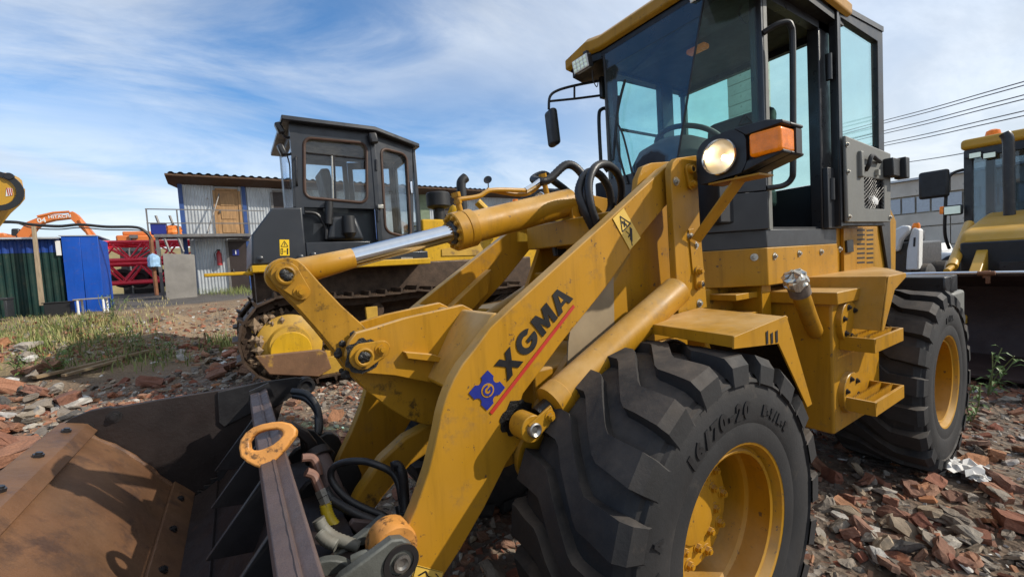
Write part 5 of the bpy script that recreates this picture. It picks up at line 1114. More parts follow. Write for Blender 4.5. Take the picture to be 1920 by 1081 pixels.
for (a, b_), (e, f_) in (((524, 241), (536, 258)), ((529, 282), (538, 290))):
    p = at(a, b_, 'y', -4.75); o = part('work_lamp', MB().box(p, (.07, .10, .13), Matrix.Rotation(R(20), 3, 'Y')), BLKM, DZ, bev=.02); part('lamp_bracket', MB().tube([p, at(e, f_, 'y', -4.75), at(548, f_-3, 'y', -4.75)], .014, 6), BLKM, o)
part('lamp_wire', MB().tube([at(538, 290, 'y', -4.74), at(543, 310, 'y', -4.73), at(544, 335, 'y', -4.72), at(546, 352, 'y', -4.72)], .008, 6), BLK, DZ)
lm_ = part('work_lamp', MB().box(atp(697, 262, c1, nA)+nA*.06, (.10, .08, .13), Matrix.Rotation(R(10), 3, 'Y')), BLKM, DZ, bev=.02)
# hood, filter, exhaust and lift cylinders
hood2 = part('engine_hood', MB().prism([Vector((-1.10, -5.02, 1.0)), Vector((-3.3, -5.02, .95)), Vector((-3.35, -5.02, 2.0)), Vector((-3.2, -5.02, 2.10)), Vector((-1.10, -5.02, 2.10))], (0, -.80, 0)), Y2, DZ, bev=.03, seg=3)
part('side_cover', MB().prism(tr([(828, 467), (905, 452), (905, 478), (828, 480)], 'y', -5.015), (0, .01, 0)), MUDY, hood2, bev=.003)
part('spec_plate', MB().prism(tr([(958, 512), (986, 510), (986, 532), (958, 533)], 'y', -5.012), (0, .008, 0)), WHT, hood2)
part('radiator_guard', MB().bb(-3.35, -3.60, -6.1, -4.9, .7, 2.15), Y2, DZ, bev=.03)
pf_ = at(822, 380, 'y', -5.25); part('air_filter', MB().lathe([(0, .0004), (0, .16), (.02, .175), (.20, .175), (.22, .16), (.24, .10), (.24, .085), (.42, .085)], Vector((pf_.x, -5.25, 2.52)), (0, 0, -1), 28), BLK, DZ)
pe = at(868, 400, 'y', -5.35); part('exhaust_pipe', MB().tube([Vector((pe.x, -5.35, 1.95)), Vector((pe.x, -5.35, 2.4)), Vector((pe.x, -5.35, 2.66)), Vector((pe.x-.02, -5.35, 2.74)), Vector((pe.x-.09, -5.35, 2.80))], .075, 16, 5), BLK, DZ)
ly0 = at(895, 378, 'y', -4.95); ly1 = at(985, 468, 'y', -4.75)
lcx = part('blade_cylinder', MB().cyl(ly0, ly0.lerp(ly1, .55), .06).cyl(ly0.lerp(ly1, .5), ly0.lerp(ly1, .58), .07).cyl(ly0.lerp(ly1, .58), ly1, .03), Y2, DZ); part('cylinder_pipe', MB().tube([ly0+Vector((.02, .07, -.02)), ly0.lerp(ly1, .55)+Vector((.02, .07, 0))], .014, 8, 1), Y2, lcx)
part('valve_cap', MB().lathe([(0, .05), (.10, .055), (.14, .03), (.14, .0004)], at(845, 402, 'y', -5.0), (-.3, .4, .8), 16), Y2, DZ)
part('mirror', MB().sphere(at(985, 374, 'y', -5.1), .09, 14, (.3, 1, 1.2)), DYEL, DZ); bq = at(966, 383, 'y', -5.1); part('beacon', MB().cyl(bq, at(966, 374, 'y', -5.1), .045), AMB, DZ); mq = at(985, 374, 'y', -5.1)  # pale oval and amber piece are the dozer's front lamps
part('lamp_post', MB().cyl((bq.x, bq.y, 2.05), bq, .02).cyl((bq.x, bq.y, bq.z-.06), (mq.x, mq.y, mq.z-.04), .014).cyl((mq.x, mq.y, 2.05), mq, .018), Y2, DZ)
for yy in (-4.86, -6.15): part('push_arm', MB().bb(-.8, -4.0, yy, yy-.09, .42, .60) if False else MB().bb(-2.0, -4.1, -4.33 if yy > -5 else -6.75, -4.22 if yy > -5 else -6.64, .40, .60), MUDY, DZ, bev=.01)
GUARD = pmat('rusty_guard', (.17, .085, .04), .7, var=.3, scale=5, bump=.2, dust=.4, spots=.4, spotcol=(.45, .25, .03), spotscale=3)
part('track_guard', MB().prism(tr([(478, 668), (600, 655), (612, 660), (622, 690), (598, 706), (505, 702)], 'y', -4.36), (0, -.06, 0)), GUARD, DZ, bev=.01)
blade = [(-4.1, .15), (-4.02, .4), (-4.0, .7), (-4.06, 1.0), (-4.18, 1.2), (-4.24, 1.2), (-4.14, .98), (-4.08, .7), (-4.1, .42), (-4.18, .13)]
part('dozer_blade', MB().prism([Vector((a, -3.9, b_)) for a, b_ in blade], (0, -3.2, 0)), MUDY, DZ, bev=.006)
# ------------------------------------------------------------------ two-storey hut clad in ribbed sheet
BY = -23.0
def P8(x, y, yy=BY): return at(x, y, 'y', yy)
TIN = pmat('galvanised_sheet', (.50, .53, .55), .45, .35, var=.2, scale=1.2, bump=.05, dust=.4, dustcol=(.30, .28, .25), spots=.28, spotcol=(.24, .18, .13), spotscale=2.5, wear=.5)
ROOFM = pmat('roof_sheet', (.55, .56, .57), .4, .4, var=.12, scale=1., dust=.2)
SOFF = pmat('soffit_wood', (.10, .055, .03), .8, var=.3, scale=3, stretch=(1, 1, 6))
BLUEP = pmat('blue_post_paint', (.03, .075, .24), .5, var=.2, scale=3)
DOORW = pmat('old_wood_door', (.40, .23, .10), .65, var=.3, scale=4, bump=.15, bscale=40, stretch=(4, 4, .6))
DARKD = pmat('dark_door', (.035, .022, .018), .5, var=.2, scale=3)
CONC = pmat('weathered_concrete', (.27, .25, .22), .9, var=.25, scale=1.5, bump=.3, bscale=25, spots=.3, spotcol=(.12, .11, .10), spotscale=4)
RAILM = pmat('rail_steel', (.20, .19, .18), .5, .4, var=.2, scale=5, spots=.4, spotcol=(.15, .06, .03))
GREENP = pmat('green_tarp', (.18, .23, .15), .8, var=.2, scale=3)
HB = thing('storage_hut', 'two-storey hut clad in grey ribbed sheet with wooden upper door and balcony', 'building', (-3, BY-2, 1.0))
def corr(mb, x0, x1, z0, z1, y, pitch=.12, amp=.025, shear=0.):
    n = max(2, int(abs(x1-x0)/pitch*4)); rows = [[], []]
    for i in range(n+1):
        x = x0+(x1-x0)*i/n; o = (0, amp, amp, 0)[i % 4]
        rows[0].append(Vector((x, y+o, z0))); rows[1].append(Vector((x+shear, y+o, z1)))
    return mb.sheet(rows)
xl, zr = P8(341, 345).x, P8(400, 352).z
zf = P8(400, 443).z; zb0 = 1.0; xr = -17.2
body = part('core', MB().bb(xl-.06, xr, BY-.06, BY-5.5, zb0-.6, zr+.35), TIN, HB)
def xcol(a): return P8(a, 400).x
for a, b_ in ((345, 404), (450, 457), (465, 512), (548, 700), (805, 830), (860, 985)):
    part('wall_sheet', corr(MB(), xcol(a), xcol(b_), zf+.05, zr+.3, BY), TIN, HB, smooth=0, recalc=False)
for a, b_ in ((358, 421), (476, 560), (560, 700), (790, 985)):
    part('wall_sheet', corr(MB(), xcol(a), xcol(b_), zb0-.3, zf-.05, BY), TIN, HB, smooth=0, recalc=False)
part('tarp', MB().bb(xcol(788), xcol(805), BY, BY+.04, zf, zr+.3), GREENP, HB)
for a in (342, 460, 704, 855): part('post', MB().bb(xcol(a)-.08, xcol(a)+.08, BY-.02, BY+.07, zb0-.4, zr+.35), BLUEP, HB)
part('eave_beam', MB().bb(xl, xr, BY+.0, BY+.12, zr+.18, zr+.38), BLUEP, HB)
def door(a, b_, z0, z1, mat, fmat, panels=False):
    x0, x1 = xcol(a), xcol(b_); d = part('door', MB().bb(x0, x1, BY+.0, BY+.05, z0, z1), mat, HB, bev=.01)
    for q in (MB().bb(x0, x0+.10, BY, BY+.09, z0, z1), MB().bb(x1-.10, x1, BY, BY+.09, z0, z1), MB().bb(x0, x1, BY, BY+.088, z1, z1+.1)): part('door_frame', q, fmat, d)
    if panels:
        w = (x1-x0)
        for s0, s1, t0, t1 in ((.18, .82, .05, .30), (.18, .82, .36, .58), (.18, .82, .66, .94)):
            part('door_panel', MB().bb(x0+w*s0, x0+w*s1, BY+.05, BY+.075, z0+(z1-z0)*t0, z0+(z1-z0)*t1), mat, d, bev=.02)
    part('door_handle', MB().bb(x0+(x1-x0)*.12, x0+(x1-x0)*.16, BY+.05, BY+.12, z0+1.0, z0+1.12), RAILM, d); return d
door(407, 449, zf+.05, P8(420, 358).z, DOORW, DOORW, True); door(514, 546, zf+.05, P8(520, 361).z, DARKD, RAILM); door(832, 856, zf+.05, P8(840, 370).z, DARKD, RAILM)
d1 = door(422, 464, zb0-.1, P8(440, 452).z, DARKD, RAILM)
pl_ = P8(442, 473, BY+.08); part('number_plate', MB().box(pl_, (.26, .02, .26)), BLUE, d1)
me = text_mesh('1', .26, .008, .002); o = link('number', me, WHT, d1); o.matrix_local = Matrix.Translation(pl_+Vector((0, .02, 0))-ORG[HB.name]) @ Matrix.Rotation(math.pi, 4, 'Z') @ Matrix.Rotation(R(90), 4, 'X')
# roof: ribbed sheet sloping back, with a timber soffit
rz = P8(450, 331, BY+1.0).z
rf_ = MB(); rows = []
x0r, x1r = P8(314, 329, BY+1.).x, xr-.5; n = 260
for yy, zz in ((BY+1.05, rz), (BY-6, rz+.75)):
    rows.append([Vector((x0r+(x1r-x0r)*i/n, yy, zz+(0, .06, .06, 0)[i % 4])) for i in range(n+1)])
rf_.sheet(rows); part('roof', rf_, ROOFM, HB, smooth=0, recalc=False)
part('soffit', MB().prism([Vector((x0r+.1, BY+1.0, rz-.10)), Vector((x0r+.1, BY+1.0, rz-.02)), Vector((x0r+.1, BY-5.8, rz+.70)), Vector((x0r+.1, BY-5.8, rz+.55)), Vector((x0r+.1, BY, rz-.28))], (x1r-x0r-.2, 0, 0)), SOFF, HB)
sdp = P8(915, 338, BY-2); part('dish_mast', MB().cyl(sdp, (sdp.x, sdp.y, rz-.1), .04), BLKM, HB)
part('satellite_dish', MB().lathe([(0, .0004), (.02, .15), (.08, .30)], P8(915, 338, BY-2), (.6, .6, .3), 20), BLKM, HB)
# balcony
bx0, bx1 = P8(289, 444, BY+1.2).x, P8(470, 443, BY+1.2).x
bal = part('balcony', MB().bb(bx0, bx1, BY+.1, BY+1.25, zf-.12, zf), RAILM, HB)
for a in (279, 336, 402, 468):
    xx = P8(a, 440, BY+1.22).x; part('rail_post', MB().bb(xx-.025, xx+.025, BY+1.2, BY+1.25, zf, zf+1.02), RAILM, bal)
for dz in (.45, 1.02): part('rail', MB().bb(P8(277, 440, BY+1.22).x, P8(500, 440, BY+1.22).x, BY+1.195, BY+1.24, zf+dz-.02, zf+dz+.02), RAILM, bal)
for a in (292, 318): part('support', MB().tube([P8(a, 404, BY+1.15), P8(a+26, 472, BY+1.15)], .05, 6, 1), RAILM, bal)
for a in (300, 345): part('support', MB().bb(P8(a, 500, BY+1.1).x-.05, P8(a, 500, BY+1.1).x+.05, BY+1.05, BY+1.15, zb0-.4, zf-.12), RAILM, bal)
part('brace', MB().tube([P8(410, 355, BY+.3)+Vector((0, 0, -.2)), P8(388, 440, BY+.9)], .03, 6, 1), RAILM, bal)
solo('concrete_slab', MB().prism([P8(305, 475, BY+1.9), P8(364, 477, BY+1.9), P8(370, 560, BY+1.9), P8(312, 562, BY+1.9)], (0, -.15, 0)), CONC, 'grey concrete slab standing upright before the hut', 'slab', base=P8(340, 548, BY+1.9), bev=.01)
ex = P8(411, 484, BY+.16); fx = thing('fire_extinguisher', 'red fire extinguisher hung on the ribbed wall beside door number one', 'extinguisher', ex-Vector((0, 0, .35)))
REDP = pmat('red_paint', (.40, .02, .02), .35, var=.15, scale=3, coat=.3)
part('cylinder', MB().lathe([(-.32, .0004), (-.32, .10), (.22, .10), (.30, .05), (.34, .04), (.34, .0004)], ex, (0, 0, 1), 18), REDP, fx); part('valve', MB().box(ex+Vector((0, 0, .37)), (.14, .05, .07)), BLK, fx); part('hose', MB().tube([ex+Vector((.05, .02, .36)), ex+Vector((.15, .03, .2)), ex+Vector((.13, .05, -.1))], .015, 6), BLK, fx)
bxp = P8(299, 436, BY+1.0); solo('crate', MB().box((bxp.x, BY+1.0, zf+.24), (.50, .4, .48)), BLUE, 'dark blue crate on the hut balcony', 'crate', base=(bxp.x, BY+1., zf), bev=.02)
bgp = P8(325, 437, BY+1.0); solo('sack', crumple(Vector((bgp.x, BY+1., zf)), Vector((0, 0, 1)), .28, .42, 12, 5, 4), pmat('orange_plastic', (.75, .20, .03), .5, var=.2), 'orange plastic sack on the hut balcony', 'sack', base=(bgp.x, BY+1., zf), smooth=0)

# ------------------------------------------------------------------ sheet-metal fence sheds at the left
SY = -18.0
BLS = pmat('blue_sheet', (.008, .045, .23), .45, var=.25, scale=1.5, dust=.15, wear=.6); BLB = pmat('bright_blue_sheet', (.006, .075, .42), .42, var=.12, scale=1.5, wear=.6)
GRS = pmat('green_sheet', (.006, .030, .026), .5, var=.25, scale=1.5, wear=.6)
SH = thing('metal_shed', 'low shed of blue over green ribbed sheet at left edge', 'shed', (7.0, SY-1, hgt(7, SY, False)))
xs0, xs1 = at(118, 500, 'y', SY).x, at(-160, 500, 'y', SY).x; zs0 = hgt(6, SY, False)-.1; zst = at(60, 449, 'y', SY).z; zsm = at(60, 474, 'y', SY).z
part('core', MB().bb(xs0+.02, xs1, SY-.05, SY-3, zs0-.2, zst-.05), BLS, SH)
part('wall_sheet', corr(MB(), xs1, xs0, zs0-.3, zsm, SY, .16, .035), GRS, SH, smooth=0, recalc=False); part('wall_sheet', corr(MB(), xs1, xs0, zsm, zst, SY+.005, .16, .035), BLS, SH, smooth=0, recalc=False)
part('roof_sheet', MB().bb(xs0+.0, xs1, SY+.25, SY-3.2, zst, zst+.05), ROOFM, SH); part('torn_wrap', MB().bb(xs0-.02, xs0+.09, SY+.06, SY+.08, zsm-.1, zst-.05), WHT, SH)
SP = thing('blue_cabinet', 'bright blue sheet-metal booth at the right end of the green shed', 'shed', (5.3, SY-.6, zs0))
xb0, xb1 = at(187, 500, 'y', SY+.1).x, at(118, 500, 'y', SY+.1).x
for i in range(2):
    w = (xb1-xb0)/2; part('side_panel', MB().prism([Vector((xb0+w*i+.01, SY+.1, zs0-.1)), Vector((xb0+w*(i+1)-.01, SY+.1, zs0-.1)), Vector((xb0+w*(i+1)-.03, SY+.1, zst+.08)), Vector((xb0+w*i-.03, SY+.1, zst+.08))], (0, -.05, 0)), BLB, SP, bev=.008)
part('core', MB().bb(xb0+.04, xb1-.02, SY+.04, SY-1.5, zs0-.1, zst+.02), BLB, SP); part('roof_sheet', MB().bb(xb0-.02, xb1+.02, SY+.13, SY-1.6, zst+.085, zst+.11), ROOFM, SP)
WOOD = pmat('grey_wood', (.34, .26, .17), .8, var=.3, scale=6, bump=.2, bscale=50, stretch=(3, 3, .5))
solo('wooden_post', MB().prism([at(58, 424, 'y', SY+.5), at(65, 424, 'y', SY+.5), at(82, 572, 'y', SY+.5), at(73, 573, 'y', SY+.5)], (0, -.12, 0)), WOOD, 'pale leaning wooden post in front of the blue and green shed', 'post', base=at(77, 572, 'y', SY+.5), bev=.01)
RUSTP = pmat('rusty_pipe', (.22, .095, .045), .7, .3, var=.35, scale=6, bump=.2)
solo('rusty_post', MB().tube([at(294, 553, 'y', SY), at(288, 500, 'y', SY), at(283, 446, 'y', SY)], .06, 8, 3), RUSTP, 'thin rusty post holding up the black cable before the red lattice', 'post', base=at(294, 552, 'y', SY))
bgq = at(288, 486, 'y', SY+.12); solo('plastic_bag', crumple(bgq-Vector((0, 0, .25)), Vector((0, 0, 1)), .16, .45, 12, 6, 9), pmat('blue_bag', (.30, .48, .68), .4, var=.15), 'pale blue plastic bag tied to the rusty post', 'bag', base=bgq-Vector((0, 0, .25)), smooth=0)
cb1 = [at(-60, 418, 'y', SY), at(20, 416, 'y', SY), at(60, 421, 'y', SY), at(110, 424, 'y', SY), at(150, 421, 'y', SY), at(200, 425, 'y', SY), at(255, 426, 'y', SY), at(275, 436, 'y', SY), at(283, 447, 'y', SY)]
solo('black_cable', MB().tube(cb1, .045, 8, 6), BLK, 'thick black cable strung above the blue and green shed', 'cable'); 
solo('thin_cable', MB().tube([p+Vector((0, .05, -.10 if 1 < i < 7 else 0)) for i, p in enumerate(cb1)], .02, 6, 6), BLK, 'thin black cable sagging just under the thick one above the shed', 'cable')
# small table and box by the booth
TB_ = at(172, 552, 'y', SY+.9); gz = hgt(TB_.x, SY+.9, False); tbl = thing('small_table', 'low table with white bent legs beside the bright blue booth', 'table', (TB_.x, SY+.9, gz))
part('table_top', MB().box((TB_.x, SY+.9, gz+.45), (.75, .5, .035)), CONC, tbl, bev=.008)
for s_ in (-.28, .28): part('leg', MB().tube([(TB_.x+s_, SY+.68, gz), (TB_.x+s_, SY+.68, gz+.42), (TB_.x+s_, SY+1.12, gz+.42), (TB_.x+s_, SY+1.12, gz)], .028, 8, 1, smooth=False), WHT, tbl)
solo('dark_box', MB().box((TB_.x+.75, SY+.75, gz+.2), (.55, .45, .40)).box((TB_.x+.75, SY+.75, gz+.41), (.62, .52, .03)), BLK, 'dark lidded box beside the small table', 'box', base=(TB_.x+.75, SY+.75, gz), bev=.02)
gb = at(5, 560, 'y', SY+1.2); solo('grey_bench', MB().box((gb.x+.2, SY+1.2, gb.z), (.7, .5, .06)).box((gb.x-.1, SY+1.2, gb.z-.25), (.06, .45, .5)).box((gb.x+.5, SY+1.2, gb.z-.25), (.06, .45, .5)), GREY, 'dark grey bench at the left edge before the shed', 'bench', base=(gb.x+.2, SY+1.2, gb.z-.5), bev=.01)

# ------------------------------------------------------------------ red lattice boom sections
LRED = pmat('lattice_red', (.80, .02, .05), .45, var=.15, scale=2, dust=.15)
def bar_mesh(L, r, mat, n=8):
    me = MB().cyl((0, 0, 0), (0, 0, L), r, n=n).mesh('bar'); me.materials.append(mat); return me
def lattice(x0, x1, y, z, h, d, label, bays, rc=.075, rl=.04):
    t = thing('crane_boom_section', label, 'crane section', ((x0+x1)/2, y, z), 'red lattice crane sections stacked by the hut')
    cm = bar_mesh(abs(x1-x0), rc, LRED, 10)
    for dy in (-d/2, d/2):
        for dz in (0, h): inst('chord', cm, t, (min(x0, x1), y+dy, z+dz), zto((1, 0, 0)))
    bl_ = (x1-x0)/bays
    lm = bar_mesh(math.hypot(bl_, h), rl, LRED); lm2 = bar_mesh(math.hypot(bl_, d), rl, LRED); vm = bar_mesh(h, rl, LRED)
    for i in range(bays):
        a, b_ = x0+bl_*i, x0+bl_*(i+1)
        for dy in (-d/2, d/2):
            p, q = (Vector((a, y+dy, z)), Vector((b_, y+dy, z+h))) if i % 2 == 0 else (Vector((a, y+dy, z+h)), Vector((b_, y+dy, z)))
            inst('lacing', lm, t, p, zto(q-p))
        for dz in (0, h):
            p, q = (Vector((a, y-d/2, z+dz)), Vector((b_, y+d/2, z+dz))) if i % 2 == 0 else (Vector((a, y+d/2, z+dz)), Vector((b_, y-d/2, z+dz)))
            inst('lacing', lm2, t, p, zto(q-p))
    for dy in (-d/2, d/2):
        for xx in (x0, x1): inst('end_post', vm, t, (xx, y+dy, z), zto((0, 0, 1)))
LY = -27.5; lx0 = at(168, 500, 'y', LY).x; lx1 = -2.0
zl0 = at(200, 533, 'y', LY).z; zl1 = at(200, 497, 'y', LY).z; zl2 = at(200, 492, 'y', LY).z; zl3 = at(200, 456, 'y', LY).z
lattice(lx0, lx1, LY, zl0, zl1-zl0, 1.3, 'lower front red lattice crane section lying by the road', 14); lattice(lx0-.3, lx1, LY, zl2+.05, zl3-zl2-.05, 1.3, 'upper front red lattice crane section stacked on another', 14)
lattice(lx0+.6, lx1, LY-2.2, zl0+.1, zl1-zl0, 1.3, 'lower rear red lattice crane section behind the front stack', 13); lattice(lx0+.9, lx1, LY-2.2, zl2+.2, zl3-zl2-.15, 1.3, 'upper rear red lattice crane section behind the front stack', 9)
# wheels of a trailer behind the lattice
TRL = thing('lorry_trailer', 'dark lorry trailer with tyres seen through the red lattice', 'trailer', (4, LY-5, 1.1))
part('chassis', MB().bb(8, -1, LY-4.4, LY-6.4, 1.95, 2.15), BLKM, TRL)
for a in (232, 262, 300):
    c = at(a, 521, 'y', LY-4.2); part('wheel', MB().lathe([(-.15, .15), (-.15, .50), (-.10, .55), (.10, .55), (.15, .50), (.15, .30), (.05, .25), (.05, .0004)], c, (0, 1, 0), 24), RUB, TRL)
ORN = pmat('orange_machine', (.62, .17, .035), .5, var=.15, scale=1, dust=.3)
otc = at(262, 446, 'y', LY-8); OT = thing('orange_truck', 'top of an orange truck cab behind the red lattice', 'truck', (otc.x, LY-8, 1.1))
part('cab', MB().bb(otc.x-1.0, otc.x+1.0, LY-9, LY-7, otc.z-.35, otc.z+.1), ORN, OT, bev=.1); part('lower_cab', MB().bb(otc.x-.9, otc.x+.9, LY-8.9, LY-7.1, 1.1, otc.z-.35), BLKM, OT); part('roof_pod', MB().bb(otc.x-.7, otc.x+.7, LY-8.8, LY-7.2, otc.z+.1, otc.z+.35), ORN, OT, bev=.06); part('windscreen', MB().bb(otc.x-.9, otc.x+.9, LY-7.02, LY-6.98, otc.z-.9, otc.z-.3), GLD, OT)
lampx = at(240, 452, 'y', LY-7).x; solo('flood_lamp', MB().tube([(lampx, LY-7, 1.1), (lampx, LY-7, 3.8), (lampx-.2, LY-7, 4.6)], .05, 6, 2).box((lampx-.3, LY-7, 4.65), (.4, .3, .2)), RAILM, 'grey lamp on a thin pole behind the red lattice', 'lamp', base=(lampx, LY-7, 1.1))
# far orange excavator
EY = -48.0
EX = thing('orange_excavator', 'orange excavator numbered 04 standing far behind the sheds', 'excavator', (at(30, 450, 'y', EY).x, EY, 1.2))
q8 = lambda L: [at(a, b_, 'y', EY) for a, b_ in L]
part('boom', MB().prism(q8([(30, 440), (50, 416), (72, 407), (100, 402), (133, 402), (135, 408), (100, 412), (80, 417), (66, 428), (52, 447), (34, 448)]), (0, -.8, 0)), ORN, EX, bev=.02)
part('stick', MB().prism(q8([(128, 398), (136, 396), (145, 402), (178, 440), (176, 446), (170, 446), (132, 410)]), (0, -.6, 0)), ORN, EX, bev=.02)
part('stick_cylinder', MB().tube(q8([(70, 406), (100, 399), (130, 397)]), .10, 8, 1), ORN, EX); part('linkage', MB().tube(q8([(150, 412), (165, 436), (172, 448)]), .16, 8, 1), ORN, EX)
part('house', MB().prism(q8([(-60, 438), (8, 436), (10, 440), (32, 440), (32, 455), (-60, 455)]), (0, -3, 0)), ORN, EX, bev=.1); part('cab', MB().prism(q8([(20, 428), (36, 428), (38, 446), (20, 446)]), (0, -1.6, 0)), BLKM, EX, bev=.1)
part('undercarriage', MB().bb(at(-40, 450, 'y', EY).x, at(40, 450, 'y', EY).x, EY-.2, EY-3, 1.0, at(0, 456, 'y', EY).z), BLKM, EX); part('bucket', MB().prism(q8([(165, 444), (178, 440), (182, 452), (172, 460), (162, 456)]), (0, -1., 0)), ORN, EX, bev=.05)
def word(s, x, y, plane_y, size, parent, mat, tilt=0.):
    me = text_mesh(s, size, size*.02, .004); c = at(x, y, 'y', plane_y)
    q = parent
    o = link('lettering', me, mat, parent); o.matrix_local = Matrix.Translation(c-ORG[parent.name]) @ Matrix.Rotation(math.pi, 4, 'Z') @ Matrix.Rotation(R(90), 4, 'X') @ Matrix.Rotation(R(tilt), 4, 'Z')
word('04', 78, 413, EY+.02, .50, EX, WHT, 6); word('HITACHI', 112, 406, EY+.02, .34, EX, WHT, 5)
# yellow boom head poking in at the left edge
YB = -9.0
YA = thing('yellow_boom', 'yellow machine boom with a red and white striped sticker at left edge', 'boom', at(-60, 600, 'y', YB))
yp = [at(a, b_, 'y', YB) for a, b_ in [(-260, 470), (-120, 330), (-40, 318), (0, 323), (18, 324), (24, 330), (27, 345), (30, 346), (30, 366), (20, 378), (2, 394), (-60, 470), (-120, 640), (-260, 640)]]
part('boom_plate', MB().prism(yp, (0, -.35, 0)), Y3, YA, bev=.02); part('boom_ring', MB().lathe([(0, .30), (.03, .30), (.03, .22), (0, .22)], at(-8, 358, 'y', YB+.0), (0, 1, 0), 28, True), BLKM, YA)
part('pin', MB().lathe([(0, .05), (.05, .05), (.05, .0004)], at(19, 331, 'y', YB), (0, 1, 0), 14), BLKM, YA)
st_ = part('sticker', MB().prism(tr([(12, 352), (23, 353), (24, 366), (11, 368)], 'y', YB+.004), (0, .003, 0)), WHT, YA)
for k in range(3): part('stripe', MB().prism(tr([(12+4*k, 352+.4*k), (14+4*k, 352.2+.4*k), (min(24, 17+4*k), 366), (min(23.5, 15+4*k), 366.5)], 'y', YB+.008), (0, .002, 0)), RED, st_, smooth=0)
part('bank_pad', MB().bb(yp[0].x, yp[-3].x, YB-.5, YB+.2, 0, .5), BLKM, YA)

# grassy bank behind the yard
gbk = MB(); rows = []
for j in range(9):
    t = j/8; yy = -44-14*t; rows.append([Vector((x, yy, 1.0+(4.6 if x > -3 else 4.6*math.exp(-((x+3)/6)**2))*math.sin(t*math.pi/2)*(1+.08*noise.noise((x*.2, yy*.3, 0)))) ) for x in np.arange(-20, 60, 2.)])
gbk.sheet(rows); o = link('grass_bank', gbk.mesh('grass_bank', smooth=60, recalc=False), pmat('dry_grass_bank', (.24, .19, .085), .95, var=.35, scale=.8, bump=.4, bscale=6, spots=.5, spotcol=(.10, .12, .04), spotscale=.6)); o['kind'] = 'structure'

# ------------------------------------------------------------------ backhoe loader at the right
BH = thing('backhoe_loader', 'yellow backhoe loader with black mirror and wide brown bucket at right edge', 'backhoe', (-8.0, .05, 0))
BC = .05
STB = pmat('backhoe_bucket', (.045, .026, .022), .6, .2, var=.3, scale=3, bump=.2, bscale=40, dust=.2, dustcol=(.10, .06, .05))
bkp = [(-4.62, .06), (-5.2, .05), (-5.42, .12), (-5.55, .35), (-5.55, .60), (-5.40, .84), (-5.02, .97), (-5.02, 1.0), (-5.44, .87), (-5.60, .62), (-5.60, .34), (-5.46, .09), (-5.2, .02), (-4.62, .03)]
bb_ = part('bucket', MB().prism([Vector((a, BC-1.2, b_)) for a, b_ in bkp], (0, 2.4, 0)), STB, BH, bev=.004)
for yy in (BC-1.2, BC+1.18): part('bucket_side', MB().prism([Vector((a, yy, b_)) for a, b_ in [(-4.62, .03), (-5.2, .03), (-5.45, .1), (-5.58, .34), (-5.58, .62), (-5.42, .86), (-5.02, .99), (-4.80, .55)]], (0, .02, 0)), STB, bb_)
part('top_edge', MB().cyl((-5.0, BC-1.2, 1.005), (-5.0, BC+1.2, 1.005), .018, n=14), CHR, bb_)
cl0 = at(1850, 514, 'x', -4.98); part('edge_clamp', MB().box(cl0, (.05, .05, .07)).cyl(cl0+Vector((.02, -.06, .01)), cl0+Vector((.02, .06, .01)), .022).box(cl0+Vector((.01, .01, -.06)), (.04, .03, .06)), RUSTP, bb_, bev=.004)
for yy in (BC-.62, BC+.62):
    part('loader_arm', MB().prism([Vector((-5.5, yy, .42)), Vector((-5.6, yy, .60)), Vector((-6.9, yy, 1.38)), Vector((-8.2, yy, 1.55)), Vector((-8.2, yy, 1.35)), Vector((-7.0, yy, 1.18)), Vector((-5.9, yy, .42))], (0, .10, 0)), Y3, BH, bev=.01)
    s_ = -1 if yy < BC else 1
    part('lift_cylinder', MB().cyl(at(1785, 500, 'x', -6.3) if s_ < 0 else (-6.3, BC+.8, 1.0), at(1817, 420, 'x', -7.6) if s_ < 0 else (-7.6, BC+.8, 1.6), .055).cyl(at(1775, 508, 'x', -6.0) if s_ < 0 else (-6.0, BC+.8, .9), at(1785, 500, 'x', -6.3) if s_ < 0 else (-6.3, BC+.8, 1.), .03), Y3, BH)
hw = .46
hp = [Vector((-6.65, BC-hw, 1.0)), Vector((-6.65, BC-hw, 1.32)), Vector((-6.75, BC-hw, 1.44)), Vector((-8.35, BC-hw, 1.72)), Vector((-8.35, BC-hw, 1.0))]
hx = .70
bhp = [at(1793, 471, 'x', -6.7), at(1812, 442, 'x', -6.9), at(1838, 420, 'x', -7.6)]
hood3 = part('engine_hood', MB().prism([Vector((p.x, bhp[0].y+.02, p.z)) for p in hp], (0, 2*(BC-bhp[0].y)-.04, 0)), Y3, BH, bev=.07, seg=4)
part('grille', MB().bb(-6.60, -6.66, BC-(BC-bhp[0].y)+.05, BC+(BC-bhp[0].y)-.05, .72, 1.30), BLK, BH, bev=.02)
part('chassis', MB().bb(-6.4, -10.5, BC-.4, BC+.4, .45, 1.05), BLKM, BH)
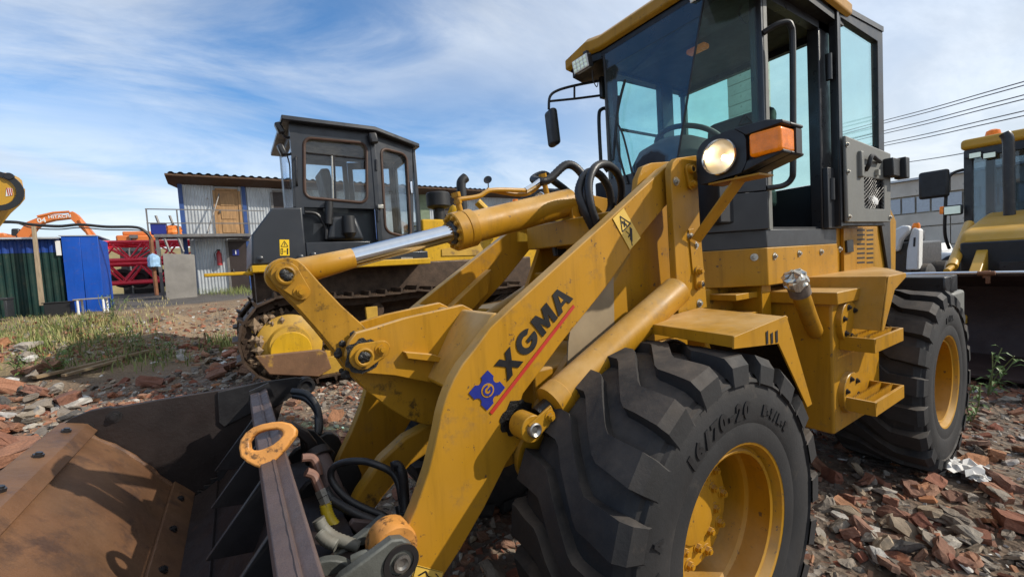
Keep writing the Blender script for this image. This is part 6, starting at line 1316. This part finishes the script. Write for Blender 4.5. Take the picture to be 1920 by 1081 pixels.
# cab
GLB = glassmat('dark_cab_glass', (.55, .62, .66), .08)
cxf = -8.6; cyl_ = at(1808, 290, 'x', cxf).y; ch = BC-cyl_; zr0 = at(1808, 284, 'x', cxf).z; zw = at(1825, 412, 'x', cxf).z
part('cab_roof', MB().bb(cxf+.15, cxf-1.8, BC-ch-.02, BC+ch+.02, zr0, zr0+.16), Y3, BH, bev=.05, seg=3)
for yy in (BC-ch+.05, BC+ch-.05):
    for xx in (cxf, cxf-1.6): part('cab_pillar', MB().bb(xx-.05, xx+.05, yy-.05, yy+.05, 1.0, zr0), BLKM, BH, bev=.01)
part('cab_base', MB().bb(cxf, cxf-1.7, BC-ch, BC+ch, 1.0, zw-.15), BLKM, BH, bev=.02); part('windscreen', MB().bb(cxf+.02, cxf+.026, BC-ch+.08, BC+ch-.08, zw-.15, zr0), GLB, BH); part('rear_window', MB().bb(cxf-1.62, cxf-1.626, BC-ch+.08, BC+ch-.08, zw-.15, zr0), GLB, BH)
part('side_window', MB().bb(cxf-.05, cxf-1.55, BC-ch+.04, BC-ch+.046, zw-.15, zr0), GLD, BH)
bs = part('driver_seat', MB().bb(cxf-.9, cxf-1.0, BC-.55, BC-.05, 1.4, 2.1).bb(cxf-.5, cxf-.95, BC-.55, BC-.05, 1.3, 1.42), BLK, BH, bev=.05)
part('brow', MB().bb(cxf+.10, cxf-.02, BC-ch+.02, BC+ch-.02, zr0-.12, zr0-.002), BLKM, BH)
for a in (1828, 1855): part('work_lamp', MB().box(at(a, 291, 'x', cxf+.14), (.06, .15, .09)), BLKM, BH, bev=.015); part('lamp_glass', MB().box(at(a, 291, 'x', cxf+.18), (.01, .12, .07)), LEDM, BH)
bcn = at(1862, 273, 'x', cxf-.3); part('beacon', MB().lathe([(0, .09), (.06, .09), (.13, .075), (.15, .04), (.15, .0004)], Vector((bcn.x, bcn.y, zr0+.15)), (0, 0, 1), 20), AMB, BH)
ep = [at(1893, 420, 'x', -7.9), at(1892, 340, 'x', -7.9), at(1891, 275, 'x', -7.9), at(1889, 258, 'x', -7.9), at(1883, 250, 'x', -7.9)]
part('exhaust_pipe', MB().tube(ep, .06, 14), BLKM, BH)
mf2 = part('mirror_frame', MB().tube([at(1806, 318, 'x', cxf), at(1785, 326, 'x', cxf+.1), at(1776, 345, 'x', cxf+.15), at(1772, 400, 'x', cxf+.15), at(1772, 440, 'x', cxf+.1), at(1780, 466, 'x', cxf)], .022, 8), BLK, BH)
mcp = at(1751, 346, 'x', cxf+.2); part('mirror', MB().box(mcp, (.09, .36, .44)), BLK, mf2, bev=.04, seg=3); part('mirror_stay', MB().tube([mcp, at(1774, 362, 'x', cxf+.15)], .02, 6, 1), BLK, mf2)
hlp = at(1787, 394, 'x', cxf+.2); part('headlight', MB().box(hlp, (.10, .22, .16)), BLK, BH, bev=.03); part('headlight_glass', MB().box(hlp+Vector((.055, 0, 0)), (.01, .18, .12)), LEDM, BH, bev=.01); part('indicator', MB().box(at(1768, 394, 'x', cxf+.2), (.08, .07, .12)), AMB, BH, bev=.015)
for s_ in (-1, 1):
    for xx, rr in ((-6.9, .42), (-9.6, .75)): part('wheel', MB().lathe([(-.2, .1), (-.2, rr*.85), (-.15, rr), (.15, rr), (.2, rr*.85), (.2, rr*.5), (.12, rr*.45), (.12, .0004)], (xx, BC+s_*.85, rr), (0, s_, 0), 28), RUB, BH)
part('backhoe_boom', MB().prism([Vector((-11.0, BC-.1, 1.2)), Vector((-10.9, BC-.1, 3.3)), Vector((-11.6, BC-.1, 4.0)), Vector((-12.0, BC-.1, 3.8)), Vector((-11.4, BC-.1, 3.1)), Vector((-11.4, BC-.1, 1.2))], (0, .35, 0)), Y3, BH, bev=.03)
# white compact loader behind the rear fender
SKD = thing('compact_loader', 'white compact loader with amber beacon behind the yellow loader hood', 'loader', (-12.2, -2.6, 0))
SX = -11.6
part('side_plate', MB().prism(tr([(1712, 426), (1724, 430), (1722, 506), (1698, 506), (1700, 470), (1706, 440)], 'x', SX), (-.3, 0, 0)), WHT, SKD, bev=.03); part('lift_arm', MB().prism(tr([(1668, 452), (1676, 430), (1692, 422), (1706, 424), (1704, 434), (1690, 448), (1684, 470), (1670, 474)], 'x', SX+.1), (-.25, 0, 0)), WHT, SKD, bev=.04)
part('body', MB().bb(SX-.1, SX-2.4, -3.3, -2.35, .35, 1.35), BLKM, SKD, bev=.05); part('cab_cage', MB().bb(SX-.5, SX-1.7, -3.2, -2.5, 1.35, 1.62), BLKM, SKD, bev=.05)
for s_ in (-2.25, -3.4):
    for xx in (SX-.4, SX-1.9): part('wheel', MB().lathe([(-.14, .1), (-.14, .36), (-.1, .42), (.1, .42), (.14, .36), (.14, .1)], (xx, s_, .42), (0, 1, 0), 22), RUB, SKD)
sbk = at(1718, 428, 'x', SX-.15); part('beacon', MB().lathe([(0, .07), (.07, .07), (.12, .05), (.12, .0004)], sbk, (0, 0, 1), 16), AMB, SKD); part('marking', MB().prism(tr([(1713, 445), (1717, 445), (1716, 462), (1712, 462)], 'x', SX+.004), (.003, 0, 0)), PATCH, SKD)
# white pickup further back
PKX = -20.0; PK = thing('white_pickup', 'white pickup parked behind the compact white loader', 'car', (PKX-1, -3.4, 0))
pz = lambda L: [Vector((PKX, at(a, b_, 'x', PKX).y, at(a, b_, 'x', PKX).z)) for a, b_ in L]
part('body', MB().prism(pz([(1712, 506), (1714, 476), (1730, 470), (1760, 472), (1800, 474), (1806, 480), (1806, 512)]), (-1.8, 0, 0)), WHT, PK, bev=.08, seg=3); part('cabin', MB().prism([p+Vector((-.15, 0, 0)) for p in pz([(1722, 472), (1732, 458), (1758, 456), (1766, 472)])], (-1.5, 0, 0)), WHT, PK, bev=.06, seg=3)
part('side_window', MB().prism([p+Vector((-.14, 0, 0)) for p in pz([(1726, 471), (1733, 460), (1756, 459), (1762, 471)])], (.005, 0, 0)), BLKM, PK)
for a in (1742, 1790): c = at(a, 497, 'x', PKX+.02); part('wheel', MB().lathe([(-.1, .1), (-.1, .33), (-.06, .37), (.08, .37), (.1, .33), (.1, .22), (.05, .2), (.05, .0004)], c, (1, 0, 0), 24), RUB, PK)
part('underbody', MB().bb(PKX-.1, PKX-1.7, -4.2, -2.9, -.05, .45), BLKM, PK)
# concrete panel building and chimney far behind
FX = -45.0; FB = thing('factory_building', 'long grey concrete panel building with a strip window behind the machines', 'building', (FX-4, -9, 0))
ys0, ys1 = -32.0, -1.0; CONF = pmat('pale_concrete', (.60, .55, .47), .9, var=.2, scale=.6, bump=.2, bscale=8, spots=.3, spotcol=(.26, .23, .2), spotscale=1.2)
part('core', MB().bb(FX-.25, FX-8, ys0, ys1, -1, 6.2), CONF, FB)
rowz = [(-.5, .95), (1.0, 2.45), (2.5, 3.55), (5.0, 6.2)]
pm = MB().bb(0, -.2, 0, 5.94, 0, 1.0).mesh('wall_panel'); pm.materials.append(CONF)
for z0, z1 in rowz:
    k = 0
    while ys0+6*k < ys1-3:
        o = link('wall_panel', pm, None, FB); o.matrix_local = Matrix.Translation(Vector((FX+.1, ys0+6*k, z0))-ORG[FB.name]) @ Matrix.Diagonal((1, 1, (z1-z0-.04), 1)); k += 1
for z0, z1 in ((3.55, 4.95),):
    yy = ys0
    while yy < ys1: part('window_pane', MB().bb(FX+.0, FX-.04, yy+.04, yy+.80, z0+.08, z1-.08), pmat('far_glass', (.45, .50, .55), .2, var=.1) if yy == ys0 else bpy.data.materials['far_glass'], FB, smooth=0); yy += .88
part('roof_edge', MB().bb(FX+.4, FX-8.2, ys0-.2, ys1, 6.2, 6.36), ROOFM, FB)
chy0, chy1 = at(1363, 130, 'x', -42).y, at(1418, 130, 'x', -42).y
CHM = thing('concrete_tower', 'tall grey concrete block tower seen through the loader windscreen', 'tower', (-43, (chy0+chy1)/2, 0))
cbm = MB().bb(0, -2.6, 0, chy1-chy0, 0, .96).mesh('block_course'); cbm.materials.append(CONF)
for k in range(28): inst('block_course', cbm, CHM, (-42+.03*(k % 2), chy0, -1+k*1.0))
# power lines
WIRE = pmat('wire', (.10, .10, .11), .5, var=.1)
for i, (a, b_) in enumerate((((1639, 231), (1920, 153)), ((1639, 236), (1920, 160)), ((1639, 250), (1920, 178)), ((1639, 255), (1920, 186)), ((1639, 272), (1920, 208)), ((1639, 277), (1920, 217)), ((1660, 310), (1920, 268)))):
    p, q = at(*a, 'x', -42), at(*b_, 'x', -30); d_ = q-p
    solo('power_line', MB().tube([p-d_*.75, p, p.lerp(q, .5)+Vector((0, 0, -.05)), q, q+d_*1.2], .028, 6, 4), WIRE, ('topmost', 'second', 'third', 'fourth', 'fifth', 'sixth', 'lowest')[i]+' of the seven power lines crossing the sky at right', 'power line', 'power lines at upper right')
# ------------------------------------------------------------------ rubble, weeds and litter on the ground
random.seed(21); rng = np.random.default_rng(21)
def hull(pts):
    b = bmesh.new()
    for p in pts: b.verts.new(p)
    r_ = bmesh.ops.convex_hull(b, input=b.verts); bmesh.ops.delete(b, geom=list({g for g in r_['geom_interior']+r_['geom_unused'] if isinstance(g, bmesh.types.BMVert)}), context='VERTS')
    b.verts.index_update(); V = np.array([v.co[:] for v in b.verts]); F = [[v.index for v in f.verts] for f in b.faces]; b.free(); return V, np.array(F)
def brick_proto():
    L, w, h = 1., .52, .30; cut = random.uniform(.35, 1.)
    P = []
    for y in (-1, 1):
        for z in (-1, 1):
            P.append((-L/2, y*w/2*random.uniform(.9, 1), z*h/2*random.uniform(.85, 1))); x = L/2*cut*random.uniform(.55, 1.1); P.append((x, y*w/2*random.uniform(.8, 1), z*h/2*random.uniform(.8, 1)))
    for i in range(4): P.append((L/2*cut*random.uniform(.7, 1.25), random.uniform(-.4, .4)*w, random.uniform(-.4, .4)*h))
    for i in range(4): P.append((random.uniform(-.5, .3), random.choice((-.52, .52))*w, random.uniform(-.4, .4)*h))
    return hull(P)
def chunk_proto():
    s = (1, random.uniform(.55, .9), random.uniform(.28, .6)); P = []
    for i in range(11):
        v = Vector((random.gauss(0, 1), random.gauss(0, 1), random.gauss(0, 1))).normalized()*random.uniform(.75, 1.)
        P.append((v.x*.5*s[0], v.y*.5*s[1], max(-.38, min(.38, v.z*.5))*s[2]))
    return hull(P)
def flake_proto():
    P = []; hh_ = random.uniform(.035, .10)
    for i in range(7):
        a = 2*math.pi*i/7+random.uniform(-.3, .3); r_ = random.uniform(.3, .55); P += [(r_*math.cos(a), .7*r_*math.sin(a), -hh_), (r_*.95*math.cos(a), .66*r_*math.sin(a), hh_)]
    return hull(P)
def roughen(VF, amt):
    V, F = VF; V = [Vector(v) for v in V]; mid = {}; NF = []
    def mp(i, j):
        k = (min(i, j), max(i, j))
        if k not in mid: v = (V[i]+V[j])/2; mid[k] = len(V); V.append(v+Vector((random.uniform(-1, 1), random.uniform(-1, 1), random.uniform(-1, 1)))*amt*(V[i]-V[j]).length)
        return mid[k]
    for a, b_, c in F: x, y, z = mp(a, b_), mp(b_, c), mp(c, a); NF += [(a, x, z), (x, b_, y), (z, y, c), (x, y, z)]
    return np.array([v[:] for v in V]), np.array(NF)
BP = [brick_proto() for _ in range(12)]; CP = [chunk_proto() for _ in range(14)]; FP = [flake_proto() for _ in range(10)]
BPR = [roughen(roughen(p, .085), .07) for p in BP]; CPR = [roughen(roughen(p, .10), .09) for p in CP]; FPR = [roughen(p, .08) for p in FP]
BCOL = [(.26, .075, .036), (.32, .115, .055), (.20, .060, .034), (.36, .16, .09), (.24, .105, .068)]
CCOL = [(.10, .095, .09), (.33, .29, .235), (.40, .36, .30), (.24, .21, .175), (.20, .175, .15), (.46, .42, .36), (.30, .235, .165), (.15, .135, .12), (.36, .28, .19)]
WCOL = [(.60, .58, .54), (.52, .51, .50)]
def proj2(p):
    d = p-CAM; z = d.dot(CF)
    return (960+FPX*d.dot(CR)/z, 540.5-FPX*d.dot(CU)/z, z) if z > .2 else (-9999, 0, z)
def hit(px_, py_):
    d = ray(px_, py_); t = .5
    for _ in range(400):
        p = CAM+d*t; g_ = p.z-hgt(p.x, p.y, False)
        if g_ < .004: return p
        t += max(.004, g_*.6)
        if t > 60: return None
    return p
def rand_rot(tilt=.5):
    return (Matrix.Rotation(random.uniform(0, 6.28), 3, 'Z') @ Matrix.Rotation(random.gauss(0, tilt), 3, 'X') @ Matrix.Rotation(random.gauss(0, tilt), 3, 'Y'))
pieces = []      # (screen size, pos, rot, scale, kind, proto, colour)
def add_piece(x, y, s, lift=0.):
    p = Vector((x, y, hgt(x, y)+lift)); q = proj2(p)
    if q[0] < -620 or q[0] > 2500 or q[1] > 1500: return
    u = random.random()
    if u < .33: k, pr, c = 'b', random.randrange(len(BP)), random.choice(BCOL if random.random() < .9 else [(.42, .17, .07)])
    elif u < .76: k, pr, c = 'c', random.randrange(len(CP)), random.choice(CCOL if random.random() < .93 else WCOL)
    else: k, pr, c = 'f', random.randrange(len(FP)), random.choice(CCOL+WCOL+BCOL)
    v = random.uniform(.75, 1.2); dsh = random.uniform(.08, .55); c = tuple(a*v*(1-dsh)+d_*dsh for a, d_ in zip(c, (.20, .15, .105)))
    pieces.append((s*FPX/q[2], p, rand_rot(.34 if s > .08 else .6), s, k, pr, c))
def rubble_w(x, y):       # 0..1 how much rubble lies here
    w = 1. if y > -5.4 else max(0., 1-(-5.4-y)/1.6)
    w *= .62+.55*max(0, min(1, .5+.9*noise.noise((x*.6, y*.6, 5.))))
    return min(1., w)
for lo, hi, dens, zl in ((.018, .042, 420, 8), (.04, .085, 210, 9), (.08, .15, 58, 10), (.14, .24, 5, 11)):
    n = int(dens*15*10)
    for _ in range(n):
        x = random.uniform(-8.5, 6.5); y = random.uniform(-7.5, 2.5)
        d_ = math.hypot(x-CAM.x, y-CAM.y)
        if d_ > 5 and lo < .03 and random.random() > (5/d_)**2: continue
        if random.random() > rubble_w(x, y): continue
        if abs(y+.2) < .24 and (abs(x) < .25 or abs(x+2.256) < .25) and hi > .1: continue
        s = lo*(hi/lo)**random.random(); add_piece(x, y, s, random.uniform(-.22, .26)*s)
for _ in range(2600):          # sparse stones on the bare earth further out
    px_, py_ = random.uniform(-20, 520), random.uniform(556, 680); h_ = hit(px_, py_)
    if h_ is not None and h_.y < -6 and h_.y > -17: add_piece(h_.x, h_.y, .03*(5)**random.random(), 0)
for _ in range(46):            # big slabs and blocks heaped at the left
    px_, py_ = random.uniform(-20, 150), random.uniform(640, 880); h_ = hit(px_, py_)
    if h_ is not None: add_piece(h_.x, h_.y, random.uniform(.16, .38), .04)
for _ in range(60):
    px_, py_ = random.uniform(330, 470), random.uniform(650, 720); h_ = hit(px_, py_)
    if h_ is not None: add_piece(h_.x, h_.y, random.uniform(.08, .26), .05)
for _ in range(40):
    px_, py_ = random.uniform(1530, 1920), random.uniform(830, 1080); h_ = hit(px_, py_)
    if h_ is not None: add_piece(h_.x, h_.y, random.uniform(.09, .19), .02)
pieces.sort(key=lambda a: -a[0])
RBM = pmat('rubble', (.3, .2, .15), .92, var=.28, scale=22, bump=.5, bscale=110, attr='Col', rvar=0)
def onscreen(p):
    q = proj2(p); return 0 < q[0] < 1920 and 0 < q[1] < 1081
single = {'b': 0, 'c': 0}; rest = []; cache = {}
def piece_mesh(k, pr, ci, c):
    V, F = (BPR if k == 'b' else CPR)[pr]; me = bpy.data.meshes.new('piece'); me.from_pydata(V.tolist(), [], F.tolist())
    at_ = me.attributes.new('Col', 'FLOAT_COLOR', 'POINT'); at_.data.foreach_set('color', np.tile(np.array([*c, 1.]), len(V))); me.materials.append(RBM); return me
for pc in pieces:
    sz, p, rot, s, k, pr, c = pc
    if k in single and single[k] < 145 and onscreen(p) and not (-2.9 < p.x < .6 and -1.8 < p.y < .02):
        ci = int(c[0]*40); key = (k, pr, ci)
        if key not in cache: cache[key] = piece_mesh(k, pr, ci, c)
        o = link('brick_piece' if k == 'b' else 'concrete_chunk', cache[key]); M_ = (rot.to_4x4()) @ Matrix.Scale(s, 4); M_.translation = p+Vector((0, 0, .06*s)); o.matrix_world = M_
        if k == 'b': tag(o, 'broken piece of red brick lying loose in the rubble', 'brick', 'loose brick pieces in the rubble')
        else: tag(o, 'pale chunk of mortar or concrete lying loose in the rubble', 'stone', 'loose concrete chunks in the rubble')
        single[k] += 1
    else: rest.append(pc)
vs, fs, cs, off = [], [], [], 0
for sz, p, rot, s, k, pr, c in rest:
    V, F = ({'b': BPR, 'c': CPR, 'f': FPR} if s > .085 else {'b': BP, 'c': CP, 'f': FP})[k][pr]; A = np.array(rot)*s
    vs.append(V @ A.T+np.array(p)); fs.append(F+off); off += len(V); cs.append(np.tile(np.array([*c, 1.]), (len(V), 1)))
VV = np.concatenate(vs); FF = np.concatenate(fs); CCc = np.concatenate(cs)
me = bpy.data.meshes.new('rubble'); me.vertices.add(len(VV)); me.vertices.foreach_set('co', VV.ravel()); me.loops.add(FF.size); me.loops.foreach_set('vertex_index', FF.ravel().astype(np.int32))
me.polygons.add(len(FF)); me.polygons.foreach_set('loop_start', np.arange(0, FF.size, 3, dtype=np.int32)); me.polygons.foreach_set('loop_total', np.full(len(FF), 3, dtype=np.int32)); me.update(calc_edges=True); me.shade_flat(); print('rubble pieces', len(rest), 'faces', len(FF))
me.attributes.new('Col', 'FLOAT_COLOR', 'POINT').data.foreach_set('color', CCc.ravel()); me.materials.append(RBM)
o = bpy.data.objects.new('rubble', me); COL.objects.link(o); tag(o, 'litter of small brick and mortar fragments covering the ground', 'rubble', kind='stuff')
# grass
GRM = pmat('grass_blades', (.1, .1, .03), .7, var=.2, scale=3, attr='Col', rvar=0)
gv, gf, gc = [], [], []
def blade(p, h_, lean, w, c):
    a = random.uniform(0, 6.28); d_ = Vector((math.cos(a), math.sin(a), 0)); sd_ = Vector((-d_.y, d_.x, 0))*w; o_ = len(gv)
    for t in (0, .55): q = p+Vector((0, 0, h_*t))+d_*(lean*h_*t*t); gv.extend([q-sd_*(1-t*.5), q+sd_*(1-t*.5)])
    gv.append(p+Vector((0, 0, h_*.95))+d_*(lean*h_)); gf.extend([(o_, o_+1, o_+3, o_+2), (o_+2, o_+3, o_+4)]); gc.extend([c]*5)
GC = [(.17, .20, .055), (.22, .23, .07), (.32, .28, .11), (.42, .35, .17), (.13, .18, .04)]
def patch(x0, x1, y0, y1, n, h0, h1, cols, per=14, spread=.12):
    for _ in range(n):
        h_ = hit(random.uniform(x0, x1), random.uniform(y0, y1))
        if h_ is None or (h_.y > -5.2 and h_.x < 2.5): continue
        for _ in range(per):
            p = h_+Vector((random.gauss(0, spread), random.gauss(0, spread), 0)); p.z = hgt(p.x, p.y, False)-.01
            blade(p, random.uniform(h0, h1), random.uniform(.1, .7), random.uniform(.004, .009), random.choice(cols))
patch(-20, 150, 592, 650, 150, .06, .20, GC, 12, .2); patch(120, 260, 592, 640, 60, .07, .20, GC[:3], 12, .16); patch(60, 330, 650, 690, 46, .08, .24, GC[:2]+GC[4:], 12, .14)
patch(330, 500, 545, 552, 70, .15, .40, GC[:2]+GC[4:], 14, .3); patch(0, 330, 560, 600, 90, .06, .18, GC[2:4], 8); patch(380, 440, 640, 660, 14, .1, .3, GC[:2]); patch(130, 200, 560, 575, 30, .1, .35, GC[:3], 10, .2)
gm_ = bpy.data.meshes.new('grass'); gm_.from_pydata([tuple(v) for v in gv], [], gf); gm_.attributes.new('Col', 'FLOAT_COLOR', 'POINT').data.foreach_set('color', np.array([(*c, 1.) for c in gc]).ravel()); gm_.materials.append(GRM)
o = bpy.data.objects.new('grass', gm_); COL.objects.link(o); tag(o, 'patches of short green and straw grass on the dug earth', 'grass', kind='stuff')
# leafy weeds
LEAF = pmat('weed_leaf', (.10, .17, .035), .6, var=.3, scale=9); STEMM = pmat('weed_stem', (.13, .16, .05), .7, var=.2)
def weed(px_, py_, h_, nl, label, lw=.03, spread=.5):
    p = hit(px_, py_)
    if p is None: return
    p.z -= .01; t = thing('weed', label, 'weed', p, 'leafy weeds'); st_m, lf = MB(), MB()
    for k in range(max(2, nl//9)):
        top = p+Vector((random.gauss(0, .22)*h_, random.gauss(0, .22)*h_, h_*random.uniform(.7, 1.))); mid = p.lerp(top, .5)+Vector((random.gauss(0, .03), random.gauss(0, .03), 0)); st_m.tube([p, mid, top], .004, 5, 3)
        for j in range(9):
            q = p.lerp(top, random.uniform(.15, 1.)); a = random.uniform(0, 6.28); L_ = lw*random.uniform(2, 4.2); d_ = Vector((math.cos(a), math.sin(a), random.uniform(-.1, .7))).normalized(); s_ = d_.cross(Vector((0, 0, 1))).normalized()*lw*.5; m_ = q+d_*L_*.5+Vector((0, 0, .012)); e_2 = q+d_*L_-Vector((0, 0, L_*.2))
            lf.add([q, m_+s_, e_2, m_-s_, m_-Vector((0, 0, .006))], [(0, 1, 4), (1, 2, 4), (2, 3, 4), (3, 0, 4)])
    part('stem', st_m, STEMM, t); part('leaves', lf, LEAF, t, smooth=0, recalc=False)
for (a, b_, h_, nl, lb_) in ((110, 705, .40, 60, 'broad leafy weed at left beside the wooden planks'), (150, 668, .75, 50, 'tall thin weed rising at left above the planks'), (205, 672, .55, 40, 'bushy weed just above the middle of the planks'), (250, 665, .45, 36, 'low weed above the right half of the planks'), (300, 668, .5, 30, 'weed at the right tip of the planks'), (322, 668, .28, 24, 'small weed just right of the plank tip'),
        (215, 600, .5, 60, 'green weed on the dug earth before the rusty post'), (390, 665, .35, 24, 'weed in front of the bulldozer sprocket'), (170, 572, .55, 40, 'weed growing beside the small white-legged table'), (1822, 790, .32, 40, 'green weed in the rubble right of the rear wheel'), (1850, 745, .45, 36, 'taller weed in the rubble before the brown bucket'), (40, 705, .3, 40, 'low weed at the far left edge of the rubble')): weed(a, b_, h_, nl, lb_)
# planks
PLK = pmat('old_plank', (.26, .18, .10), .85, var=.35, scale=5, bump=.3, bscale=60)
for i, (a, b_, w, lb_) in enumerate((((66, 716), (286, 664), .11, 'longest dark wooden plank lying across the left rubble'), ((120, 712), (230, 682), .08, 'shorter pale plank lying against the longest plank'))):
    p, q = hit(*a), hit(*b_); p.z += .04; q.z += .05; d_ = (q-p).normalized(); s_ = d_.cross(Vector((0, 0, 1))).normalized()*w/2; u_2 = s_.cross(d_).normalized()*.035
    L_ = (q-p).length; b = MB(); b.prism([p-s_, p+s_*.8, p+s_+d_*L_*.5, q+s_*.6, q-s_*.3, q-s_-d_*.1], u_2 if u_2.z > 0 else -u_2); solo('wooden_plank', b, PLK, lb_, 'plank', 'planks on the rubble', base=p, bev=.004)
rbq = hit(388, 655); solo('steel_bar', MB().tube([rbq, rbq+Vector((.01, 0, .28))], .012, 6, 1), RUSTP, 'thin rusty bar sticking up from the rubble near the bulldozer', 'bar', base=rbq)
# litter
PAP = pmat('dirty_paper', (.62, .60, .57), .8, var=.15, scale=12)
for i, (a, b_, s, lb_) in enumerate(((1812, 893, .10, 'largest white crumpled paper right of the rear wheel'), (1770, 878, .07, 'white paper scrap just behind the rear tyre'), (1700, 878, .08, 'dull crumpled sheet under the rear tyre'), (1835, 910, .05, 'small white scrap right of the largest paper'), (430, 690, .16, 'pale blue-white sheet in the rubble by the bulldozer track'))):
    p = hit(a, b_); b = MB(); n = 6
    b.sheet([[p+Vector(((ii/n-.5)*2*s+random.gauss(0, s*.06), (jj/n-.5)*1.5*s+random.gauss(0, s*.06), .035+random.uniform(0, s*.45))) for ii in range(n+1)] for jj in range(n+1)])
    solo('paper_scrap', b, PAP, lb_, 'paper', 'paper scraps on the rubble', base=p, smooth=0)
